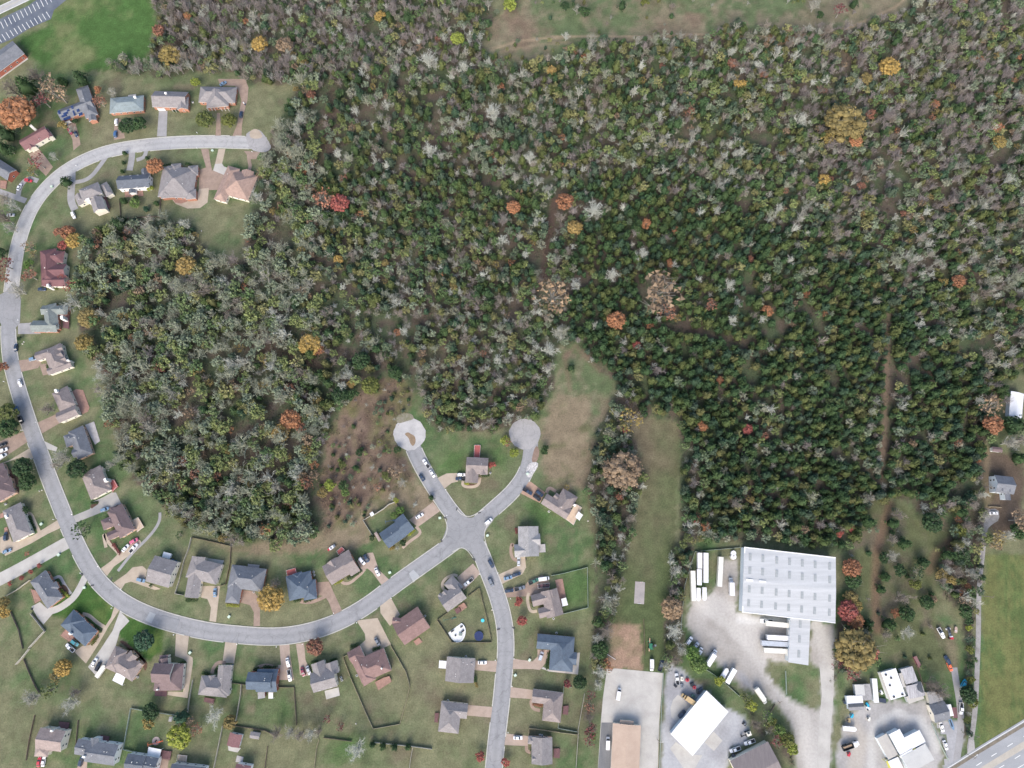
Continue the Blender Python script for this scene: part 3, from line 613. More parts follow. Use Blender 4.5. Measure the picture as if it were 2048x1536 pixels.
WL = {'brick': wallmat('brick', (0.40, 0.20, 0.135), (0.33, 0.155, 0.105)), 'red': wallmat('red_brick', (0.33, 0.115, 0.08), (0.26, 0.09, 0.065)),
      'salmon': wallmat('salmon_brick', (0.55, 0.38, 0.29), (0.47, 0.31, 0.24)), 'cream': wallmat('cream_siding', (0.70, 0.66, 0.56), (0.64, 0.60, 0.51)),
      'white': wallmat('white_siding', (0.78, 0.78, 0.76), (0.70, 0.71, 0.70)), 'bwhite': wallmat('bluish_white_metal', (0.60, 0.66, 0.70), (0.52, 0.58, 0.62)),
      'yellow': wallmat('yellow_siding', (0.62, 0.56, 0.12), (0.5, 0.45, 0.1)), 'grey': wallmat('grey_siding', (0.42, 0.44, 0.45), (0.36, 0.38, 0.39)), 'maroon': wallmat('maroon_boards', (0.22, 0.09, 0.10), (0.17, 0.07, 0.08))}
M_TRIM = mat('white_trim', (0.74, 0.74, 0.72), (0.66, 0.66, 0.65), 1, .6)
M_GLASS = mat('window_glass', (0.05, 0.06, 0.07), (0.035, 0.045, 0.055), 1, .12, spec=.6)
M_CHIM = mat('chimney_white', (0.78, 0.77, 0.74), (0.68, 0.67, 0.64), 1, .7)
M_DECKR = mat('red_deck', (0.40, 0.115, 0.10), (0.30, 0.085, 0.08), .8, .8, fine=.1, stretch=(3, .4, 1))
M_DECKB = mat('brown_deck', (0.33, 0.20, 0.155), (0.25, 0.15, 0.12), .8, .8, fine=.1)
M_DECKT = mat('tan_deck', (0.52, 0.41, 0.31), (0.43, 0.33, 0.25), .8, .8, fine=.1, stretch=(3, .4, 1))
M_DECKG = mat('grey_deck', (0.42, 0.40, 0.39), (0.34, 0.32, 0.31), .8, .8, fine=.1)
M_DECKM = mat('dark_deck', (0.16, 0.085, 0.085), (0.12, 0.065, 0.07), .8, .8, fine=.15)
M_DARK = mat('black_metal', (0.025, 0.027, 0.03), (0.04, 0.042, 0.045), 1, .5)
DK = {'r': M_DECKR, 'b': M_DECKB, 't': M_DECKT, 'g': M_DECKG, 'm': M_DECKM, 'w': M_CONC}
FOOT = []      # building outlines (photo px) kept clear of trees

class Wing:
    def __init__(s, pts, typ, eh, pitch):
        a, b2, c = [P(x, y, eh) for x, y in pts]
        s.o = a; d = (b2 - a); s.L = d.length; s.u = d / s.L
        n = Vector((-s.u.y, s.u.x, 0)); wdt = (c - b2).dot(n); s.v = n if wdt > 0 else -n
        s.W = abs(wdt); s.typ = typ; s.eh = eh; s.pitch = pitch
        s.rh = eh + pitch * s.W / 2 if typ not in 'fs' else eh
        s.hi0 = s.hi1 = 0.0
        if typ in ('h', 'hg'): s.hi0 = min(s.W / 2, s.L / 2 - .01)
        if typ in ('h', 'gh'): s.hi1 = min(s.W / 2, s.L / 2 - .01)
    def w(s, x, y, z): return (s.o.x + s.u.x * x + s.v.x * y, s.o.y + s.u.y * x + s.v.y * y, z)
    def loc(s, X_, Y_):
        dx, dy = X_ - s.o.x, Y_ - s.o.y
        return dx * s.u.x + dy * s.u.y, dx * s.v.x + dy * s.v.y
    def height(s, X_, Y_):
        x, y = s.loc(X_, Y_)
        if not (0 <= x <= s.L and 0 <= y <= s.W): return -1
        if s.typ == 'f': return s.eh
        if s.typ == 's': return s.eh + s.pitch * y
        h_ = min(y, s.W - y) * s.pitch
        if s.hi0: h_ = min(h_, x * s.pitch * (s.W / 2) / s.hi0)
        if s.hi1: h_ = min(h_, (s.L - x) * s.pitch * (s.W / 2) / s.hi1)
        return s.eh + h_
    def inside(s, X_, Y_, m=.6):
        x, y = s.loc(X_, Y_); return m < x < s.L - m and m < y < s.W - m
    def flip(s, q):   # keep ccw
        return q
    def roof(s, mb, th=.16):
        L, W, e, r = s.L, s.W, s.eh, s.rh
        def F(*pts, mi=0):
            p = [s.w(*q) for q in pts]; mb.face(p, mi)
        if s.typ == 'f':
            mb.solid([s.w(0, 0, e - .25), s.w(L, 0, e - .25), s.w(L, W, e - .25), s.w(0, W, e - .25)], [s.w(0, 0, e), s.w(L, 0, e), s.w(L, W, e), s.w(0, W, e)]); return
        if s.typ == 's':
            k = s.pitch * W
            mb.solid([s.w(0, 0, e - th), s.w(L, 0, e - th), s.w(L, W, e + k - th), s.w(0, W, e + k - th)], [s.w(0, 0, e), s.w(L, 0, e), s.w(L, W, e + k), s.w(0, W, e + k)]); return
        if s.typ == 'g':
            c = [(0, e), (W / 2, r), (W, e), (W, e - th), (W / 2, r - th), (0, e - th)]
            n = 6
            for k in range(n):
                y0, z0 = c[k]; y1, z1 = c[(k + 1) % n]
                F((0, y0, z0), (L, y0, z0), (L, y1, z1), (0, y1, z1), mi=0 if k in (0, 1, 3, 4) else 1)
            for x in (0, L):
                F((x, *c[0]), (x, *c[1]), (x, *c[4]), (x, *c[5]), mi=1); F((x, *c[1]), (x, *c[2]), (x, *c[3]), (x, *c[4]), mi=1)
            return
        a, b2 = s.hi0, L - s.hi1
        F((0, 0, e), (L, 0, e), (b2, W / 2, r), (a, W / 2, r)); F((L, W, e), (0, W, e), (a, W / 2, r), (b2, W / 2, r))
        F((0, W, e), (0, 0, e), (a, W / 2, r), mi=0 if s.hi0 else 2); F((L, 0, e), (L, W, e), (b2, W / 2, r), mi=0 if s.hi1 else 2)
        F((0, 0, e - th), (0, W, e - th), (L, W, e - th), (L, 0, e - th), mi=1)
        for (x0, y0, x1, y1) in ((0, 0, L, 0), (L, 0, L, W), (L, W, 0, W), (0, W, 0, 0)):
            F((x0, y0, e - th), (x1, y1, e - th), (x1, y1, e), (x0, y0, e), mi=1)
    def walls(s, mb, o=.4, th=.16):
        L, W, e = s.L, s.W, s.eh - th - .03
        if s.typ == 'g':
            k = s.pitch * o; c = [(o, 0), (W - o, 0), (W - o, e + k), (W / 2, s.rh - th - .03), (o, e + k)]
            A_ = [s.w(o, y, z) for y, z in c]; B_ = [s.w(L - o, y, z) for y, z in c]
            mb.face(A_); mb.face(B_[::-1])
            for k2 in range(5): mb.face([A_[k2], B_[k2], B_[(k2 + 1) % 5], A_[(k2 + 1) % 5]])
        else:
            k = s.pitch * W if s.typ == 's' else 0
            b_ = [s.w(o, o, 0), s.w(L - o, o, 0), s.w(L - o, W - o, 0), s.w(o, W - o, 0)]
            t_ = [s.w(o, o, e), s.w(L - o, o, e), s.w(L - o, W - o, e + k * .9), s.w(o, W - o, e + k * .9)]
            mb.solid(b_, t_)

def house(name, label, wings, roof='grey', wall='brick', eh=3.2, pitch=.55, chim=None, vents=0, deck=None, cols=None, cat='house', win=True, ac=None, garage=None, group=None, gable=None, door=True, skyl=None):
    """wings: list of (three px points at the eaves, type[, eave height[, pitch[, roof material]]])"""
    ws = []
    for k, wg in enumerate(wings):
        pts, typ = wg[0], wg[1]
        e_ = (wg[2] if len(wg) > 2 and wg[2] else eh) + .03 * k
        p_ = wg[3] if len(wg) > 3 and wg[3] else (0.0 if typ == 'f' else pitch + .004 * k)
        w_ = Wing(pts, typ, e_, p_); w_.rm = wg[4] if len(wg) > 4 else roof
        ws.append(w_); FOOT.append([PX(*w_.w(x, y, 0)[:2]) for x, y in ((0, 0), (w_.L, 0), (w_.L, w_.W), (0, w_.W))])
    cx = sum(w_.w(w_.L / 2, w_.W / 2, 0)[0] for w_ in ws) / len(ws); cy = sum(w_.w(w_.L / 2, w_.W / 2, 0)[1] for w_ in ws) / len(ws)
    root = thing(name, label, cat, (cx, cy, 0), 0, group)
    def fin(mb, nm, mats, par=root):
        mb.v = [(x - cx, y - cy, z) for x, y, z in mb.v]
        return mb.build(nm, mats, par)
    mw = MB()
    for w_ in ws: w_.walls(mw)
    wallo = fin(mw, 'wall', WL[wall])
    gm = WL[gable] if gable else WL[wall]
    byr = {}
    for w_ in ws: byr.setdefault(w_.rm, []).append(w_)
    roofo = None
    for rm, lst in byr.items():
        mr = MB()
        for w_ in lst: w_.roof(mr)
        o = fin(mr, 'roof', [RF[rm], M_TRIM, gm]); roofo = roofo or o
    def top(X_, Y_): return max(w_.height(X_, Y_) for w_ in ws)
    # thin ridge caps, they show as pale lines
    if ws[0].typ not in 'fs' and cat == 'house':
        mr = MB()
        for w_ in ws:
            if w_.typ in 'fs': continue
            a, b2 = w_.hi0, w_.L - w_.hi1
            if b2 - a < .8: continue
            y0 = w_.W / 2; z = w_.rh
            p = [w_.w(a, y0 - .16, z - .06), w_.w(b2, y0 - .16, z - .06), w_.w(b2, y0 + .16, z - .06), w_.w(a, y0 + .16, z - .06)]
            q = [(x, y, z + .04) for x, y, _ in p]; p, q = (p, q) if area2(p) > 0 else (p[::-1], q[::-1]); mr.solid(p, q)
        if mr.v: fin(mr, 'ridge_cap', [RF[roof]], root)
    if win:   # windows on every outer wall that is not inside another wing
        wm = None; n = 0
        for w_ in ws:
            if w_.typ in 's' or w_.L < 4: continue
            for (ax, ay, bx, by) in ((.4, .4, w_.L - .4, .4), (w_.L - .4, .4, w_.L - .4, w_.W - .4), (w_.L - .4, w_.W - .4, .4, w_.W - .4), (.4, w_.W - .4, .4, .4)):
                D = math.hypot(bx - ax, by - ay); m_ = int(D // 4.2)
                for j in range(m_):
                    f = (j + .5) / m_; x, y = ax + (bx - ax) * f, ay + (by - ay) * f
                    X_, Y_, _ = w_.w(x, y, 0)
                    if any(o2 is not w_ and o2.inside(X_, Y_) for o2 in ws): continue
                    for fl in ((1.0,) if w_.eh < 4.4 else (1.0, 3.6)):
                        if n > 16: break
                        n += 1
                        a_ = w_.w(ax, ay, 0); b_ = w_.w(bx, by, 0); ang = math.atan2(b_[1] - a_[1], b_[0] - a_[0])
                        if wm is None:
                            t1, t2 = MB(), MB(); t1.box(-.55, .55, -.05, .05, 0, 1.4); t2.box(-.45, .45, -.07, .07, .1, 1.3)
                            wm = (t1.mesh('window', [M_TRIM]), t2.mesh('pane', [M_GLASS]))
                        wo = link('window', wm[0], root, (X_ - cx, Y_ - cy, fl), ang); link('pane', wm[1], wo)
    if chim:
        for (px, py, *sz) in chim:
            sz = sz[0] if sz else 1.0
            X_, Y_ = P(px, py, eh + 3)[:2]; zt = max(top(X_, Y_) + 1.5, eh + 2.6)
            ang = math.atan2(ws[0].u.y, ws[0].u.x)
            m_ = MB(); m_.box(-.75 * sz, .75 * sz, -.5 * sz, .5 * sz, 0, zt); m_.build('chimney', M_CHIM, root, (X_ - cx, Y_ - cy, 0), ang)
    for k in range(vents):
        w_ = ws[0] if k % 2 == 0 or len(ws) < 2 else ws[1]
        x = w_.L * rng.uniform(.25, .75); y = w_.W * rng.choice((.36, .4, .62)); X_, Y_, _ = w_.w(x, y, 0)
        m_ = MB(); m_.cyl(0, 0, -.1, .4, .17, n=8); m_.build('roof_vent', M_CHIM, root, (X_ - cx, Y_ - cy, top(X_, Y_)))
    if deck:
        for (pp, k, hz) in deck:
            q = ccw([tuple(P(x, y, hz)[:2]) for x, y in pp]); q = [(x - cx, y - cy) for x, y in q]
            m_ = MB(); m_.solid([(x, y, hz - .15) for x, y in q], [(x, y, hz) for x, y in q])
            for i, (x, y) in enumerate(q): 
                if hz > .3: m_.box(x - .08, x + .08, y - .08, y + .08, 0, hz - .15)
            if hz > .3 and hz < 2:     # rail
                r_ = MB()
                for i in range(len(q)):
                    (x0, y0), (x1, y1) = q[i], q[(i + 1) % len(q)]
                    if top(cx + (x0 + x1) / 2, cy + (y0 + y1) / 2) > 0: continue
                    a = math.atan2(y1 - y0, x1 - x0); L = math.hypot(x1 - x0, y1 - y0)
                    r_.box(0, L, -.04, .04, hz + .85, hz + .93, rot=a, org=(x0, y0))
                    nn = max(1, int(L / 1.5))
                    for j in range(nn + 1): r_.box(L * j / nn - .03, L * j / nn + .03, -.03, .03, hz, hz + .85, rot=a, org=(x0, y0))
                if r_.v: r_.build('deck_rail', M_TRIM if k in 'rt' else DK[k], root)
            m_.build('deck' if hz < 2 else 'canopy', DK.get(k) or RF[k], root)
    if cols:
        for (px, py, h_) in cols:
            X_, Y_ = P(px, py, h_ / 2)[:2]; m_ = MB(); m_.cyl(0, 0, 0, h_, .16, n=8); m_.build('column', M_TRIM, root, (X_ - cx, Y_ - cy, 0))
    if garage:
        for (px, py, deg, wd) in garage:
            X_, Y_ = P(px, py, 1.2)[:2]; m_ = MB(); m_.box(-wd / 2, wd / 2, -.08, .08, 0, 2.3)
            m_.build('garage_door', M_TRIM, root, (X_ - cx, Y_ - cy, 0), math.radians(deg))
    return root, ws, top, (cx, cy)

A3 = lambda *p: [p[0:2], p[2:4], p[4:6]]
H = house
r, ws, tp, cc = H('detached_house', 'L-shaped brick house with grey roof covered in dark blue patches', [(A3(151.6,178.6, 171.6,237.6, 195.8,229),'h'), (A3(115.6,220, 182,195.5, 190,217),'g'), (A3(176,234, 178,244, 193,239),'g')], 'bluegrey', 'brick', vents=1, garage=[(134,245,18,4.8)])
for (px, py, w_, d_) in ((120,226,1.4,2.4),(127,230,3.4,1.8),(131,233,4.6,2.6),(137,221,1.6,1.8),(146,222,.9,6),(146,216,1.4,2),(155,219,1.8,2.6),(158,224,2.4,2.6),(131,226,3,1.6)):
    X_, Y_ = P(px, py, 5)[:2]; m_ = MB(); m_.box(-w_ / 2, w_ / 2, -d_ / 2, d_ / 2, 0, .12)
    o = m_.build('roof_tarp', mat('navy_tarp', (0.02, 0.045, 0.13), (0.015, 0.03, 0.09), 1, .5), r, (X_ - cc[0], Y_ - cc[1], tp(X_, Y_) + .05), .36)
    o.rotation_euler = (.2, 0, .36)
H('detached_house', 'rectangular brick house with teal-grey hipped roof and white chimney at the back', [(A3(220.3,196, 287.5,190.5, 289,221),'h')], 'teal', 'brick', pitch=.38, chim=[(268,192)], deck=[([(256,190),(272,188),(272,193),(256,194)],'w',.2)], garage=[(236,227,3,4.5)])
H('detached_house', 'grey-roofed brick house with white front gable and straight grey driveway', [(A3(310,182, 377,184, 375,216),'g'), (A3(355,196, 354,220, 376,220),'g'), (A3(312,200, 312,213, 332,214),'g',2.6)], 'grey', 'brick', eh=3.6, chim=[(331,186,.9)], cols=[(346,222,2.6),(352,222,2.6),(358,222,2.6),(364,222,2.6)], gable='white', garage=[(323,219,0,4.8)])
H('detached_house', 'brick house with six white porch columns and dark rear roof slope', [(A3(401,173, 473.8,174.5, 473,206),'h'), (A3(413,186, 413,216, 457,217),'gh')], 'grey', 'brick', eh=3.4, cols=[(416,219,3),(423.5,219,3),(430,219,3),(443,219,3),(450,219,3),(457,219,3)])
H('detached_house', 'maroon-roofed house with cream dormers facing the street curve', [(A3(38,281, 89,251.5, 104,270),'g'), (A3(47,283, 60,301, 73,293),'g',3.4), (A3(67,270, 76,281, 84,276),'g',4.2), (A3(86,262, 97,278, 106,272),'g',3.6)], 'redbrown', 'cream', eh=3.8, chim=[(60,250)], gable='cream')
H('detached_house', 'slate-roofed brick house with white dormer at the left photo edge', [(A3(-25,303, 33,340, 15,361),'g'), (A3(5,345, 17,352, 26,341),'g',5.0)], 'bluegrey', 'red', eh=3.8, gable='white', deck=[([(0,361),(14,362),(12,378),(0,376)],'b',.4)])
H('detached_house', 'split grey-roofed cream house with large white chimney and dark pergola', [(A3(157,379.6, 195.7,363.8, 206,386),'h',5.4), (A3(148.5,393, 157,412, 176,404),'gh',3.2), (A3(200,370, 213,394, 226,387),'h',3.4), (A3(180,400, 188,426, 211,417),'g',5.2)], 'grey', 'cream', chim=[(174,398,1.5)], vents=3, deck=[([(203,395),(212,393),(220,414),(214,420),(206,416)],'m',.9)])
H('detached_house', 'white-gabled house with dark rear roof beside the round orange tree', [(A3(237,352, 300,348, 302,374),'g',4.6), (A3(284,356, 282,339, 296,338),'g',3.6), (A3(257,374, 258,388, 272,388),'g',2.8)], 'slate', 'white', vents=2, deck=[([(249,378),(285,376),(287,392),(250,394)],'b',.3)])
H('detached_house', 'big square grey-roofed brick house with curved rear patio', [(A3(326,333, 395,336, 392,397),'h',3.4,.5), (A3(362,352, 362,326, 342,326),'gh'), (A3(333,352,333,332,352,332),'h'), (A3(376,352,376,332,396,334),'h'), (A3(322,380,322,397,343,398),'h'), (A3(371,380,371,399,392,399),'h')], 'grey', 'brick', vents=3, deck=[([(343,393),(373,393),(374,403),(362,407),(350,405)],'b',.25)])
H('detached_house', 'tan-brown roofed house rotated at the end of the pale driveway', [(A3(456,331, 427,398, 450,408),'h'), (A3(462,338, 516,352, 498,402),'h'), (A3(484,340, 478,362, 506,352),'g')], 'tan', 'cream', eh=3.2, vents=1)
H('detached_house', 'dark maroon-roofed house under red and orange trees', [(A3(80,502, 83,572, 116,571),'h'), (A3(96,502, 130,502, 129,526),'h'), (A3(96,529, 134,528, 133,556),'g'), (A3(90,551, 134,551, 134,573),'g')], 'maroon', 'cream', eh=3.6, chim=[(94,570,1.2)], vents=3)
H('detached_house', 'green-grey roofed brick house at the left street junction', [(A3(86,612, 92,664, 119,664),'h'), (A3(85,611, 137,611, 135,629),'gh'), (A3(66,641, 118,641, 119,664),'g',3.0)], 'green', 'brick', eh=3.4, chim=[(122,634,1.5)], vents=2, deck=[([(124,631),(139,630),(138,658),(126,655)],'m',.8)])
H('detached_house', 'taupe many-gabled house with a small round walled bed at its front', [(A3(70,705, 125,687.5, 131,704),'g'), (A3(85,703, 104,749, 142,737),'h'), (A3(94,737, 141,720, 146,733),'g'), (A3(104,706,122,697,131,717),'g'), (A3(112,716,130,708,137,724),'g')], 'taupe', 'cream', eh=3.2, chim=[(134,720,.8)], vents=1)
H('detached_house', 'grey-taupe house with red brick rear patio left of the woods', [(A3(104,787, 120,824, 151,809),'h'), (A3(112,826, 151,809.5, 159,829),'g')], 'taupe', 'cream', eh=3.8, chim=[(110,781,1.3)], deck=[([(142,784),(152,778),(166,780),(179,815),(176,823),(165,828),(158,822)],'b',.2)])
H('detached_house', 'blue-slate roofed house with long grey rear patio', [(A3(136,864, 155,920, 186,909),'h'), (A3(126.5,872, 164,857, 170,880),'h'), (A3(144,899, 176,889, 181,905),'gh')], 'bluegrey', 'salmon', eh=3.6, vents=4, deck=[([(170,850),(188,843),(200,882),(190,889),(182,875)],'g',.25)])
H('detached_house', 'taupe-roofed house with small bright red rear deck', [(A3(162,949.5, 182,1000, 222,984),'h',3.6,.5), (A3(180,938.5, 206,934, 212,956),'gh'), (A3(196,985,221,975,217,963),'g')], 'taupe', 'cream', chim=[(209,960,1.4)], vents=3, deck=[([(218,963),(228.5,959),(236,973),(225,984)],'r',.9)])
H('detached_house', 'dark taupe house with cream railed deck above the curved path', [(A3(214,1024, 240,1077, 271,1062),'h',3.8,.5), (A3(201,1041, 226,1030, 236,1048),'h'), (A3(214,1066,236,1056,242,1070),'g'), (A3(219,1015, 238,1012, 243,1028),'h')], 'dbrown', 'salmon', vents=3, deck=[([(264,1042),(277,1035),(288,1054),(275,1064)],'t',1.1)])
H('detached_house', 'dusky brown-roofed house at the left edge with a bed of low mulch', [(A3(-32,945, -6,1006, 33,990),'h',3.4,.45), (A3(-5,944,14,938,22,958),'h'), (A3(0,962,22,954,27,972),'h')], 'dbrown', 'salmon')
H('detached_house', 'grey house with a curving tan walk near the left edge', [(A3(5,1022, 27,1085, 65,1071),'h',3.4,.42), (A3(14,1018, 38,1009, 44,1026),'h')], 'grey', 'cream', chim=[(10,1033,1.2)], vents=2, deck=[([(0,1028),(6,1025),(8,1034),(0,1037)],'b',.3),([(8,1056),(14,1054),(18,1068),(10,1070)],'b',.3)])
H('detached_house', 'slate hip-roofed brick house between two curving drives', [(A3(60,1163.5, 95,1218, 127,1197),'h',3.2,.55), (A3(76,1152,92.5,1141,101,1156),'h'), (A3(96,1172,112,1162,119,1175),'h')], 'bluegrey', 'brick', vents=3, deck=[([(61,1178),(72,1181),(82,1200),(70,1207)],'b',.8)])
H('detached_house', 'slate-blue roofed brick house on the bright green lawn', [(A3(121,1250, 170,1293, 197,1264),'h',3.2,.4), (A3(121,1250, 147,1219, 172,1240),'h')], 'blue', 'brick', deck=[([(131,1259),(121,1271),(138,1283),(150,1279),(143,1265)],'b',.5),([(143,1266),(152,1272),(148,1280),(140,1275)],'m',.4)], chim=[(138,1268,.9)])
H('detached_house', 'taupe multi-hip house with big white rear awning', [(A3(231,1292, 209,1335, 232,1347),'h'), (A3(216,1333, 264,1363.5, 286,1330),'h',3.2,.5), (A3(250,1312,262,1300,278,1312),'g'), (A3(270,1345,286,1330,276,1322),'g')], 'taupe', 'salmon', deck=[([(232.7,1345.5),(251.4,1352.5),(244.4,1371),(224.5,1360.7)],'white',2.6)], vents=3)
H('detached_house', 'two-storey brown-roofed house with cream side wall', [(A3(309,1326, 347,1328, 343,1367),'g',5.8), (A3(312,1328, 368,1327, 359,1381),'h',3.6,.5), (A3(318,1345, 317,1318, 336,1319),'g',4.2), (A3(319,1318,319,1311,338,1312),'s',2.8,.2)], 'dbrown', 'cream', chim=[(313,1380,.6)], deck=[([(310,1381),(334,1382),(333,1393),(309,1392)],'m',.3)])
H('detached_house', 'grey-taupe house with small dark red rear deck', [(A3(437,1330, 431,1391, 458,1394),'gh'), (A3(403,1351, 460,1357, 457,1396),'h'), (A3(416,1372,417,1351,430,1352),'g')], 'grey', 'cream', eh=3.4, vents=1, deck=[([(409,1395),(429,1398),(427,1408),(408,1403)],'m',.9)])
H('detached_house', 'two-storey blue-slate house with white gable trim and lean-to porches', [(A3(496,1344, 545,1346, 542,1381),'g',5.8,.45), (A3(515,1338, 557,1338, 552,1384),'g',3.8,.5), (A3(516,1398,515,1385,530,1385),'s',2.6,.1,'lgrey')], 'blue', 'red', vents=2, gable='white', deck=[([(537,1385),(546,1385),(546,1397),(537,1397)],'white',2.4)])
H('detached_house', 'grey twin-gabled house with white rear patio slab', [(A3(620,1347, 668,1334, 678,1372),'g',4.6), (A3(630,1358, 622,1329, 648,1321),'g',4.2), (A3(656,1352, 650,1328, 673,1322),'g',4.0)], 'grey', 'cream', vents=1, deck=[([(649,1381.8),(677,1374.8),(679.6,1391),(652.7,1398.8)],'w',.15)])
H('detached_house', 'large brown hip-roofed house with salmon deck inside the long fence', [(A3(694,1306, 728,1373, 753,1360),'h'), (A3(708,1322, 767,1296, 789,1338),'h',3.4,.5), (A3(694,1305,719.5,1291,731,1313),'gh')], 'brown', 'cream', chim=[(763,1337,.6)], deck=[([(750,1364),(768,1355),(779,1352),(783,1363),(757,1380)],'b',.9)], vents=4)
H('detached_house', 'plain chocolate-brown gabled house beside the wide tan drive', [(A3(784,1248, 835,1213, 862,1254),'g',3.8,.42), (A3(801,1250,784,1248,800,1236),'g',3.6)], 'brown', 'salmon', vents=2, deck=[([(827,1283),(838,1275),(845,1284),(833,1291)],'b',.3)])
H('detached_house', 'taupe house with slatted brown deck above the half-round white patio', [(A3(876,1195, 914,1167, 935,1195),'g',4.4), (A3(909,1192, 887,1169, 908,1154),'gh',3.8), (A3(892,1196,883,1186,892,1179),'g',4.4), (A3(884,1200,875,1192,882,1187),'g',4.2)], 'grey', 'cream', vents=1, deck=[([(917,1212),(928,1205),(934,1214),(922,1223)],'b',.8),([(909,1219),(920,1213),(923,1222),(914,1228)],'m',.8)])
H('detached_house', 'taupe house in the fork of the two cul-de-sac streets with narrow red rear deck', [(A3(933.5,914, 977,916, 975,949),'g',4.2,.4), (A3(932,938, 930,965, 956,965),'g',3.6), (A3(960,932,960,950,974,950),'g',4.0)], 'taupe', 'brick', vents=1, deck=[([(949,890.5),(961,890.5),(959.5,915),(948,915)],'r',.9)])
H('detached_house', 'taupe L-shaped house with wide tan deck and white rear awning', [(A3(1094,987, 1144,1019, 1131,1038.5),'g',3.8,.4), (A3(1127,976, 1101,1018, 1130,1037),'h'), (A3(1112,1001,1105,995,1112,984),'g')], 'taupe', 'cream', vents=1, chim=[(1150,1010,.9)], deck=[([(1131,1038),(1151,1008),(1163,1015),(1147,1050)],'t',.7),([(1157,1023),(1166,1030),(1159,1041),(1150.5,1034)],'white',2.7)])
H('detached_house', 'light grey house with small square rear deck and curved front walk', [(A3(1036,1053, 1037,1113, 1078,1111),'g',3.8,.4), (A3(1028,1089, 1058,1087, 1060,1113),'g',3.4), (A3(1058,1068,1080,1067,1081,1090),'g',3.7)], 'lgrey', 'cream', vents=3, deck=[([(1078,1089),(1090,1088),(1091,1104),(1078,1105)],'g',.8)])
H('detached_house', 'complex-roofed grey house crowded by parked vehicles and a white patio cover', [(A3(1081,1184, 1094,1237, 1127,1228),'g',3.8,.42), (A3(1061,1191, 1104,1180, 1108,1203),'g',3.4), (A3(1075,1217, 1112,1208, 1116,1228),'g',3.6), (A3(1094,1196,1091,1182,1114,1177),'g',3.7)], 'taupe', 'cream', vents=2, deck=[([(1110,1160),(1125,1157),(1135,1211),(1124,1213),(1116,1185)],'b',.25),([(1122,1198),(1132,1195),(1136,1210),(1125,1213)],'white',2.6)])
H('detached_house', 'slate-blue house with L-shaped white concrete patio', [(A3(1075,1267, 1149,1274, 1146,1304),'gh',3.4,.42), (A3(1103,1270, 1098,1340, 1145,1345),'h',3.4,.42), (A3(1124,1302, 1154,1305, 1151,1330),'g',3.3,.4)], 'blue', 'brick', vents=1, deck=[([(1143,1330),(1153,1331),(1153,1306),(1160,1305),(1156,1349),(1098,1343),(1083,1337),(1086,1334),(1100,1340),(1142,1344)],'w',.12)])
H('detached_house', 'taupe house with dark square rear deck by the hedge', [(A3(1066,1378, 1127,1386, 1124,1413),'gh',3.4,.5), (A3(1090,1381, 1084,1441, 1121,1445),'h',3.4,.5), (A3(1087,1420,1089,1404,1106,1406),'g')], 'taupe', 'cream', vents=2, deck=[([(1126,1412),(1137,1411),(1136,1430),(1125,1428)],'m',.6)])
H('detached_house', 'grey-taupe house at the bottom with maroon rear deck by the meadow fence', [(A3(1063,1474, 1063,1528, 1105,1529),'g',3.8,.45), (A3(1056,1472, 1096,1474, 1095,1490),'h'), (A3(1065,1507,1094,1508,1093,1526),'g',3.6)], 'grey', 'salmon', vents=1, deck=[([(1107,1497),(1120,1497),(1119,1516),(1107,1515)],'m',.7)])
H('detached_house', 'grey house with white square awning on its left side', [(A3(894,1313, 890,1362, 947,1367),'g',4.0,.38), (A3(916,1317, 951,1319, 950,1334),'gh',3.9), (A3(918,1350, 947,1352, 946,1363),'gh',3.9)], 'grey', 'cream', vents=4, deck=[([(878.5,1321),(893.7,1322),(891.4,1337.4),(877.3,1336)],'white',2.7)])
H('detached_house', 'grey hip-roofed house with pale curved front porch low on the long side street', [(A3(883,1402, 936.5,1408, 934,1438),'hg',3.6,.5), (A3(883,1403, 876,1463, 917,1467),'h',3.6,.5)], 'grey', 'cream', vents=1, deck=[([(870,1426),(878,1426),(876,1445),(869,1444)],'m',.7)])
H('detached_house', 'two-storey pinkish-taupe house beside two parked cars at the bottom left', [(A3(81,1455, 132,1462, 122,1504),'g',5.6,.42), (A3(73,1482, 68,1513, 95,1517),'gh',3.8), (A3(90,1486,88,1504,120,1508),'s',4.6,-.25)], 'pink', 'cream', chim=[(105,1461,.9)], deck=[([(118,1443),(139,1445),(136,1460),(120,1458)],'m',.8)])
H('detached_house', 'two-storey slate and pale grey gabled house on the bottom edge', [(A3(178,1481, 238,1489.6, 230,1532),'g',5.4,.42), (A3(157,1477, 186,1482, 180,1514),'g',4.6,.42), (A3(195,1496,198,1476,182,1474),'g',5.2)], 'bluegrey', 'white', vents=6, chim=[(171,1512,1.0)], deck=[([(202,1470),(219,1473),(216,1487),(200,1484)],'m',.8)])
H('detached_house', 'dark slate house with white awning and dark porch dome on the bottom edge', [(A3(256,1507, 292,1512, 287,1548),'g',5.2,.42), (A3(290,1511, 318,1516, 313,1550),'g',4.6,.42)], 'slate', 'white', vents=5, deck=[([(297,1494),(322.7,1499),(319,1516),(294,1511)],'white',2.8),([(322,1500),(343,1503),(340,1520),(319,1516)],'m',.8)])
H('detached_house', 'dark slate roof with white rear gutter just inside the bottom edge', [(A3(344,1527, 412,1535, 406,1580),'g',5.0,.42)], 'slate', 'white', deck=[([(357,1509),(375,1511),(373,1523),(355,1521)],'t',.6)])
H('detached_house', 'maroon-roofed white-trimmed house cut by the bottom edge', [(A3(473,1527, 503,1532, 497,1580),'g',4.6,.4)], 'redbrown', 'white', deck=[([(474,1511),(487,1514),(485,1526),(471,1524)],'g',.2)])
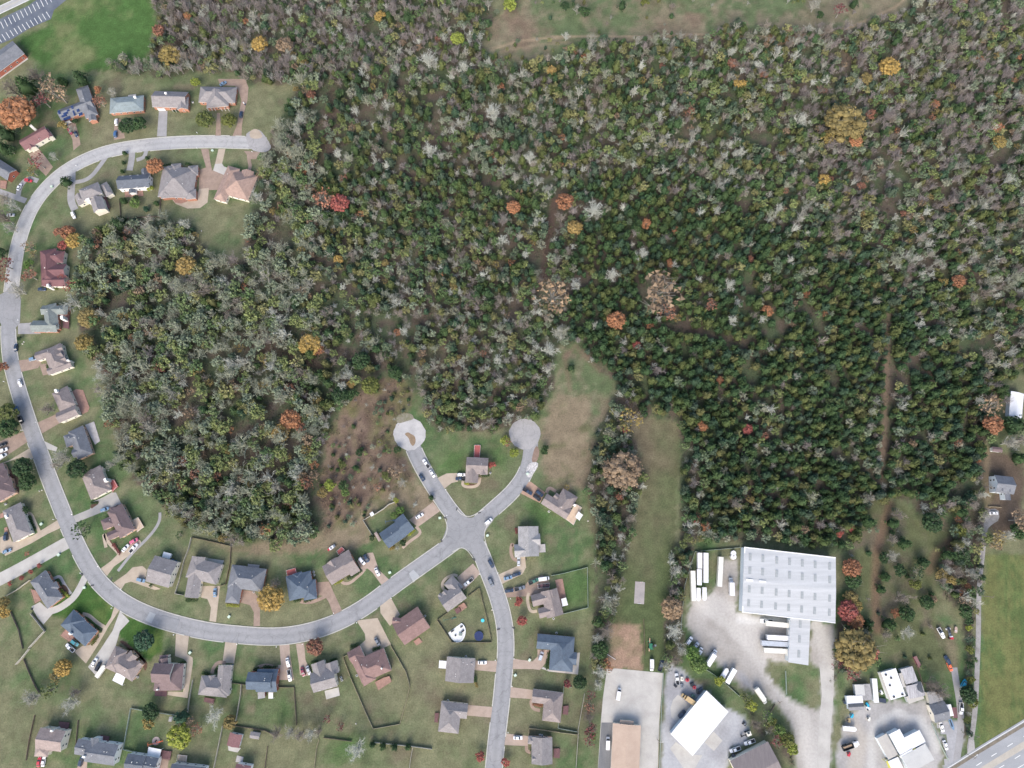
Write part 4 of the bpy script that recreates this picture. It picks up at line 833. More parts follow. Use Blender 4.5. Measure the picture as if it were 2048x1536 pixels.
H('detached_house', 'grey gabled house with cream end wall and white shed behind it', [(A3(310,1111, 356,1124, 338,1176),'g',5.0,.38), (A3(291,1160,295,1145,318,1150),'g',3.4)], 'grey', 'cream', vents=2)
H('detached_house', 'wide grey house with white rear patio inside the pale board fence', [(A3(384,1112, 369,1194, 396,1199),'g',3.6,.4), (A3(384,1114, 445,1129, 438,1171),'h',3.6,.42)], 'grey', 'cream', vents=2, deck=[([(406,1115),(448,1121),(444,1131),(412,1131)],'w',.3)])
H('detached_house', 'blue-grey house with grey railed deck next to the yellow tree', [(A3(464,1129, 450,1205, 478,1209),'h',3.4,.5), (A3(464,1129, 533,1138, 526,1184),'h',3.6,.55)], 'bluegrey', 'brick', vents=4, deck=[([(496,1128),(519,1130),(517,1141),(495,1139)],'g',.9)])
H('detached_house', 'slate-blue stepped house with square red rear deck', [(A3(571,1153, 621,1141, 633,1189),'h',3.4,.5), (A3(605,1162, 608,1201, 634,1193),'h'), (A3(580,1167, 587,1199, 606,1196),'h'), (A3(588,1162,585,1148,603,1143),'h')], 'blue', 'brick', vents=2, deck=[([(573,1141),(591,1136),(594,1147),(575,1152)],'r',.9)])
H('detached_house', 'warm grey double-gabled house with red rear deck and two cars at its side', [(A3(644,1133, 682,1110, 703,1146),'g',3.8,.4), (A3(679,1110, 697,1099, 723,1140),'g',3.7,.4), (A3(666,1149,653,1127,672,1114),'g',3.6)], 'taupe', 'brick', vents=1, deck=[([(674,1102),(684,1094),(690,1100),(678,1110)],'r',.9)])
H('detached_house', 'navy-slate gabled house in a small fenced yard left of the street fork', [(A3(758,1067, 792,1043, 811,1073),'g',3.8,.42), (A3(788,1041, 806,1027, 829,1058),'g',3.8,.42)], 'blue', 'cream', vents=1)
H('long_building', 'long dark-roofed red brick building at the upper left edge beside the green field', [(A3(49,107, -25,161, -53,138),'g',4.0,.4)], 'bluegrey', 'red', cat='building', deck=[([(52,112),(56,118),(-10,165),(-14,158)],'w',.15)])

# right-hand edge buildings
H('metal_barn', 'long bright white metal building at the right edge among trees', [(A3(2022,782, 2018,831, 2044,835),'g',4.0,.2)], 'white', 'bwhite', cat='barn', win=False)
H('detached_house', 'two-storey pale blue house with slate roof and dormers on the gravel lane', [(A3(1989,950, 2026,954, 2029,989),'g',5.6,.5), (A3(2008,975,2011,1000,2022,999),'g',5.0), (A3(2003,972,2003,983,2007,983),'g',6.6), (A3(2018,974,2018,985,2022,985),'g',6.6)], 'bluegrey', 'bwhite')
H('garden_shed', 'small brown-roofed shed with white front near the right edge', [(A3(1984,893, 2004,895, 2003,905),'g',2.6,.35)], 'dbrown', 'white', cat='shed', win=False)
# sheds and outbuildings
H('barn_shed', 'mauve-roofed barn shed with pale wooden ramp', [(A3(485,1470, 478,1496, 453,1491),'g',3.0,.35)], 'redbrown', 'white', cat='shed', deck=[([(456,1492),(482,1496),(475,1505),(457,1501)],'w',.3)])
H('garden_shed', 'small ribbed grey shed right of the mauve barn shed', [(A3(501.7,1463, 520,1466, 517,1479),'g',2.4,.35)], 'grey', 'grey', cat='shed', win=False)
H('garden_shed', 'white flat-roofed shed behind the grey gabled house', [(A3(327.5,1103.5, 343,1107.5, 338.5,1118),'g',2.4,.12)], 'white', 'white', cat='shed', win=False)
H('garden_shed', 'small white box shed on the fence by the brushy field', [(A3(739,1027, 745,1023, 749,1029),'g',2.4,.15)], 'white', 'white', cat='shed', win=False)
H('garden_shed', 'narrow pinkish shed beside the navy-slate gabled house', [(A3(748,1066.5, 757.5,1083.5, 762.5,1080.5),'g',2.4,.2)], 'pink', 'salmon', cat='shed', win=False)
H('garden_shed', 'tiny pale blue shed under the dark trees in the lower left yards', [(A3(339,1433, 345,1434, 344,1444),'g',2.2,.2)], 'lgrey', 'bwhite', cat='shed', win=False)

# warehouse
r, ws, tp, cc = H('warehouse', 'huge pale metal-roofed warehouse with rows of skylights', [(A3(1488.5,1093.5, 1671.5,1114.5, 1668.7,1246.5),'g',7.0,.035), (A3(1581.7,1226, 1576.6,1324.5, 1616.8,1329),'f',6.0)], 'metal', 'bwhite', cat='warehouse', win=False)
W0 = ws[0]; msk = MB(); msk.box(-.75, .75, -1.9, 1.9, 0, .12); skm = msk.mesh('skylight', [mat('skylight_plastic', (0.26,0.28,0.28), (0.32,0.34,0.34), .6, .35)])
a0 = math.atan2(W0.u.y, W0.u.x)
for u_ in (.067,.206,.357,.497,.636,.775,.933):
    for v_ in (.15,.355,.635,.845):
        X_, Y_, _ = W0.w(u_ * W0.L, v_ * W0.W, 0); link('skylight', skm, r, (X_ - cc[0], Y_ - cc[1], tp(X_, Y_) + .02), a0)
W1_ = ws[1]
for u_ in (.2,.5,.8):
    X_, Y_, _ = W1_.w(u_ * W1_.L, .5 * W1_.W, 0); link('skylight', skm, r, (X_ - cc[0], Y_ - cc[1], 6.05), a0)
for u_ in (.067,.206):
    X_, Y_, _ = W0.w(u_ * W0.L, .5 * W0.W, 0); m_ = MB(); m_.box(-1.9, 1.9, -.5, .5, 0, .3); m_.build('ridge_vent', M_TRIM, r, (X_ - cc[0], Y_ - cc[1], 7.7), a0)
for k in range(4):
    X_, Y_, _ = W1_.w(W1_.L * (.2 + .21 * k), .3, 0); m_ = MB(); m_.box(-1.4, 1.4, -.1, .1, 1.2, 4.2); m_.build('dock_door', M_TRIM, r, (X_ - cc[0], Y_ - cc[1], 0), math.atan2(W1_.u.y, W1_.u.x))
m_ = MB()
for (x0, x1, y0, y1) in ((0, W0.L, 0, .5), (0, W0.L, W0.W - .5, W0.W), (0, .6, .5, W0.W - .5)):
    q = [W0.w(x0, y0, 0), W0.w(x1, y0, 0), W0.w(x1, y1, 0), W0.w(x0, y1, 0)]; q = ccw([(x - cc[0], y - cc[1]) for x, y, _ in q])
    m_.solid([(x, y, 6.9) for x, y in q], [(x, y, 7.12 if x1 > .7 else 7.12) for x, y in q])
m_.build('gutter', M_TRIM, r)
H('workshop', 'bright white flat-roofed workshop set at an angle in the grey gravel yard', [(A3(1341,1468, 1413,1381, 1457,1424),'g',5.0,.03)], 'white', 'bwhite', cat='workshop', win=False)
H('long_building', 'long tan-roofed building on the pale concrete lot', [(A3(1226,1446, 1220,1575, 1277,1580),'g',4.0,.12), (A3(1240,1440, 1267,1442, 1267,1453),'s',3.2,.2)], 'ochre', 'cream', cat='building', win=False)
H('workshop', 'dark brown ribbed metal building with pale side on the bottom edge', [(A3(1460,1522, 1536,1483, 1575,1557),'g',5.0,.18)], 'brownm', 'cream', cat='workshop', win=False)
# roadside complex
r, ws, tp, cc = H('commercial_building', 'white low-pitched building with small square roof vents in the lower right yard', [(A3(1762,1345, 1782,1400, 1812,1392),'g',3.6,.06), (A3(1759,1345,1778,1401,1783,1400),'f',3.2,0,'beige')], 'white', 'white', cat='building', win=False)
for px, py in ((1772,1350),(1780,1371),(1788,1394),(1805,1389),(1782,1356)):
    X_, Y_ = P(px, py, 4)[:2]; m_ = MB(); m_.box(-.5, .5, -.4, .4, 0, .5); m_.build('roof_unit', M_DARK, r, (X_ - cc[0], Y_ - cc[1], tp(X_, Y_)))
H('open_shed', 'weathered corrugated lean-to behind the white vented building', [(A3(1801,1339, 1812,1369, 1835,1360),'g',3.8,.08), (A3(1798,1347,1806,1375,1811,1372),'f',3.4,0,'beige'), (A3(1812,1394,1818,1408,1848,1397),'s',3.2,.05,'beige')], 'corr', 'grey', cat='shed', win=False)
H('open_shed', 'sooty grey steel shed with curved roof between the lean-to and slate house', [(A3(1811,1372, 1819,1398, 1850,1387),'g',3.6,.14), (A3(1824,1366,1830,1388,1847,1382),'h',3.8,.15,'dark')], 'corr', 'grey', cat='shed', win=False)
H('detached_house', 'slate and green-grey roofed house with cream side behind the roadside sheds', [(A3(1858,1411, 1889,1403, 1898,1439),'g',3.6,.42), (A3(1854,1385,1860,1410,1887,1401),'s',3.2,-.02,'lgrey')], 'bluegrey', 'cream', vents=1)
H('carport', 'narrow white carport attached beside the slate and green-grey house', [(A3(1891,1410, 1897,1433, 1907,1429.5),'s',2.6,.03)], 'white', 'white', cat='carport', win=False)
H('garden_shed', 'maroon-roofed shed beside the narrow white carport', [(A3(1904,1415, 1907,1436, 1916,1436),'g',2.6,.25)], 'maroon', 'maroon', cat='shed', win=False)
H('commercial_building', 'sprawling white roadside building with stepped roofs and yellow fascia', [(A3(1754,1477, 1777,1519.5, 1797,1511),'g',3.8,.05,'beige'), (A3(1778,1469, 1800,1510, 1822,1500),'g',4.6,.03), (A3(1801,1479, 1839,1460, 1852,1484),'g',4.5,.03), (A3(1803,1514, 1850.5,1487, 1871,1518),'g',4.9,.03,'flatg'), (A3(1776,1523, 1796,1514, 1812,1548),'f',4.0), (A3(1799,1512,1824,1498,1826,1502),'f',4.7,0,'white')], 'white', 'bwhite', cat='building', win=False, deck=[([(1772,1523),(1776,1521),(1788,1548),(1783,1550)],'yellow',4.0),([(1800,1512),(1831,1496),(1833,1500),(1802,1516)],'yellow',4.75)])
H('mobile_home', 'blue-walled mobile home with white, black and grey striped roof', [(A3(1693,1392, 1724.5,1391, 1727,1410),'f',3.4,0,'white'), (A3(1696,1408,1727,1406,1728,1413),'f',3.5,0,'dark'), (A3(1697,1412.5,1728,1411,1729,1420),'f',3.3,0,'lgrey')], 'white', 'bwhite', cat='mobile home')
H('open_shed', 'grey flat-roofed shed behind the blue-walled mobile home', [(A3(1709,1369, 1740,1367.6, 1746,1400),'f',3.0), (A3(1709,1369,1728,1369,1731,1391),'f',3.2,0,'flatg')], 'lgrey', 'grey', cat='shed', win=False)
H('office_trailer', 'long white office trailer with pale blue side', [(A3(1744,1357, 1748,1405, 1758,1405),'g',3.2,.05)], 'white', 'bwhite', cat='trailer', win=False)
H('garden_shed', 'mauve tin-roofed lean-to on the fence behind the roadside sheds', [(A3(1827.5,1314, 1839,1337, 1844,1334),'s',2.4,.05)], 'redbrown', 'maroon', cat='shed', win=False)
# ------------------------------------------------------------------ vehicles
CARC = {'white': (0.78, 0.78, 0.78), 'silver': (0.45, 0.48, 0.52), 'navy': (0.025, 0.045, 0.085), 'blue': (0.05, 0.13, 0.28), 'black': (0.02, 0.022, 0.028), 'grey': (0.17, 0.19, 0.22),
        'maroon': (0.22, 0.035, 0.06), 'red': (0.48, 0.03, 0.05), 'steel blue': (0.16, 0.26, 0.38), 'teal': (0.05, 0.24, 0.28), 'green': (0.05, 0.15, 0.11), 'orange': (0.75, 0.16, 0.06), 'cyan': (0.02, 0.38, 0.55), 'tan': (0.50, 0.36, 0.18), 'cream': (0.72, 0.70, 0.62), 'pink': (0.55, 0.13, 0.22)}
def paint(c):
    v = CARC[c]; return mat('car_paint_' + c.replace(' ', '_'), v, tuple(x * .82 for x in v), .8, .32, spec=.5, coat=.5)
M_TYRE = mat('tyre_rubber', (0.02, 0.02, 0.02), (0.03, 0.03, 0.03), 3, .9)
M_LAMP = mat('headlight_lens', (0.75, 0.76, 0.78), (0.65, 0.66, 0.68), 3, .2)
M_BED = mat('truck_bed_liner', (0.035, 0.037, 0.04), (0.05, 0.05, 0.055), 2, .8)
def hull(mb, secs, mi=0):
    """loft: secs = (x, halfwidth, z0, z1); cross-section with chamfered top and bottom"""
    rings = []
    for x, hw_, z0, z1 in secs:
        c = min(.16, hw_ * .25, (z1 - z0) * .4)
        rings.append([(x, -hw_, z0 + c * .6), (x, -hw_ + c * .5, z0), (x, hw_ - c * .5, z0), (x, hw_, z0 + c * .6), (x, hw_, z1 - c), (x, hw_ - c, z1), (x, -hw_ + c, z1), (x, -hw_, z1 - c)])
    for a, b2 in zip(rings[:-1], rings[1:]):
        for k in range(8):
            j = (k + 1) % 8; mb.face([a[k], b2[k], b2[j], a[j]], mi)
    mb.face(rings[0], mi); mb.face(rings[-1][::-1], mi)
_cm = {}
def frustum(mb, xb, xt, hb, ht, zb, zt, mi=0):
    mb.solid([(xb[0], -hb, zb), (xb[1], -hb, zb), (xb[1], hb, zb), (xb[0], hb, zb)], [(xt[0], -ht, zt), (xt[1], -ht, zt), (xt[1], ht, zt), (xt[0], ht, zt)], mi)
def pane(mb, q, off):
    """thin slab on a quad, proud along its normal"""
    q = [Vector(p) for p in q]; n = (q[1] - q[0]).cross(q[2] - q[0]).normalized() * off
    a = [p - n * .5 for p in q]; b2 = [p + n for p in q]
    mb.solid(a, b2)
def carparts(typ, colr):
    key = (typ, colr)
    if key in _cm: return _cm[key]
    pm = paint(colr); parts = []; body = MB(); W_ = .9
    if typ == 'sedan':
        hull(body, [(-2.35, .62, .35, .72), (-2.25, .80, .28, .88), (-1.6, .89, .22, .98), (0, .91, .2, .96), (1.2, .90, .2, .92), (1.95, .84, .25, .82), (2.28, .66, .32, .68)])
        xb, xt, hb, ht, zb, zt = (-1.75, 1.15), (-1.05, .35), .80, .64, .92, 1.43; L = 4.7
    elif typ == 'suv':
        hull(body, [(-2.35, .75, .4, .95), (-2.25, .88, .32, 1.05), (-1.4, .94, .28, 1.1), (0, .95, .26, 1.08), (1.2, .94, .26, 1.05), (2.0, .88, .3, .95), (2.33, .70, .4, .78)])
        xb, xt, hb, ht, zb, zt = (-2.2, 1.2), (-1.85, .55), .86, .72, 1.05, 1.72; L = 4.8
    elif typ == 'pickup':
        hull(body, [(-.65, .95, .35, 1.12), (1.3, .95, .32, 1.1), (2.4, .9, .35, 1.02), (2.85, .76, .42, .9)])
        body.box(-2.85, -.65, -.93, .93, .45, .6); body.box(-2.85, -.65, -.95, -.83, .45, 1.12); body.box(-2.85, -.65, .83, .95, .45, 1.12); body.box(-2.87, -2.77, -.93, .93, .45, 1.12)
        xb, xt, hb, ht, zb, zt = (-.6, 1.45), (-.45, .85), .86, .70, 1.08, 1.78; L = 5.7
    elif typ in ('van', 'minibus'):
        l = 2.9 if typ == 'van' else 3.4
        hull(body, [(-l, .92, .4, 2.05), (-l + .1, .97, .35, 2.15), (l - 1.7, .97, .35, 2.15), (l - 1.5, .97, .35, 1.15), (l - .5, .9, .35, 1.05), (l, .74, .42, .85)])
        xb, xt, hb, ht, zb, zt = (l - 1.75, l - .75), (l - 1.75, l - 1.5), .88, .80, 1.1, 2.12; L = 2 * l
    elif typ == 'boxtruck':
        body.box(-4.4, 2.3, -1.2, 1.2, .95, 3.5); body.box(-4.3, 3.4, -.45, .45, .55, .95)
        hull(body, [(2.45, 1.02, .6, 1.75), (3.3, 1.02, .6, 1.7), (4.3, .92, .6, 1.35), (4.55, .8, .65, 1.1)])
        xb, xt, hb, ht, zb, zt = (2.5, 3.7), (2.6, 3.2), .95, .82, 1.65, 2.45; L = 9
    if typ in ('sedan', 'suv', 'pickup', 'van', 'minibus', 'boxtruck'):
        frustum(body, xb, xt, hb, ht, zb, zt); frustum(body, (xt[0] - .03, xt[1] + .03), (xt[0] + .05, xt[1] - .05), ht + .03, ht - .05, zt, zt + .05)
        parts.append(('body', body.mesh('body', [pm]), None))
        def q(xa, xc, fa, fb): pass
        f = lambda k, lo: (xb[k] + (xt[k] - xb[k]) * lo, hb + (ht - hb) * lo, zb + (zt - zb) * lo)
        for nm, k in (('windshield', 1), ('rear_window', 0)):
            if k == 0 and typ in ('van', 'minibus', 'boxtruck'): continue
            a, b2 = f(k, .06), f(k, .92); g_ = MB(); s_ = 1 if k else -1
            qd = [(a[0], -a[1] * .93 * s_, a[2]), (a[0], a[1] * .93 * s_, a[2]), (b2[0], b2[1] * .9 * s_, b2[2]), (b2[0], -b2[1] * .9 * s_, b2[2])]
            pane(g_, qd, .02); parts.append((nm, g_.mesh(nm, [M_GLASS]), None))
        if typ not in ('minibus',):
            for s_ in (1, -1):
                g_ = MB(); a0, a1, b0, b1 = f(0, .12), f(1, .12), f(0, .85), f(1, .85)
                qd = [(a1[0] - .1, s_ * a0[1], a0[2]), (a0[0] + .12, s_ * a0[1], a0[2]), (b0[0] + .1, s_ * b0[1], b0[2]), (b1[0] - .08, s_ * b0[1], b0[2])]
                if s_ < 0: qd = qd[::-1]
                pane(g_, qd, .02); parts.append(('side_window', g_.mesh('side_window', [M_GLASS]), None))
        if typ == 'pickup':
            g_ = MB(); g_.box(-2.76, -.68, -.82, .82, .6, .66); parts.append(('truck_bed', g_.mesh('truck_bed', [M_BED]), None))
        hl = MB(); hl.box(-.06, .06, -.17, .17, -.07, .07); hlm = hl.mesh('headlight', [M_LAMP])
        fx = {'sedan': 2.16, 'suv': 2.2, 'pickup': 2.72, 'van': 2.84, 'minibus': 3.34, 'boxtruck': 4.45}[typ]
        for s_ in (1, -1): parts.append(('headlight', hlm, (fx, s_ * .56, .70)))
        wb = {'sedan': 1.4, 'suv': 1.42, 'pickup': 1.75, 'van': 1.85, 'minibus': 2.1, 'boxtruck': 3.1}[typ]
        wr = .34 if typ in ('sedan', 'suv') else .4 if typ != 'boxtruck' else .5
        wm = MB(); wm.cylx(0, -.12, .12, 0, wr, 12); wmm = wm.mesh('wheel', [M_TYRE])
        for x in (wb, -wb):
            for s_ in (1, -1): parts.append(('wheel', wmm, (x, s_ * (.80 if typ != 'boxtruck' else 1.0), wr)))
    else:
        L_, W2, H_ = {'semitrailer': (16.2, 2.6, 4.0), 'container': (8.6, 2.5, 3.2), 'cargo': (6.2, 2.3, 2.6), 'longbox': (14.0, 2.6, 4.0)}[typ]
        body.box(-L_ / 2, L_ / 2, -W2 / 2, W2 / 2, 1.1 if typ != 'container' else .7, H_)
        for k in range(int(L_ / 1.2)): body.box(-L_ / 2 + .5 + k * 1.2, -L_ / 2 + .58 + k * 1.2, -W2 / 2 + .05, W2 / 2 - .05, H_, H_ + .025)
        parts.append(('cargo_box', body.mesh('cargo_box', [pm]), None))
        if typ == 'cargo':
            g_ = MB(); g_.solid([(L_ / 2, -W2 / 2, 1.1), (L_ / 2 + .9, -.3, 1.1), (L_ / 2 + .9, .3, 1.1), (L_ / 2, W2 / 2, 1.1)], [(L_ / 2, -W2 / 2, H_ - .05), (L_ / 2 + .9, -.3, H_ - .05), (L_ / 2 + .9, .3, H_ - .05), (L_ / 2, W2 / 2, H_ - .05)])
            parts.append(('nose', g_.mesh('nose', [pm]), None))
        fr = MB(); fr.box(-L_ / 2 + .2, L_ / 2 - .2, -.5, .5, .75, 1.1); parts.append(('chassis', fr.mesh('chassis', [M_DARK]), None))
        wm = MB(); wm.cylx(0, -.25, .25, 0, .48, 12); wmm = wm.mesh('wheel', [M_TYRE])
        for x in (-L_ / 2 + 1.6, -L_ / 2 + 2.9):
            for s_ in (1, -1): parts.append(('wheel', wmm, (x, s_ * (W2 / 2 - .35), .48)))
        if typ in ('semitrailer', 'longbox'):
            lg = MB(); lg.box(-.1, .1, -.1, .1, 0, 1.1); lgm = lg.mesh('landing_leg', [M_DARK])
            for s_ in (1, -1): parts.append(('landing_leg', lgm, (L_ / 2 - 2.6, s_ * .9, 0)))
    _cm[key] = parts; return parts
KIND = {'sedan': ('parked_car', 'car'), 'suv': ('parked_suv', 'car'), 'pickup': ('pickup_truck', 'pickup truck'), 'van': ('van', 'van'), 'minibus': ('minibus', 'van'), 'boxtruck': ('box_truck', 'truck'),
        'semitrailer': ('semi_trailer', 'trailer'), 'container': ('cargo_trailer', 'trailer'), 'cargo': ('cargo_trailer', 'trailer'), 'longbox': ('semi_trailer', 'trailer')}
def vehicle(typ, colr, px, py, deg, label, group=None, sc=1.0, z=.13):
    nm, cat = KIND[typ]
    p = P(px, py, .8); o = thing(nm, label, cat, (p.x, p.y, z), heading(px, py, deg), group)
    o.scale = (sc, sc, sc)
    for n_, me_, lc in carparts(typ, colr): link(n_, me_, o, lc)
    return o
G1, G2, G3, G4 = 'vehicles parked on house driveways', 'vehicles parked along the street', 'trailers stored beside the warehouse', 'vehicles parked in the commercial yards'
V = [
('suv','maroon',140,263,-60,'maroon car on the drive below the patched-roof brick house',G1),('sedan','navy',151.6,268,-70,'navy car beside the maroon one below the patched-roof house',G1),
('suv','white',232.8,244,90,'white car nose-up under the teal-grey roofed house',G1),('suv','blue',231,268,90,'blue car at the street end of the drive below the teal-grey house',G1),
('sedan','steel blue',446.4,167,30,'blue car behind the six-columned brick house',G1),('suv','navy',482.3,229.4,85,'navy car halfway down the looping brown drive',G1),
('suv','red',57,361,-10,'bright red car on the small loop drive at the left edge',G1),('sedan','white',38.7,373.8,62,'white car on the small loop drive at the left edge',G1),
('sedan','silver',21.7,430,0,'silver car among bare trees at the left edge',G1),('suv','white',147,430.6,-70,'white car at the lower end of the split grey-roofed house drive',G1),
('suv','navy',84.4,578.9,0,'dark car against the south wall of the dark maroon-roofed house',G1),('sedan','navy',31.6,695,90,'dark car on the left street below the junction',G2),
('suv','steel blue',66.8,717.7,15,'blue car on the drive of the many-gabled taupe house',G1),('sedan','white',39.8,766,-72,'white sedan parked on the left street',G2),
('suv','blue',33.4,819.7,-70,'bright blue car at the left kerb of the left street',G2),('suv','black',41.6,839.6,-68,'black car with pale bonnet behind the bright blue one',G2),
('suv','black',5,890,25,'black car on the left-edge brown drive',G1),('suv','white',7,900.5,22,'white car beside the black one on the left-edge drive',G1),('van','white',4,914,35,'white van at the bottom of the left-edge brown drive',G1),
('suv','steel blue',210,1019,20,'blue car on the grass edge above the dark taupe house',G1),('suv','navy',11.7,1073,90,'dark car behind the grey house at the left edge',G1),('sedan','steel blue',14,1102,20,'blue-grey car at the low end of the left-edge tan drive',G1),
('sedan','white',251,1096,48,'white car left of the white pickup below the cream railed deck',G1),('pickup','white',267.6,1096,50,'white pickup below the cream railed deck',G1),('suv','pink',268,1082,30,'pinkish car close to the dark taupe house wall',G1),
('suv','steel blue',282,1160,-15,'small blue car at the left wall of the cream-ended grey house',G1),('pickup','white',140.6,1295.4,138,'white pickup behind the slate-blue house on the bright lawn',G1),('suv','teal',150,1285.5,-38,'teal car between the white pickup and slate-blue house',G1),
('sedan','white',188.7,1324.7,60,'white car at the foot of the long pale drive',G1),('suv','black',196.3,1333,65,'black car between the white car and white camper',G1),
('sedan','red',78,1524,80,'red car below the pinkish-taupe house',G1),('sedan','white',87,1523,80,'white car beside the red one below the pinkish-taupe house',G1),('suv','navy',162.3,1522.4,75,'navy car on the drive of the bottom slate house',G1),
('sedan','steel blue',430,1185,88,'pale blue car on the drive of the wide grey house with white patio',G1),
('suv','white',724,1122,-52,'white car by the right wall of the double-gabled house',G1),('sedan','navy',732.7,1117,-62,'navy car right of the white one by the double-gabled house',G1),('sedan','white',754.4,1143.8,-65,'white sedan near the street end of the forked drive',G1),
('sedan','white',839.3,1032,30,'white car alone on the drive near the street fork',G1),('pickup','white',852.3,927.4,125,'white pickup parked below the left cul-de-sac',G2),('sedan','white',864.6,947.3,-58,'white car behind the white pickup below the left cul-de-sac',G2),
('sedan','navy',844,955.5,-58,'navy car opposite the white pickup below the left cul-de-sac',G2),('suv','white',922.6,949.7,0,'white car left of the house between the cul-de-sacs',G1),('pickup','navy',921.4,957.3,180,'navy pickup left of the house between the cul-de-sacs',G1),
('pickup','navy',1055,982.8,-32,'dark pickup at the street end of the orange drive',G1),('suv','navy',1079,986.9,-38,'dark blue car, upper of two by the L-shaped taupe house',G1),('suv','black',1073.7,995.7,-38,'black car, lower of two by the L-shaped taupe house',G1),
('suv','white',977,1043,40,'white car parked just above the street crossing',G2),('sedan','silver',1037.4,1123,90,'silver car below the light grey house',G1),('sedan','steel blue',1016.3,1155.6,15,'steel blue car near the street below the light grey house',G1),
('sedan','navy',1033.3,1148.6,18,'navy car uphill of the steel blue one below the light grey house',G1),('sedan','navy',1018.7,1181.4,8,'navy car nearest the street on the crowded brown drive',G1),('pickup','grey',1039.8,1176.5,15,'grey pickup with pale nose on the crowded brown drive',G1),
('pickup','green',1067.3,1162.6,25,'green and white pickup in the court of the complex-roofed house',G1),('van','white',1087.8,1157.3,8,'white van in the court of the complex-roofed house',G1),
('suv','navy',982,1127.5,-60,'dark car on the right kerb just below the crossing',G2),('suv','grey',981.7,1165,-65,'dark car driving down the long side street',G2),('pickup','white',937,1164,218,'white pickup beside the taupe house with slatted deck',G1),
('sedan','grey',754.6,1283.4,-62,'grey car in front of the large brown hip-roofed house',G1),('sedan','maroon',605.8,1343.7,-75,'maroon car left of the grey twin-gabled house',G1),('sedan','silver',617,1340.8,-70,'silver car against the grey twin-gabled house',G1),
('sedan','white',575.7,1325,-80,'white car on the drive right of the two-storey blue house',G1),('pickup','white',579.2,1351,-82,'white pickup below the white car right of the blue house',G1),('sedan','white',964.7,1325,0,'white car right of the house with white square awning',G1),
('suv','silver',1082,1312,70,'silver car in front of the slate-blue house with white patio',G1),('sedan','white',1036,1475.5,0,'white car on the drive of the bottom grey-taupe house',G1),
('van','white',1237,1387.5,80,'white van alone on the pale concrete lot',G4),('van','white',1215.5,1486,88,'white van left of the long tan-roofed building',G4),('van','white',1303.4,1329.7,-90,'white van on the grass edge above the concrete lot',G4),
('pickup','navy',1322,1331,75,'navy pickup loaded with junk above the concrete lot',G4),
('suv','white',1378.7,1281.5,55,'white car, topmost on the left rim of the gravel yard',G4),('suv','silver',1391,1292,50,'small silver and white car below the topmost on the yard rim',G4),('van','white',1398,1305,58,'white van partly under the bright green trees',G4),
('boxtruck','white',1422,1315,58,'white box truck on the left rim of the gravel yard',G4),('boxtruck','cream',1520,1390.5,-55,'white box truck parked at a slant beside the yard exit road',G4),
('boxtruck','white',1461.3,1173.4,92,'white box truck at the left wall of the warehouse',G4),
('pickup','white',1354,1358,-262,'white flatbed pickup with dark load in the junk corner',G4),('boxtruck','tan',1378,1399,145,'yellow-tan truck beside the white workshop',G4),('suv','navy',1364,1428,45,'dark car against the left wall of the white workshop',G4),
('pickup','white',1470,1499,200,'white truck with black boom left of the dark brown metal building',G4),('pickup','white',1499,1484,200,'white truck right of its twin by the dark brown metal building',G4),
('sedan','white',1883.5,1454.5,-72,'white car just below the slate and green-grey house',G4),('sedan','white',1890.8,1490.4,-72,'white car in the weedy strip near the highway',G4),('pickup','white',1922.3,1417,268,'white pickup with black bed on the narrow grey lane',G4),
('sedan','orange',1899.6,1333.6,-65,'bright orange car on the grass at the lane end',G4),('suv','navy',1894.5,1320,118,'navy car with mint-green nose above the orange car',G4),('suv','cyan',1927.5,1367,60,'turquoise vehicle under the lane-side trees',G4),
('sedan','white',1987.6,1026.4,0,'white car on the gravel pad below the pale blue house',G1),('pickup','white',1882,1266,-60,'white-sided junk pickup, left of the two long junk vehicles',G4),('suv','navy',1472,1516,-40,'dark cart beside the bright side of the brown metal building',G4),
]
for t_, c_, x_, y_, d_, l_, g_ in V: vehicle(t_, c_, x_, y_, d_, l_, g_, 1.06)
T = [('container','white',1397.5,1121,90,'upper of two short white trailers left of the warehouse'),('container','white',1396.6,1154,90,'lower of two short white trailers, end to end'),
('semitrailer','white',1409,1135,90,'long white trailer right of the two short ones'),('semitrailer','cream',1384,1171,92,'leftmost long cream trailer of the trailer rows'),
('cargo','white',1395.4,1187,-90,'small nosed white trailer, left of two at the foot of the rows'),('cargo','white',1407.3,1186,-90,'small nosed white trailer, right of two at the foot of the rows'),
('semitrailer','cream',1437.6,1143,87,'long cream trailer standing apart nearer the warehouse'),
('cargo','white',1446,1349,60,'white box trailer, left of a pair on the yard rim'),('container','white',1459.7,1350.8,60,'white box trailer, right of a pair on the yard rim'),
('longbox','cream',1554,1248,-6,'white trailer topmost at the loading dock'),('longbox','white',1556,1274.5,-3,'bright white trailer second from top at the dock'),('semitrailer','silver',1549,1286,-3,'pale grey long trailer third from top at the dock'),('longbox','cream',1550,1300,-3,'cream long trailer lowest at the loading dock'),
('cargo','cream',203.5,1343,55,'white camper by the patched pad of the taupe multi-hip house'),('cargo','white',1695,1456,-5,'white nosed trailer at the left rim of the roadside yard')]
for t_, c_, x_, y_, d_, l_ in T: vehicle(t_, c_, x_, y_, d_, l_, G3 if x_ < 1600 and x_ > 1000 else G4, 1.0)
# tractor unit coupled in front of the topmost dock trailer
o = vehicle('pickup', 'white', 1532.5, 1242.5, 175, 'white tractor truck in front of the topmost dock trailer', G4, 1.25)

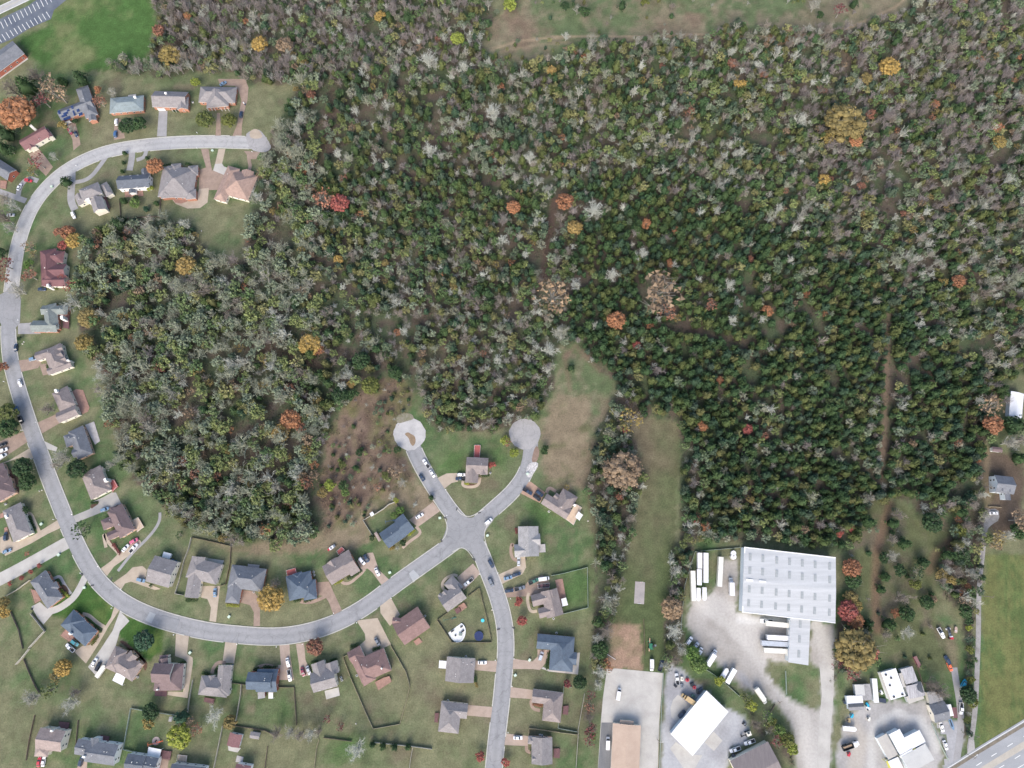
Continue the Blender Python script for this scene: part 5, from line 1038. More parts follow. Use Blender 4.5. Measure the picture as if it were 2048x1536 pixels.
def blocks(name, label, cat, px, py, deg, parts, z=.06, group=None):
    """small equipment: parts = list of (part name, [(x0,x1,y0,y1,z0,z1)...], material)"""
    p = P(px, py, .8); o = thing(name, label, cat, (p.x, p.y, z), heading(px, py, deg), group)
    for nm, bs, m_ in parts:
        mb = MB()
        for b_ in bs:
            if b_[0] == 'c': mb.cylx(*b_[1:])
            elif b_[0] == 'v': mb.cyl(*b_[1:])
            else: mb.box(*b_)
        mb.build(nm, m_, o)
    return o
WHL = lambda xs, y, r, w_=.2: [('c', x, s_ * y - w_, s_ * y + w_, r, r, 12) for x in xs for s_ in (1, -1)]
M_ORNG = paint('orange'); M_MACH = mat('machine_yellow', (0.62, 0.40, 0.06), (0.5, 0.32, 0.05), 2, .5); M_GRN = mat('farm_green', (0.03, 0.17, 0.10), (0.02, 0.12, 0.07), 2, .5); M_TANP = mat('planks', (0.50, 0.36, 0.24), (0.40, 0.28, 0.18), 2, .8)
blocks('dump_truck', 'black open-bed dump truck with white cab at the lower right yard', 'truck', 1698.5, 1491, 20, [('dump_bed', [(-4.4,1.6,-1.25,-1.1,1.2,2.5),(-4.4,1.6,1.1,1.25,1.2,2.5),(-4.4,-4.25,-1.1,1.1,1.2,2.5),(1.45,1.6,-1.1,1.1,1.2,2.5),(-4.4,1.6,-1.1,1.1,1.05,1.25)], M_DARK), ('load', [(-3.8,1.2,-.5,.5,1.26,1.5)], M_TANP), ('cab', [(1.9,3.4,-1.15,1.15,.8,2.7),(3.4,5.0,-1.0,1.0,.8,1.8)], paint('white')), ('windshield', [(3.4,3.46,-1.0,1.0,1.9,2.6)], M_GLASS), ('chassis', [(-4.3,4.8,-.5,.5,.6,1.05)], M_DARK), ('wheels_front', WHL((3.9,), 1.0, .52), M_TYRE), ('wheels_rear', WHL((-3.0,-1.7), 1.0, .52), M_TYRE)])
blocks('junk_tractor', 'dark long vehicle with red cab and white wheels, right of the two junk vehicles', 'tractor', 1899, 1267, 105, [('frame', [(-3.2,3.2,-.6,.6,.7,1.1)], paint('grey')), ('bonnet', [(.4,2.8,-.5,.5,1.1,1.6)], paint('black')), ('cab', [(-2.9,-1.8,-.7,.7,1.1,2.3)], paint('red')), ('roof_panel', [(-1.8,-1.2,-.65,.65,1.1,2.2)], paint('white')), ('wheel', WHL((2.4,), 1.1, .5, .15), paint('white')), ('rear_wheel', WHL((-2.2,), .95, .6), M_TYRE)])
blocks('boat', 'pinkish tan small boat hull right of the junk vehicles', 'boat', 1911.9, 1260, 85, [('hull', [(-1.6,1.2,-.75,.75,.3,.9),(1.2,1.8,-.5,.5,.35,.9)], mat('dull_tan', (0.42,0.32,0.27), (0.36,0.27,0.22), 1, .7)), ('seat', [(-.6,-.3,-.7,.7,.9,1.0)], M_TRIM)])
blocks('boat', 'grey skiff on the gravel beside the maroon shed', 'boat', 1903, 1448, -70, [('hull', [(-2.6,1.6,-.8,.8,.3,1.0),(1.6,2.4,-.55,.55,.35,1.0),(2.4,3.0,-.25,.25,.4,1.0)], paint('steel blue')), ('cover', [(-2.2,1.2,-.5,.1,1.0,1.12)], paint('black'))])
blocks('boat', 'small red-nosed boat on a trailer in the field behind the double-gabled house', 'boat', 662.4, 1096, 35, [('hull', [(-.6,1.4,-.85,.85,.5,1.1),(-1.5,-.6,-.75,.75,.5,1.1)], paint('white')), ('bow', [(-2.2,-1.5,-.5,.5,.55,1.1),(-1.5,-1.1,-.7,.7,1.1,1.16)], paint('red')), ('engine_cover', [(1.4,2.6,-.8,.8,.5,1.15)], paint('grey')), ('seat', [(-.3,.3,-.5,.5,1.1,1.3)], M_DARK), ('wheel', WHL((.4,), .8, .3, .1), M_TYRE)])
blocks('boat', 'maroon and grey pontoon boat under the white van in the crowded court', 'boat', 1087, 1171.5, 5, [('pontoon', [(-3.4,3.4,-1.1,-.7,.3,.7),(-3.4,3.4,.7,1.1,.3,.7)], paint('silver')), ('deck', [(-3.2,3.2,-1.15,1.15,.7,.8)], mat('dull_maroon', (0.17,0.09,0.10), (0.12,0.07,0.08), 1, .8)), ('seat', [(-2.8,-1.8,-1.0,-.3,.8,1.3),(-2.8,-1.8,.3,1.0,.8,1.3),(-.6,.4,-.9,-.3,.8,1.3),(1.2,2.4,-1.0,-.4,.8,1.2),(1.2,2.4,.4,1.0,.8,1.2),(-.2,.5,.2,.9,.8,1.4)], M_DARK), ('rail', [(-3.2,3.2,-1.15,-1.08,1.35,1.42),(-3.2,3.2,1.08,1.15,1.35,1.42),(-3.2,-3.12,-1.1,1.1,1.35,1.42)], M_TRIM)])
blocks('storage_tank', 'white eight-sided tank with a dark hatch by the warehouse corner', 'tank', 1466, 1110, 90, [('shell', [('v',-.9,0,0,2.2,1.7,1.6,8),('v',1.0,0,0,2.0,1.5,1.5,8)], paint('white')), ('hatch', [('v',-.4,0,2.2,2.3,.35,.35,10)], M_DARK)])
blocks('green_machine', 'green farm machine with tan arms on the grass strip', 'machine', 1300.8, 1291, 90, [('body', [(-1.6,1.2,-1.0,.8,.8,1.9)], M_GRN), ('cab', [(-.8,.4,-2.0,-.9,1.0,2.6)], M_DARK), ('arm', [(1.2,4.0,.3,.7,1.2,1.6),(-3.0,-1.4,.4,1.0,.9,1.3)], M_TANP), ('deck', [(-.3,.7,-3.2,-2.1,1.0,1.25)], paint('grey')), ('frame', [(2.0,2.4,-.6,1.6,.7,1.1),(-2.0,-1.6,-1.8,.6,.7,1.0)], M_GRN), ('wheel', WHL((-1.0,1.0), .9, .5), M_TYRE)])
blocks('excavator', 'white compact excavator near the tip of the grey gravel yard', 'excavator', 1495, 1467, 20, [('house', [(-.8,1.6,-1.0,1.0,.9,2.2)], paint('cream')), ('cab', [(-.4,.8,.2,.9,2.2,2.9)], M_GLASS), ('boom', [(-3.6,-.8,-.25,.15,1.3,1.7),(-3.9,-3.3,-.6,.5,.4,1.3)], M_DARK), ('track', [(-1.3,1.5,-1.2,-.75,0,.8),(-1.3,1.5,.75,1.2,0,.8)], M_TYRE)])
blocks('utility_cart', 'dark small cart at the top of the grey gravel yard', 'cart', 1489, 1448, 140, [('body', [(-.9,.9,-.6,.6,.4,1.0)], M_DARK), ('seat', [(-.3,.3,-.5,.5,1.0,1.4)], paint('grey')), ('wheel', WHL((-.7,.7), .6, .3), M_TYRE)])
for k, (px, py, c_, sh) in enumerate([(1375,1360,'red','round red tank lid, upper in the junk corner'),(1389,1375,'red','round red and white lid, lower in the junk corner'),(1384,1369,'black','black tyre heap between the red lids'),(1364,1372,'grey','grey engine heap in the junk corner'),(1401,1380,'navy','dark blue machine heap at the workshop corner'),(1352,1371,'black','black square machine below the white flatbed'),(1387,1392,'green','dark green crate at the workshop wall'),(1364,1358,'cream','white bent panel beside the flatbed'),(1396,1384,'black','black barrel heap against the ditch fence')]):
    m_ = paint(c_)
    blocks('scrap_item', sh, 'scrap', px, py, rng.uniform(0, 180), [('base', [('v', 0, 0, 0, .9, 1.1, .9, 10)] if c_ == 'red' else [(-1.0, .8, -.8, .8, 0, .8), (-.5, 1.2, -.4, .7, .8, 1.2)], m_), ('fittings', [(-.3, .4, -.2, .2, .9, 1.35), (.5, 1.3, .3, .6, .2, 1.0)], M_DARK)], group='scrap in the corner of the grey gravel yard')
for px, py, c_, sh in ((1735,1410,'cyan','bright blue barrel cluster right of the mobile home'),(1737,1417,'white','white drum below the bright blue barrels'),(1704,1432,'cyan','blue tarp-covered pile left in the roadside yard'),(1698,1441,'tan','orange-tan timber scraps below the blue tarp pile'),(1738,1438,'cream','small cream tub in the roadside yard'),(1690,1404,'navy','dark blue crates against the mobile home end'),(1763,1385,'white','white tub between office trailer and vented building'),(1698,1509,'red','small bright red canister in the lower roadside yard')):
    m_ = paint(c_); blocks('yard_clutter', sh, 'clutter', px, py, rng.uniform(0, 180), [('heap', [(-1.0, .7, -.6, .6, 0, .8), (-.3, 1.1, -.9, .3, 0, .6), ('v', .4, .7, 0, .9, .45, .45, 10)], m_), ('lid', [('v', .4, .7, .9, .95, .48, .48, 10)], M_DARK)], z=.09, group='clutter in the roadside yard')
blocks('solar_panel', 'small dark rectangular panel beside the white vented building', 'panel', 1765.5, 1401, -10, [('panel', [(-1.8, 1.8, -1.1, 1.1, .7, .8)], mat('dark_panel', (0.05,0.06,0.09), (0.04,0.05,0.07), 2, .3)), ('stand', [(-1.5,-1.4,-.9,.9,0,.7),(1.4,1.5,-.9,.9,0,.7)], M_DARK)], z=.09)

# ------------------------------------------------------------------ yard furniture, fences, street bits
M_FENG = mat('grey_fence_boards', (0.42, 0.40, 0.34), (0.33, 0.31, 0.27), 1, .9, fine=.1); M_FENB = mat('brown_fence_boards', (0.24, 0.18, 0.145), (0.17, 0.13, 0.10), 1, .9); M_FENT = mat('tan_fence_boards', (0.36, 0.31, 0.21), (0.29, 0.25, 0.17), 1, .9); M_CHAIN = mat('galvanised_wire', (0.36, 0.42, 0.38), (0.30, 0.36, 0.32), 1, .5)
FM = {'g': (M_FENG, .16, 1.5), 'b': (M_FENB, .07, 1.2), 't': (M_FENT, .13, 1.3), 'c': (M_CHAIN, .06, 1.3), 'G': (M_FENG, .34, 1.9)}
def fence(k, pts, label):
    m_, th, hh = FM[k]; w = [(P(x, y).x, P(x, y).y) for x, y in pts]
    cx, cy = w[0]; root = thing('fence', label, 'fence', (cx, cy, 0), 0, 'garden and yard fences')
    mb, mp = MB(), MB()
    for (x0, y0), (x1, y1) in zip(w[:-1], w[1:]):
        a = math.atan2(y1 - y0, x1 - x0); L = math.hypot(x1 - x0, y1 - y0); o_ = (x0 - cx, y0 - cy)
        if k == 'c':
            mb.box(0, L, -.02, .02, .1, hh - .05, rot=a, org=o_); mb.box(0, L, -.05, .05, hh - .05, hh + .03, rot=a, org=o_)
        else:
            mb.box(0, L, -th / 2, th / 2, .05, hh, rot=a, org=o_)
        n = max(1, int(L / 2.6))
        for j in range(n + 1): mp.box(L * j / n - .07, L * j / n + .07, -.09, .09, 0, hh + .1, rot=a, org=o_)
    mb.build('wire_panel' if k == 'c' else 'board_panel', m_, root); mp.build('post_row', m_, root)
fence('g', [(384,1075),(378.6,1097.5),(370,1118.6),(360,1159.6),(351.6,1187),(368,1190)], 'pale grey board fence left of the wide grey house')
fence('b', [(384,1075),(410,1080),(463,1092)], 'thin brown fence behind the wide grey house, along the woods')
fence('b', [(463,1092),(461,1126),(452.4,1168),(441,1172.5)], 'dark fence between the wide grey and blue-grey houses')
fence('G', [(790,1004.6),(778,1009),(769,1017),(750,1029)], 'grey board fence behind the navy-slate house at the brush')
fence('g', [(741,1032),(726.8,1041),(742,1065),(749,1075)], 'thin fence on the left of the navy-slate house yard')
fence('b', [(790,1004.6),(799.5,1015),(808.8,1027)], 'short dark fence right of the navy-slate house yard')
fence('c', [(1103,1151),(1125,1147),(1174.5,1134.5),(1175.7,1214.8),(1125,1227.7)], 'pale green wire fence around the very green back yard')
fence('b', [(896,1224.5),(874.8,1239.7),(904,1284)], 'thin fence at the lower left of the white patio yard')
fence('b', [(904,1284),(983,1284),(982,1275),(971,1224),(962,1189),(959,1175),(936,1192.6)], 'dark fence right of the white patio yard, along the street')
fence('t', [(693.7,1310),(686.6,1313.8),(700.7,1352.5),(730,1420),(746.8,1457)], 'long tan fence left of the large brown house yard')
fence('t', [(746.8,1457),(800,1447.5),(813.4,1400),(819.5,1375),(819,1366.6),(812,1343),(781.6,1290.4)], 'long bowed tan fence right of the large brown house yard')
fence('b', [(557.5,1374),(589,1373.7),(594,1450)], 'dark brown fence right of the two-storey blue house')
fence('g', [(484,1368),(482,1390),(471,1451)], 'pale fence between the maroon-decked and two-storey blue houses')
fence('b', [(461.4,1365),(493,1369)], 'short dark fence left of the two-storey blue house')
fence('g', [(387,1359),(379.4,1401),(375,1434.5)], 'pale fence right of the cream-sided brown house drive')
fence('b', [(471,1451),(500,1455),(532,1461),(550,1470)], 'dark fence behind the mauve barn shed')
fence('g', [(446.6,1451),(438,1492),(428,1540)], 'pale fence left of the mauve barn shed')
fence('b', [(536,1492),(530,1540)], 'short dark fence right of the mauve barn shed')
fence('t', [(639,1477.6),(634,1495),(628.8,1540)], 'tan fence in the bottom lawn, left of the pale spreading tree')
fence('b', [(648,1474.6),(703.6,1482)], 'thin dark fence left of the pale spreading tree')
fence('g', [(750,1484),(826.6,1492),(864,1497)], 'grey fence behind the four dark clipped evergreens')
fence('g', [(826.6,1492),(822,1515),(818,1545)], 'grey fence right of the four dark clipped evergreens')
fence('c', [(1126.5,1385),(1127,1372),(1143,1374)], 'short wire fence by the round maroon bush')
fence('g', [(1168.7,1386.5),(1162,1425),(1155.8,1459),(1156,1470),(1151,1545)], 'grey fence between the side-street back yards and brown brush')
fence('t', [(1057,1468.5),(1058.5,1455.6),(1156,1469)], 'tan fence above the bottom grey-taupe house')
fence('c', [(1116.5,1446),(1116,1455.6),(1153.5,1462.7)], 'wire fence behind the taupe house with dark square deck')
fence('g', [(14,1191.7),(35,1180),(62,1160)], 'pale fence above the slate hip-roofed house yard')
fence('g', [(63.3,1227),(74,1240),(91.4,1262)], 'grey fence beside the pad of the slate hip-roofed house')
fence('G', [(91.4,1262),(61,1295)], 'wide pale fence slanting down the lower left yard')
fence('G', [(61,1297),(46,1316),(35,1328)], 'wide grey fence end in the lower left yard')
fence('b', [(22.3,1222),(30,1240),(38.7,1259.7),(47,1297)], 'dark weathered fence at the lower left edge')
fence('b', [(49,1318),(60,1345),(72,1372),(80,1385)], 'low dark hedge-like fence below the wide grey fence end')
fence('c', [(1478.9,1095),(1389,1103),(1368,1172.5),(1361,1258.6)], 'wire fence around the trailer store left of the warehouse')
fence('c', [(1405,1335),(1425,1347),(1451.3,1367.8),(1479,1392.7)], 'wire fence along the ditch below the gravel yard')
fence('c', [(1570,1342),(1572,1388)], 'wire fence across the grass triangle of the yard')
fence('b', [(1540,1424),(1549,1408)], 'short brown gate fence at the yard exit road')
fence('c', [(360,1431),(286.4,1420),(263,1415.8),(247.7,1497.8),(266.5,1502.5)], 'wire fence around the back yard above the white-awning house')
fence('c', [(360,1431),(376,1436)], 'short wire fence under the dark lower left trees')
fence('b', [(71,1430),(60,1480),(54,1520)], 'dark fence left of the pinkish-taupe house')
fence('b', [(158,1440),(152,1500)], 'dark fence right of the pinkish-taupe house')
fence('b', [(1287,1238),(1289,1310)], 'dark fence beside the tilled reddish dirt plot')
fence('c', [(1326,1345),(1323,1400),(1318,1545)], 'wire fence between concrete lot and grey gravel yard')
fence('b', [(1832,1330),(1845,1370)], 'dark fence below the mauve lean-to')
fence('c', [(1862,1446),(1880,1490),(1895,1520)], 'low wire fence between the two roadside lots')
fence('b', [(214,1021),(238,1010)], 'short dark fence above the dark taupe house')
fence('b', [(240,400),(243,438),(320,433),(322,400)], 'dark fence around the planted patio garden')
fence('t', [(1976,1013),(2000,1015)], 'low pale fence below the pale blue house')

def disc_item(name, label, cat, px, py, r, h_, parts, group=None):
    p = P(px, py, h_); o = thing(name, label, cat, (p.x, p.y, 0), 0, group)
    for nm, mb, m_ in parts: mb.build(nm, m_, o)
    return o
def tramp(px, py, r, label):
    a, b2, c_ = MB(), MB(), MB(); a.cyl(0, 0, .80, .86, r * .86, n=24)
    n = 24
    for k in range(n):
        t0, t1 = 2 * math.pi * k / n, 2 * math.pi * (k + 1) / n
        q = [(r * .86 * math.cos(t0), r * .86 * math.sin(t0)), (r * math.cos(t0), r * math.sin(t0)), (r * math.cos(t1), r * math.sin(t1)), (r * .86 * math.cos(t1), r * .86 * math.sin(t1))]
        b2.solid([(x, y, .8) for x, y in q], [(x, y, .9) for x, y in q])
    for k in range(6): 
        t0 = math.pi * k / 3; c_.cyl(r * .97 * math.cos(t0), r * .97 * math.sin(t0), 0, 2.6, .04, n=6)
    disc_item('trampoline', label, 'trampoline', px, py, r, .85, [('jumping_mat', a, mat('navy_mat', (0.02,0.035,0.11), (0.015,0.025,0.08), 1, .6)), ('pad_ring', b2, mat('navy_pad', (0.03,0.05,0.15), (0.02,0.04,0.11), 1, .5)), ('pole', c_, M_CHAIN)])
tramp(957.7, 1272, 2.5, 'round navy trampoline in the white patio yard')
a = MB(); a.cyl(0, 0, 0, .35, 1.0, n=20); b2 = MB(); b2.cyl(0, 0, .3, .37, .85, n=20); 
disc_item('paddling_pool', 'small turquoise paddling pool near the street-side fence', 'pool', 965.3, 1241, 1, .3, [('rim', a, paint('cyan')), ('water', b2, mat('pool_water', (0.10,0.55,0.62), (0.08,0.5,0.56), 1, .1))])
# half-round white patio with curved wall
pc = [(922,1246.7),(896.4,1265.5),(899,1271),(903,1277),(908.7,1283)]; arc = [(919,1283.5),(925,1279.5),(929,1272),(930.5,1263),(929.8,1256),(926,1249)]
q = ccw([tuple(P(x, y)[:2]) for x, y in pc + arc]); c0 = P(915, 1266)
o = thing('patio', 'half-round white patio with curved low wall', 'patio', (c0.x, c0.y, 0)); q = [(x - c0.x, y - c0.y) for x, y in q]
mb = MB(); mb.solid([(x, y, 0) for x, y in q], [(x, y, .15) for x, y in q]); mb.build('slab', mat('bright_slab', (0.70,0.70,0.68), (0.62,0.62,0.6), .5, .8, fine=.05), o)
aw = smooth_line([tuple((P(x, y) - c0)[:2]) for x, y in [(912,1284)] + arc + [(922,1247)]], 2); mb = MB(); a_, b_ = offset_line(aw, .3), offset_line(aw, -.3)
for k in range(len(aw) - 1):
    qq = ccw([a_[k], a_[k + 1], b_[k + 1], b_[k]]); mb.solid([(x, y, .1) for x, y in qq], [(x, y, .65) for x, y in qq])
mb.build('curved_wall', M_TRIM, o)
mb = MB(); mb.cyl(0, 0, 0, .5, .5, n=12); mb.build('fire_pit', M_DARK, o, tuple((P(911, 1270.5) - c0)[:2]) + (.15,))
mb = MB(); mb.box(-.9, .9, -.7, .7, 0, .7); mb.build('hot_tub_cover', mat('sage_cover', (0.22,0.27,0.24), (0.18,0.22,0.2), 1, .7), o, tuple((P(921, 1268.3) - c0)[:2]) + (.15,))
for px, py in ((905, 1262), (926, 1262), (923.5,1253)):
    mb = MB(); mb.box(-.9, .9, -.35, .35, 0, .5); mb.box(-.9, .9, .2, .35, .5, .9); mb.build('bench', M_DARK, o, tuple((P(px, py) - c0)[:2]) + (.15,), .6)
# play sets
def playset(px, py, c_, label):
    a, b2, c3 = MB(), MB(), MB()
    for x in (-2.4, 2.4): a.box(x - .06, x + .06, -1, -.9, 0, 2.3); a.box(x - .06, x + .06, .9, 1, 0, 2.3)
    a.box(-2.5, 2.5, -.06, .06, 2.25, 2.37); a.box(-2.46, -2.34, -1, 1, 2.2, 2.3); a.box(2.34, 2.46, -1, 1, 2.2, 2.3)
    b2.solid([(2.4, -.3, 1.2), (4.6, -.3, .1), (4.6, .3, .1), (2.4, .3, 1.2)], [(2.4, -.3, 1.35), (4.6, -.3, .25), (4.6, .3, .25), (2.4, .3, 1.35)])
    for x in (-1.4, 0, 1.3): c3.box(x - .25, x + .25, -.12, .12, .5, .56); c3.box(x - .02, x, -.02, .02, .56, 2.25)
    p = P(px, py, 1.5); o = thing('swing_set', label, 'swing set', (p.x, p.y, 0), .2)
    a.build('frame', paint(c_), o); b2.build('slide', paint(c_), o); c3.build('swing', M_DARK, o)
playset(896, 1238.5, 'green', 'green swing set with slide in the white patio yard'); playset(779.5, 1042, 'blue', 'blue play set behind the navy-slate house'); playset(306, 1487, 'orange', 'small orange play set by the round fire pit')
# round fire pit patio
a, b2 = MB(), MB(); a.cyl(0, 0, 0, .12, 2.1, n=20); b2.cyl(0, 0, .12, .5, .55, n=12); disc_item('fire_pit', 'round pink stone fire pit patio in the lower left yard', 'fire pit', 312, 1482, 2, .1, [('paving', a, mat('pink_stone', (0.42,0.35,0.32), (0.34,0.27,0.25), 1, .9, fine=.15)), ('pit', b2, M_DARK)])
# basketball hoops
def hoop(px, py, label, rz=0):
    a, b2, c3 = MB(), MB(), MB(); a.cyl(0, 0, 0, 3.2, .08, n=8); a.box(-.05, .05, 0, 1.0, 3.0, 3.12); b2.box(-.9, .9, .95, 1.05, 2.9, 3.9)
    for k in range(10):
        t0, t1 = 2 * math.pi * k / 10, 2 * math.pi * (k + 1) / 10; q = [(.2 * math.cos(t0), 1.35 + .2 * math.sin(t0)), (.25 * math.cos(t0), 1.35 + .25 * math.sin(t0)), (.25 * math.cos(t1), 1.35 + .25 * math.sin(t1)), (.2 * math.cos(t1), 1.35 + .2 * math.sin(t1))]
        c3.solid([(x, y, 3.02) for x, y in q], [(x, y, 3.08) for x, y in q])
    p = P(px, py, 1.5); o = thing('basketball_hoop', label, 'basketball hoop', (p.x, p.y, 0), rz, 'basketball hoops')
    a.build('pole', M_DARK, o); b2.build('backboard', M_TRIM, o); c3.build('rim', paint('red'), o)
hoop(1281.8, 1160, 'basketball hoop at the upper end of the small court', math.pi); hoop(1277.5, 1210, 'basketball hoop at the lower end of the small court')
hoop(63, 651, 'basketball hoop on the grey drive of the green-grey roofed house', -1.2)
# air conditioners beside houses
am = MB(); am.box(-.45, .45, -.45, .45, 0, .9); fm = MB(); fm.cyl(0, 0, .9, .95, .36, n=12); bm_ = MB(); bm_.box(-.6,.6,-.6,.6,0,.08)
acs = (am.mesh('casing', [mat('metal_casing', (0.55,0.56,0.56), (0.48,0.49,0.49), 1, .5)]), fm.mesh('fan_grille', [M_DARK]), bm_.mesh('concrete_pad', [M_KERB]))
for px, py, l_ in [(682,1355,'right of the grey twin-gabled house'),(684,1360,'just below its neighbour right of the grey twin-gabled house'),(627.5,1144,'upper of two right of the red-decked slate-blue house'),(628.5,1150,'lower of two right of the red-decked slate-blue house'),(850,1232,'right of the chocolate-brown house'),(1098,1023,'below the L-shaped taupe house wing'),(1113,1266,'above the slate-blue house with white patio'),(932,1313,'above the house with white square awning'),(896,1401,'above the grey house with pale curved porch'),(462,1378,'right of the maroon-decked grey-taupe house'),(350,1154,'right of the cream-ended grey house'),(508,1184,'in the notch of the blue-grey house'),(12,1008,'beside the dusky brown house at the left edge'),(276,1354,'right of the taupe multi-hip house'),(714,1351,'left wall of the large brown hip-roofed house'),(1080,1470,'left of two above the bottom grey-taupe house'),(1084,1471,'right of two above the bottom grey-taupe house'),(1107,1237,'below the complex-roofed grey house'),(980.5,946,'right of the house between the cul-de-sacs'),(386,205,'right of the brick house with white front gable'),(242,1499,'right of the slate house on the bottom edge')]:
    p = P(px, py); o = thing('air_conditioner', 'pale air conditioner ' + l_, 'air conditioner', (p.x, p.y, 0), rng.uniform(0, 1), 'air conditioners beside the houses')
    for n_, m_ in zip(('casing', 'fan_grille', 'concrete_pad'), acs): link(n_, m_, o)
# green transformer boxes, mailboxes, bins, drains, lamp poles
tb = MB(); tb.box(-.7, .7, -.6, .6, 0, .9); tb2 = MB(); tb2.box(-.74, .74, -.64, .64, .9, 1.0); tbm = (tb.mesh('cabinet', [mat('utility_green', (0.30,0.40,0.32), (0.25,0.34,0.27), 1, .6)]), tb2.mesh('lid', [mat('pale_green_lid', (0.50,0.60,0.50), (0.44,0.53,0.44), 1, .5)]))
for px, py, l_ in [(425.5,302,'between the two drives under the upper dead-end street'),(104.5,374,'inside the upper left street bend'),(84,1048,'left of the left street above the tan drive'),(118.5,1109.5,'below the pale side street mouth'),(170,1175,'left of the bright lawn drive'),(459,1233,'below the blue-grey house near the street'),(780,1145,'on the lawn corner below the forked drive'),(1030.5,1350,'below the drive of the slate-blue patio house'),(1059,1319.6,'above the drive of the slate-blue patio house'),(381,1305,'right of the looping tan drive'),(880,1036,'near the drive at the street fork'),(975,1071,'right of the street crossing'),(1055,948,'at the neck of the right cul-de-sac')]:
    p = P(px, py); o = thing('utility_box', 'small green utility box ' + l_, 'utility box', (p.x, p.y, 0), rng.uniform(0, 1), 'green utility boxes on the lawns')
    for n_, m_ in zip(('cabinet', 'lid'), tbm): link(n_, m_, o)
mp_, mx_ = MB(), MB(); mp_.box(-.06, .06, -.06, .06, 0, 1.1); mx_.box(-.14, .14, -.3, .3, 1.1, 1.4); mlm = (mp_.mesh('post', [M_TRIM]), mx_.mesh('letter_box', [M_TRIM]))
drn = MB(); drn.box(-.9, .9, -.35, .35, 0, .2); drm = drn.mesh('storm_drain', [mat('drain_dark_iron', (0.06,0.06,0.06), (0.08,0.08,0.08), 1, .7)])  # drain inlet is a low solid block in dark iron colour
for px, py, l_ in [(395,267,'above the upper dead-end street, by the looping brown drive'),(395,298,'under the upper dead-end street'),(505,305,'at the end of the upper dead-end street'),(154,333,'beside the loop drive in the street bend'),(38,641,'at the green-grey roofed house drive'),(10,764,'left of the street, opposite the many-gabled house'),(74,845,'at the brown drive right of the left street'),(45,861,'left of the left street above the brown drive'),(65,918,'left of the left street near the round green tree'),(146,1029,'at the warm grey drive'),(109,1039,'at the tan walk drive on the left street'),(163,1146,'at the drive of the slate hip-roofed house'),(225,1216,'at the bright lawn drive'),(198,1133,'at the tan drive above the street curve'),(244,1178,'at the tan drive left of the cream-ended house'),(349,1269,'left of the looping tan drive'),(475,1288,'right of the maroon-decked house drive'),(554,1293,'left of the two-storey blue house drive'),(606,1288,'at the maroon car drive'),(714,1245,'at the large tan court drive'),(668,1226,'at the brown drive of the slate-blue stepped house'),(783,1196,'at the chocolate-brown house drive'),(894,1031,'at the street fork drive'),(892,979,'at the drive between the cul-de-sacs'),(1059,962,'at the orange drive'),(1021,1197,'below the crowded brown drive'),(996,1146,'at the drive of the light grey house'),(1028,1317,'at the slate-blue patio house drive'),(991,1320,'left of the long side street, at the white-awning house'),(1024,1372,'at the dark-square-deck house drive'),(1016,1464,'at the bottom grey-taupe house drive'),(959,1148,'at the slatted-deck house drive')]:
    p = P(px, py); o = thing('mailbox', 'white roadside mailbox ' + l_, 'mailbox', (p.x, p.y, 0), rng.uniform(0, 3), 'mailboxes along the street')
    for n_, m_ in zip(('post', 'letter_box'), mlm): link(n_, m_, o)
for px, py, l_ in [(913.8,1018,'upper kerb left of the street crossing'),(959,1025.5,'upper kerb right of the street crossing'),(890,1036,'left kerb above the street crossing'),(883,1081,'lower left kerb near the street crossing'),(947.7,1119,'kerb below the street crossing'),(997,1258.5,'left kerb of the long side street'),(1027,1256,'right kerb of the long side street'),(185,1171,'inner kerb of the lower left street curve'),(164,1149,'outer kerb beside the mailbox of the curving drive'),(223,1158,'kerb below the grey channel end')]:
    p = P(px, py); o = link('storm_drain', drm, None, (p.x, p.y, .12), rng.uniform(0, 3)); tag(o, 'dark storm drain inlet at the ' + l_, 'storm drain', 'storm drains at the kerbs')
# poles
def pole(px, py, h_, label, arm=0, wires=True, rz=0.6):
    p = P(px, py); o = thing('utility_pole', label, 'utility pole', (p.x, p.y, 0), rz, 'utility poles near the highway')
    a = MB(); a.cyl(0, 0, 0, h_, .16, .11, 8); a.build('pole_shaft', mat('pole_wood', (0.25,0.23,0.2), (0.2,0.18,0.16), 1, .9), o)
    b2 = MB(); b2.box(-1.3, 1.3, -.06, .06, h_ - .8, h_ - .65); b2.build('cross_arm', M_FENB, o)
    if arm: c3 = MB(); c3.box(0, arm, -.05, .05, h_ - 1.6, h_ - 1.5); c3.box(arm - .1, arm + .5, -.15, .15, h_ - 1.65, h_ - 1.5); c3.build('lamp_arm', M_TRIM, o)
pole(1938, 1466, 8.5, 'leaning-looking utility pole by the gravel road foot'); pole(1931, 1507, 8.5, 'utility pole nearest the highway', 2.0)
pole(1967, 1192, 8.5, 'utility pole beside the upper gravel road', 0); pole(1314, 1478, 8, 'lamp pole between the concrete lot and white workshop', 1.6, rz=.1); pole(1556, 1403, 3.5, 'short pole at the yard exit road', 0)
o = blocks('white_pipe', 'white pipe lying across the tilled dirt plot corner', 'pipe', 1223.5, 1314.5, -32, [('pipe', [(-2.4, 2.4, -.11, .11, 0, .22)], M_TRIM), ('coupling', [(-2.6,-2.35,-.16,.16,0,.3)], M_TRIM)])
bn = MB(); bn.box(-.3, .3, -.35, .35, 0, 1.0); bl = MB(); bl.box(-.33, .33, -.38, .38, 1.0, 1.08)
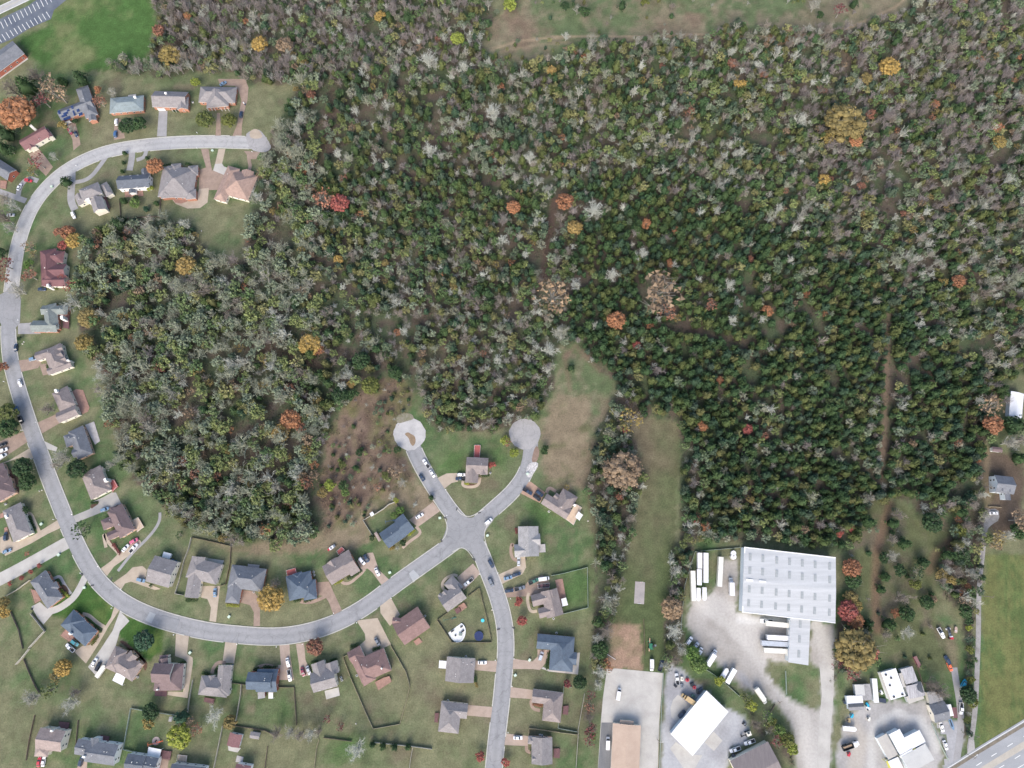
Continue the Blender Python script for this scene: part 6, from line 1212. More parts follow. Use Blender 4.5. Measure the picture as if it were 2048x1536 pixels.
for px, py, c_, l_ in [(347,1119,'blue','left blue bin behind the cream-ended grey house'),(353,1122,'blue','right blue bin behind the cream-ended grey house'),(466,1330,'blue','blue bin by the grey-taupe house garage'),(135,250,'blue','blue bin below the patched-roof brick house'),(488,207,'white','white bin on the looping brown drive'),(491,210,'navy','navy bin on the looping brown drive'),(65,1218,'black','dark bin at the pad of the slate hip-roofed house'),(1052,1118,'black','dark bin right of the silver car'),(922,1170,'white','white bin by the slatted-deck house garage'),(924,1174,'white','second white bin, nearer the slatted-deck house')]:
    p = P(px, py); o = thing('rubbish_bin', l_, 'bin', (p.x, p.y, .05), rng.uniform(0, 3), 'bins beside the houses')
    bn.build('bin_body', paint(c_), o); bl.build('lid', paint(c_), o)
M_ROCK = mat('pale_boulder', (0.55,0.52,0.46), (0.42,0.39,0.34), 1.5, .9)
for px, py, l_ in [(84,980.5,'larger pale yard rock left of the left street'),(79,982,'smaller pale yard rock left of the left street'),(48,684,'pale yard rock below the green-grey house'),(45,688,'lower pale yard rock below the green-grey house'),(403,462,'pale lump in the yard below the square brick house'),(217,941,'grey round lump behind the red-decked house'),(1203,1052,'pale lump right of the L-shaped taupe house'),(984,1220,'pale lump by the turquoise pool'),(712,1447,'pale marker in the bottom lawn'),(1176,1042,'grey lump behind the L-shaped taupe house')]:
    p = P(px, py); mb = MB(); n = 8; r0 = [rng.uniform(.35, .6) for _ in range(n)]
    mb.solid([(r0[k] * math.cos(k * .785), r0[k] * math.sin(k * .785), 0) for k in range(n)], [(r0[k] * .6 * math.cos(k * .785), r0[k] * .6 * math.sin(k * .785), .45) for k in range(n)])
    tag(mb.build('yard_rock', M_ROCK, None, (p.x, p.y, 0)), l_, 'rock', 'pale rocks in the yards')
# ------------------------------------------------------------------ trees
def tri_mesh(name, V_, T_, Ccol, mats):
    me = bpy.data.meshes.new(name); n = len(V_); m_ = len(T_)
    me.vertices.add(n); me.vertices.foreach_set('co', np.asarray(V_, np.float32).ravel())
    me.loops.add(m_ * 3); me.loops.foreach_set('vertex_index', np.asarray(T_, np.int32).ravel())
    me.polygons.add(m_); me.polygons.foreach_set('loop_start', np.arange(m_, dtype=np.int32) * 3)
    me.update(calc_edges=True)
    ca = me.color_attributes.new('tint', 'FLOAT_COLOR', 'POINT')
    ca.data.foreach_set('color', np.concatenate([Ccol, np.ones((n, 1))], 1).astype(np.float32).ravel())
    for m2 in mats: me.materials.append(m2)
    return me
def tufts(cen, size, r, flat=0.0):
    """one small triangle per centre, random orientation, biased to face up by flat"""
    n = len(cen); a = r.normal(size=(n, 3)); b2 = r.normal(size=(n, 3))
    a[:, 2] *= (1 - flat); b2[:, 2] *= (1 - flat)
    a /= np.linalg.norm(a, axis=1)[:, None]; b2 -= a * (a * b2).sum(1)[:, None]; b2 /= np.linalg.norm(b2, axis=1)[:, None]
    s = (size * r.uniform(.6, 1.35, n))[:, None]
    V_ = np.stack([cen + a * s, cen - a * s * .5 + b2 * s * .8, cen - a * s * .5 - b2 * s * .8], 1).reshape(-1, 3)
    return V_, np.arange(n * 3).reshape(-1, 3)
class TP:
    """tree prototype: leaf part and wood part in unit crown radius"""
    def __init__(s): s.v = [[], []]; s.t = [[], []]; s.s = [[], []]; s.n = [0, 0]
    def add(s, k, V_, T_, shade=None):
        s.v[k].append(V_); s.t[k].append(T_ + s.n[k]); s.n[k] += len(V_)
        s.s[k].append(np.ones(len(V_)) if shade is None else shade)
    def get(s, k):
        if not s.v[k]: return np.zeros((0, 3)), np.zeros((0, 3), int), np.zeros(0)
        return np.concatenate(s.v[k]), np.concatenate(s.t[k]), np.concatenate(s.s[k])
def cone_seg(tp, k, p0, p1, r0, r1, n=3):
    p0, p1 = np.array(p0, float), np.array(p1, float); d = p1 - p0; L = np.linalg.norm(d) or 1; d /= L
    u = np.cross(d, [0.3, 0.5, 0.81]); u /= np.linalg.norm(u); w_ = np.cross(d, u)
    ang = 2 * np.pi * np.arange(n) / n; rg = np.cos(ang)[:, None] * u + np.sin(ang)[:, None] * w_
    V_ = np.concatenate([p0 + rg * r0, p1 + rg * r1]); T_ = []
    for i in range(n):
        j = (i + 1) % n; T_ += [(i, j, n + j), (i, n + j, n + i)]
    tp.add(k, V_, np.array(T_))
def blob(tp, k, c, r, rs, sq=1.0, seg=6, rings=3, shade=1.0, jit=.18):
    V_ = [c + np.array([0, 0, r * sq])]
    for i in range(1, rings + 1):
        ph = math.pi * i / (rings + 1)
        for j in range(seg):
            a = 2 * math.pi * (j + .5 * (i % 2)) / seg; rr = r * (1 + jit * rs.uniform(-1, 1))
            V_.append(c + np.array([rr * math.sin(ph) * math.cos(a), rr * math.sin(ph) * math.sin(a), rr * math.cos(ph) * sq]))
    V_.append(c - np.array([0, 0, r * sq])); T_ = []
    for j in range(seg): T_.append((0, 1 + j, 1 + (j + 1) % seg))
    for i in range(rings - 1):
        for j in range(seg):
            a, b2 = 1 + i * seg + j, 1 + i * seg + (j + 1) % seg; T_ += [(a, a + seg, b2 + seg), (a, b2 + seg, b2)]
    e = 1 + (rings - 1) * seg
    for j in range(seg): T_.append((len(V_) - 1, e + (j + 1) % seg, e + j))
    tp.add(k, np.array(V_), np.array(T_), np.full(len(V_), shade))
def proto_evergreen(seed, n=430):
    r = np.random.RandomState(seed); tp = TP(); H_ = r.uniform(2.2, 3.0)
    lob = [(r.uniform(0, 6.28), r.uniform(.25, .6), r.uniform(.25, .75)) for _ in range(7)]
    # core: rounded cone
    rings, seg = 6, 8; V_ = []; prof = [.3, .66, .68, .55, .36, .14]
    for i in range(rings):
        z = H_ * (.08 + .86 * i / (rings - 1))
        for j in range(seg):
            a = 2 * math.pi * j / seg; rr = prof[i] * (1 + .3 * r.uniform(-1, 1)); V_.append((rr * math.cos(a), rr * math.sin(a), z + r.uniform(-.08, .08)))
    V_.append((r.uniform(-.08, .08), r.uniform(-.08, .08), H_ * .95)); T_ = []
    for i in range(rings - 1):
        for j in range(seg):
            a, b2 = i * seg + j, i * seg + (j + 1) % seg; T_ += [(a, b2, b2 + seg), (a, b2 + seg, a + seg)]
    e = (rings - 1) * seg
    for j in range(seg): T_.append((e + j, e + (j + 1) % seg, len(V_) - 1))
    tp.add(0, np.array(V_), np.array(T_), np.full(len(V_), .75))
    # leafy tufts gathered into sprays
    ns = 30; cen = []; ecc = r.uniform(.75, 1.15); ea = r.uniform(0, 3.14)
    for _ in range(ns):
        f = r.uniform(0.05, 1) ** .8; z = H_ * (.15 + .85 * f); a = r.uniform(0, 6.28); rad = ((1.0 - f ** 1.7) * .88 + .1) * (1 + .25 * math.sin(3 * a + seed)) * (ecc + (1 - ecc) * abs(math.cos(a - ea)))
        c = np.array([rad * math.cos(a), rad * math.sin(a), z]); m_ = n // ns
        cen.append(c + r.normal(size=(m_, 3)) * [.11, .11, .15])
    cen = np.concatenate(cen); V_, T_ = tufts(cen, .115, r, .15)
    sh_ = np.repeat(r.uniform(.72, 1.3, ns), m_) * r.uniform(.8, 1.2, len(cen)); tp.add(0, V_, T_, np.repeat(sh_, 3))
    cone_seg(tp, 1, (0, 0, -.05), (0, 0, H_ * .6), .09, .03, 5)
    return tp
def proto_leafy(seed, ncl=22, per=16, sz=.13, hgt=2.0, spread=.20, gap=.75, twig=0, core=True):
    r = np.random.RandomState(seed); tp = TP(); cs = []
    tries = 0
    while len(cs) < ncl and tries < 900:
        tries += 1
        a = r.uniform(0, 6.28); rad = math.sqrt(r.uniform(0, 1)) * .86
        zt = hgt * (.52 + .45 * math.sqrt(max(0, 1 - rad * rad)) + r.uniform(-.14, .03))
        c = np.array([rad * math.cos(a), rad * math.sin(a), zt])
        if all(np.linalg.norm((c - d)[:2]) > .17 or abs(c[2] - d[2]) > .3 for d in cs): cs.append(c)
    base = np.array([0, 0, hgt * .38])
    cone_seg(tp, 1, (0, 0, -.05), base, .075, .055, 6)
    for c in cs:
        if r.uniform() > gap: 
            cone_seg(tp, 1, base, c, .022, .006, 3); continue
        cone_seg(tp, 1, base + (c - base) * .1, c, .025, .008, 3)
        sh = r.uniform(.82, 1.15)
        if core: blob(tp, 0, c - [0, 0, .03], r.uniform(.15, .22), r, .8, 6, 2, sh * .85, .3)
        cen = c + r.normal(size=(per, 3)) * [spread * .75, spread * .75, spread * .5]
        V_, T_ = tufts(cen, sz, r, .3); tp.add(0, V_, T_, np.repeat(sh * r.uniform(.7, 1.3, per), 3))
    for _ in range(twig):
        c = cs[r.randint(len(cs))]; d = r.normal(size=3) * [.3, .3, .25] + [0, 0, .08]; cone_seg(tp, 1, c, c + d, .011, .003, 3)
    return tp
def proto_bare(seed, limbs=9, subs=6, twigs=4, hgt=1.9, haze=160, LW=.036):
    r = np.random.RandomState(seed); tp = TP(); b0 = np.array([0, 0, hgt * r.uniform(.18, .3)])
    cone_seg(tp, 1, (0, 0, -.05), b0, .065, .055, 6); tips = []
    for k in range(limbs):
        a = 2 * math.pi * (k + r.uniform(-.35, .35)) / limbs; f0 = r.uniform(.25, 1) if k % 3 else r.uniform(.0, .35)
        e = np.array([math.cos(a) * f0 * .9, math.sin(a) * f0 * .9, hgt * (.50 + .45 * math.sqrt(1 - f0 * f0 * .9)) + r.uniform(-.1, .05)])
        m_ = b0 + (e - b0) * .5 + r.normal(size=3) * .06
        cone_seg(tp, 1, b0, m_, LW, LW * .7, 3); cone_seg(tp, 1, m_, e, LW * .7, LW * .3, 3)
        for j in range(subs):
            f = r.uniform(.3, 1.0); q_ = b0 + (m_ - b0) * f * 2 if f < .5 else m_ + (e - m_) * (f - .5) * 2
            dd = (e - b0) / np.linalg.norm(e - b0) + r.normal(size=3) * .8; dd[2] = abs(dd[2]) * .7 + .1; dd /= np.linalg.norm(dd)
            e2 = q_ + dd * r.uniform(.2, .42); cone_seg(tp, 1, q_, e2, LW * .42, LW * .2, 3)
            for t_ in range(twigs):
                q2 = q_ + (e2 - q_) * r.uniform(.3, 1); dt = dd + r.normal(size=3) * .9; dt /= np.linalg.norm(dt)
                e3 = q2 + dt * r.uniform(.12, .26); cone_seg(tp, 1, q2, e3, LW * .24, LW * .1, 3); tips.append(e3)
    tips = np.array(tips)
    if haze:     # finest twigs as slivers
        c = tips[r.randint(0, len(tips), haze)] + r.normal(size=(haze, 3)) * .09; rr = np.hypot(c[:, 0], c[:, 1]); far = rr > 1.05; c[far, :2] *= (1.0 / rr[far])[:, None]
        d = r.normal(size=(haze, 3)); d[:, 2] = np.abs(d[:, 2]); d /= np.linalg.norm(d, axis=1)[:, None]
        u = np.cross(d, r.normal(size=(haze, 3))); u /= np.linalg.norm(u, axis=1)[:, None]
        V_ = np.stack([c - u * .010, c + u * .010, c + d * .17], 1).reshape(-1, 3); tp.add(1, V_, np.arange(haze * 3).reshape(-1, 3), np.full(haze * 3, .85))
    return tp
EV = [proto_evergreen(100 + k) for k in range(6)]
LF = [proto_leafy(200 + k, 20, 13, .14, 1.9, .2, .85, 10) for k in range(6)]
SP = [proto_leafy(300 + k, 20, 9, .13, 2.0, .22, .7, 30, core=False) for k in range(4)]      # thin crowns, twigs showing
BA = [proto_bare(400 + k, 10 + k % 4, 5, 3, haze=(260, 120, 200, 300, 110, 260, 180, 80)[k], LW=(.032, .050, .038, .028, .046, .030, .042, .054)[k]) for k in range(8)]
EVc = np.array([[.040, .068, .028], [.048, .074, .028], [.062, .082, .028], [.082, .092, .032], [.038, .064, .036], [.100, .095, .038], [.052, .070, .045]]) * 1.2 * np.array([.95, 1.04, 1.08])
LFc = np.array([[.085, .108, .045], [.115, .128, .048], [.080, .100, .058], [.125, .140, .090], [.14, .13, .055], [.065, .095, .038], [.14, .135, .095]]) * 1.45 * np.array([.96, 1.03, 1.06])
BAc = np.array([[.29, .285, .245], [.235, .21, .18], [.34, .345, .30], [.20, .175, .15], [.27, .285, .215], [.215, .19, .18], [.40, .41, .36]]) * 1.15
AUT = {'orange': [(.32, .155, .08), (.27, .13, .072)], 'red': [(.33, .10, .08), (.28, .09, .075)], 'yellow': [(.34, .235, .075), (.30, .215, .08)], 'gold': [(.225, .175, .062), (.20, .16, .065)], 'tan': [(.26, .185, .115), (.225, .165, .11)],
       'rust': [(.26, .125, .08), (.22, .11, .075)], 'green': [(.10, .17, .045), (.12, .18, .055)], 'olive': [(.12, .135, .038), (.10, .12, .04)], 'deep': [(.042, .078, .030), (.035, .066, .028)], 'maroon': [(.17, .055, .055), (.14, .05, .05)], 'teal': [(.045, .095, .06), (.04, .085, .05)], 'lime': [(.24, .27, .05), (.2, .24, .05)]}

# pick forest positions: jittered grid thinned by the outlines
def zone(px, py):
    if px < 960 and py < 150: return 'in the bare purple-grey wood along the top edge'
    if px < 600 and py < 700: return 'in the wood behind the upper left houses'
    if px < 860 and py >= 700: return 'in the wood inside the long street curve'
    if px < 1120 and py < 330: return 'in the mixed wood right of the upper dead-end street'
    if px < 1120 and py < 560: return 'in the middle wood, left of the dense evergreens'
    if px < 1150 and py < 900: return 'in the wood just above the two cul-de-sacs'
    if px < 1300 and py >= 840: return 'in the tree line left of the mown strip'
    if px < 1400 and py >= 1090: return 'in the tree line between mown strip and trailer store'
    if py < 330 and px < 1560: return 'in the wood under the top clearing'
    if py < 420: return 'in the grey-brown wood at the upper right'
    if px < 1560 and py < 700: return 'in the evergreen wood at the centre right'
    if px < 1780: return 'in the dense evergreens above the warehouse' if py >= 700 else 'in the evergreens left of the sunken track'
    if py < 700: return 'in the wood near the right edge, middle height'
    if py < 1010: return 'in the evergreens between sunken track and pale blue house'
    return 'in the tree line left of the gravel road'
E1 = [(1180,350),(1330,330),(1480,400),(1560,470),(1700,440),(1760,560),(1860,640),(1960,720),(1960,930),(1900,1000),(1750,1010),(1740,1060),(1660,1090),(1480,1080),(1390,1060),(1370,900),(1360,840),(1250,800),(1170,700),(1130,640),(1150,480)]
E2 = [(640,360),(900,330),(1100,400),(1090,560),(900,600),(780,640),(690,560),(600,470),(560,420)]
E3 = [(270,900),(380,950),(520,960),(640,1000),(620,1075),(440,1075),(320,1010)]
sp = 4.1; XS = np.arange(-345, 345, sp); YS = np.arange(-230, 395, sp * .9)
GXX, GYY = np.meshgrid(XS, YS); GXX = GXX + (np.arange(len(YS)) % 2)[:, None] * sp / 2
fx = (GXX + nr.uniform(-.42, .42, GXX.shape) * sp).ravel(); fy = (GYY + nr.uniform(-.42, .42, GYY.shape) * sp).ravel()
fpx, fpy = PX(fx, fy)
fpx0, fpy0 = fpx, fpy; fpx = fpx + 9 * fbm(fx, fy, 12, 801); fpy = fpy + 9 * fbm(fx, fy, 12, 831)
small_ = pip(fpx, fpy, W7) | pip(fpx, fpy, W8); ok = pip(fpx, fpy, W1) | pip(fpx, fpy, W2) | pip(fpx, fpy, W4) | pip(fpx, fpy, W5) | pip(fpx, fpy, W6) | small_
for p_ in [CLEAR, BRUSH] + MEADOW + [STRIP, YARD]: ok &= ~pip(fpx, fpy, p_)
bx_, by_ = (fpx - 745) / 95, (fpy - 890) / 130; scr = (pip(fpx, fpy, BRUSH) & (nr.uniform(0, 1, len(fx)) < .24 + .5 * np.clip(np.hypot(bx_, by_) - .2, 0, 1))) | (pip(fpx, fpy, MEADOW[0]) & (nr.uniform(0, 1, len(fx)) < np.where((fpy > 66) | (fpy < 14), .22, .03))) | (pip(fpx, fpy, CLEAR) & (nr.uniform(0, 1, len(fx)) < .13))
ok |= scr; small_ = small_ | scr; fpx, fpy = fpx0, fpy0
# gaps: old track and brown openings
def neartrail(pts, wpx):
    d = np.full(len(fx), 1e9)
    for (x0, y0), (x1, y1) in zip(pts[:-1], pts[1:]):
        L2 = (x1 - x0) ** 2 + (y1 - y0) ** 2; t_ = np.clip(((fpx - x0) * (x1 - x0) + (fpy - y0) * (y1 - y0)) / L2, 0, 1)
        d = np.minimum(d, np.hypot(fpx - x0 - t_ * (x1 - x0), fpy - y0 - t_ * (y1 - y0)))
    return d < wpx
for pts, wpx in [([(1775,640),(1772,760),(1769,880),(1760,960)], 8), ([(1110,400),(1098,470),(1090,540),(1085,560)], 8), ([(640,735),(600,715),(540,700)], 10), ([(570,830),(545,880),(490,935)], 6), ([(672,235),(665,180)], 6), ([(640,330),(655,300)], 7), ([(1310,655),(1400,665),(1470,690)], 8), ([(1600,600),(1640,660)], 8), ([(1790,755),(1800,765)], 12), ([(1365,690),(1372,715)], 10), ([(1270,765),(1290,770)], 9), ([(410,720),(440,740)], 6)]:
    ok &= ~neartrail(pts, wpx)
gapn = fbm(fx, fy, 16, 501); ok &= ~(gapn > .42)
lw = pip(fpx, fpy, W1) & ~pip(fpx, fpy, E2) & ~pip(fpx, fpy, E3); ok &= ~(lw & (nr.uniform(0, 1, len(fx)) < .30))
fx, fy, fpx, fpy, small_ = fx[ok], fy[ok], fpx[ok], fpy[ok], small_[ok]; N = len(fx)
cl = fbm(fx, fy, 26, 601); cl2 = fbm(fx, fy, 12, 651); e1 = pip(fpx, fpy, E1); e2 = pip(fpx, fpy, E2); e3 = pip(fpx, fpy, E3)
left = pip(fpx, fpy, W1) & (fpx < 640); top = (fpy < 150) & (fpx < 960); ur = (fpx > 1600) & (fpy < 420)
pe = np.full(N, .30); pe[e1] = .84; pe[e2] = .50; pe[e3] = .42; pe[left & ~e3] = .13; pe[top] = .10; pe[ur] = .18
pb = np.full(N, .36); pb[e1] = .09; pb[e2] = .2; pb[left] = .28; pb[top] = .60; pb[ur] = .50
line_ = (fpx > 1175) & (fpx < 1400) & (fpy > 900); pe[line_] = .32; pb[line_] = .38
pe = np.clip(pe + cl * .35 * (.4 + pe), .02, .95); pb = np.clip(pb - cl * .25 + cl2 * .2, .05, .9)
u = nr.uniform(0, 1, N)
u2 = nr.uniform(0, 1, N); kind = np.where(u < pe, 0, np.where(u2 < pb / np.maximum(.08, 1 - pe + .0) * (1 - pe) ** .3, 1, 2))
rad = np.where(kind == 0, 1.9 + 1.7 * nr.uniform(0, 1, N) ** 1.8, np.where(kind == 1, 2.2 + 2.3 * nr.uniform(0, 1, N) ** 1.5, nr.uniform(1.8, 3.2, N)))
rad = np.where(left & (kind != 0), rad * 1.4, rad); rad = np.where(small_, nr.uniform(1.1, 1.9, N), rad)
thin = (kind == 1) & (nr.uniform(0, 1, N) < .22); rad[thin] *= 1.25
# random small autumn crowns
autk = ['rust', 'gold', 'tan', 'orange', 'gold', 'tan']
aut = (kind == 2) & (nr.uniform(0, 1, N) < .10); aut_choice = nr.randint(0, 6, N)
ev_sub = nr.randint(0, len(EVc), N); lf_sub = nr.randint(0, len(LFc), N); ba_sub = nr.randint(0, len(BAc), N)
dark_e = e1 & (nr.uniform(0, 1, N) < .6); ev_sub[dark_e & (ev_sub > 4)] = 0
pale = left & (nr.uniform(0, 1, N) < .6); ba_sub[pale] = 4; purp = (top | ur) & (nr.uniform(0, 1, N) < .55); ba_sub[purp] = 5
lf_sub[left & (nr.uniform(0, 1, N) < .45)] = 3; lf_sub[left & (nr.uniform(0, 1, N) < .25)] = 1

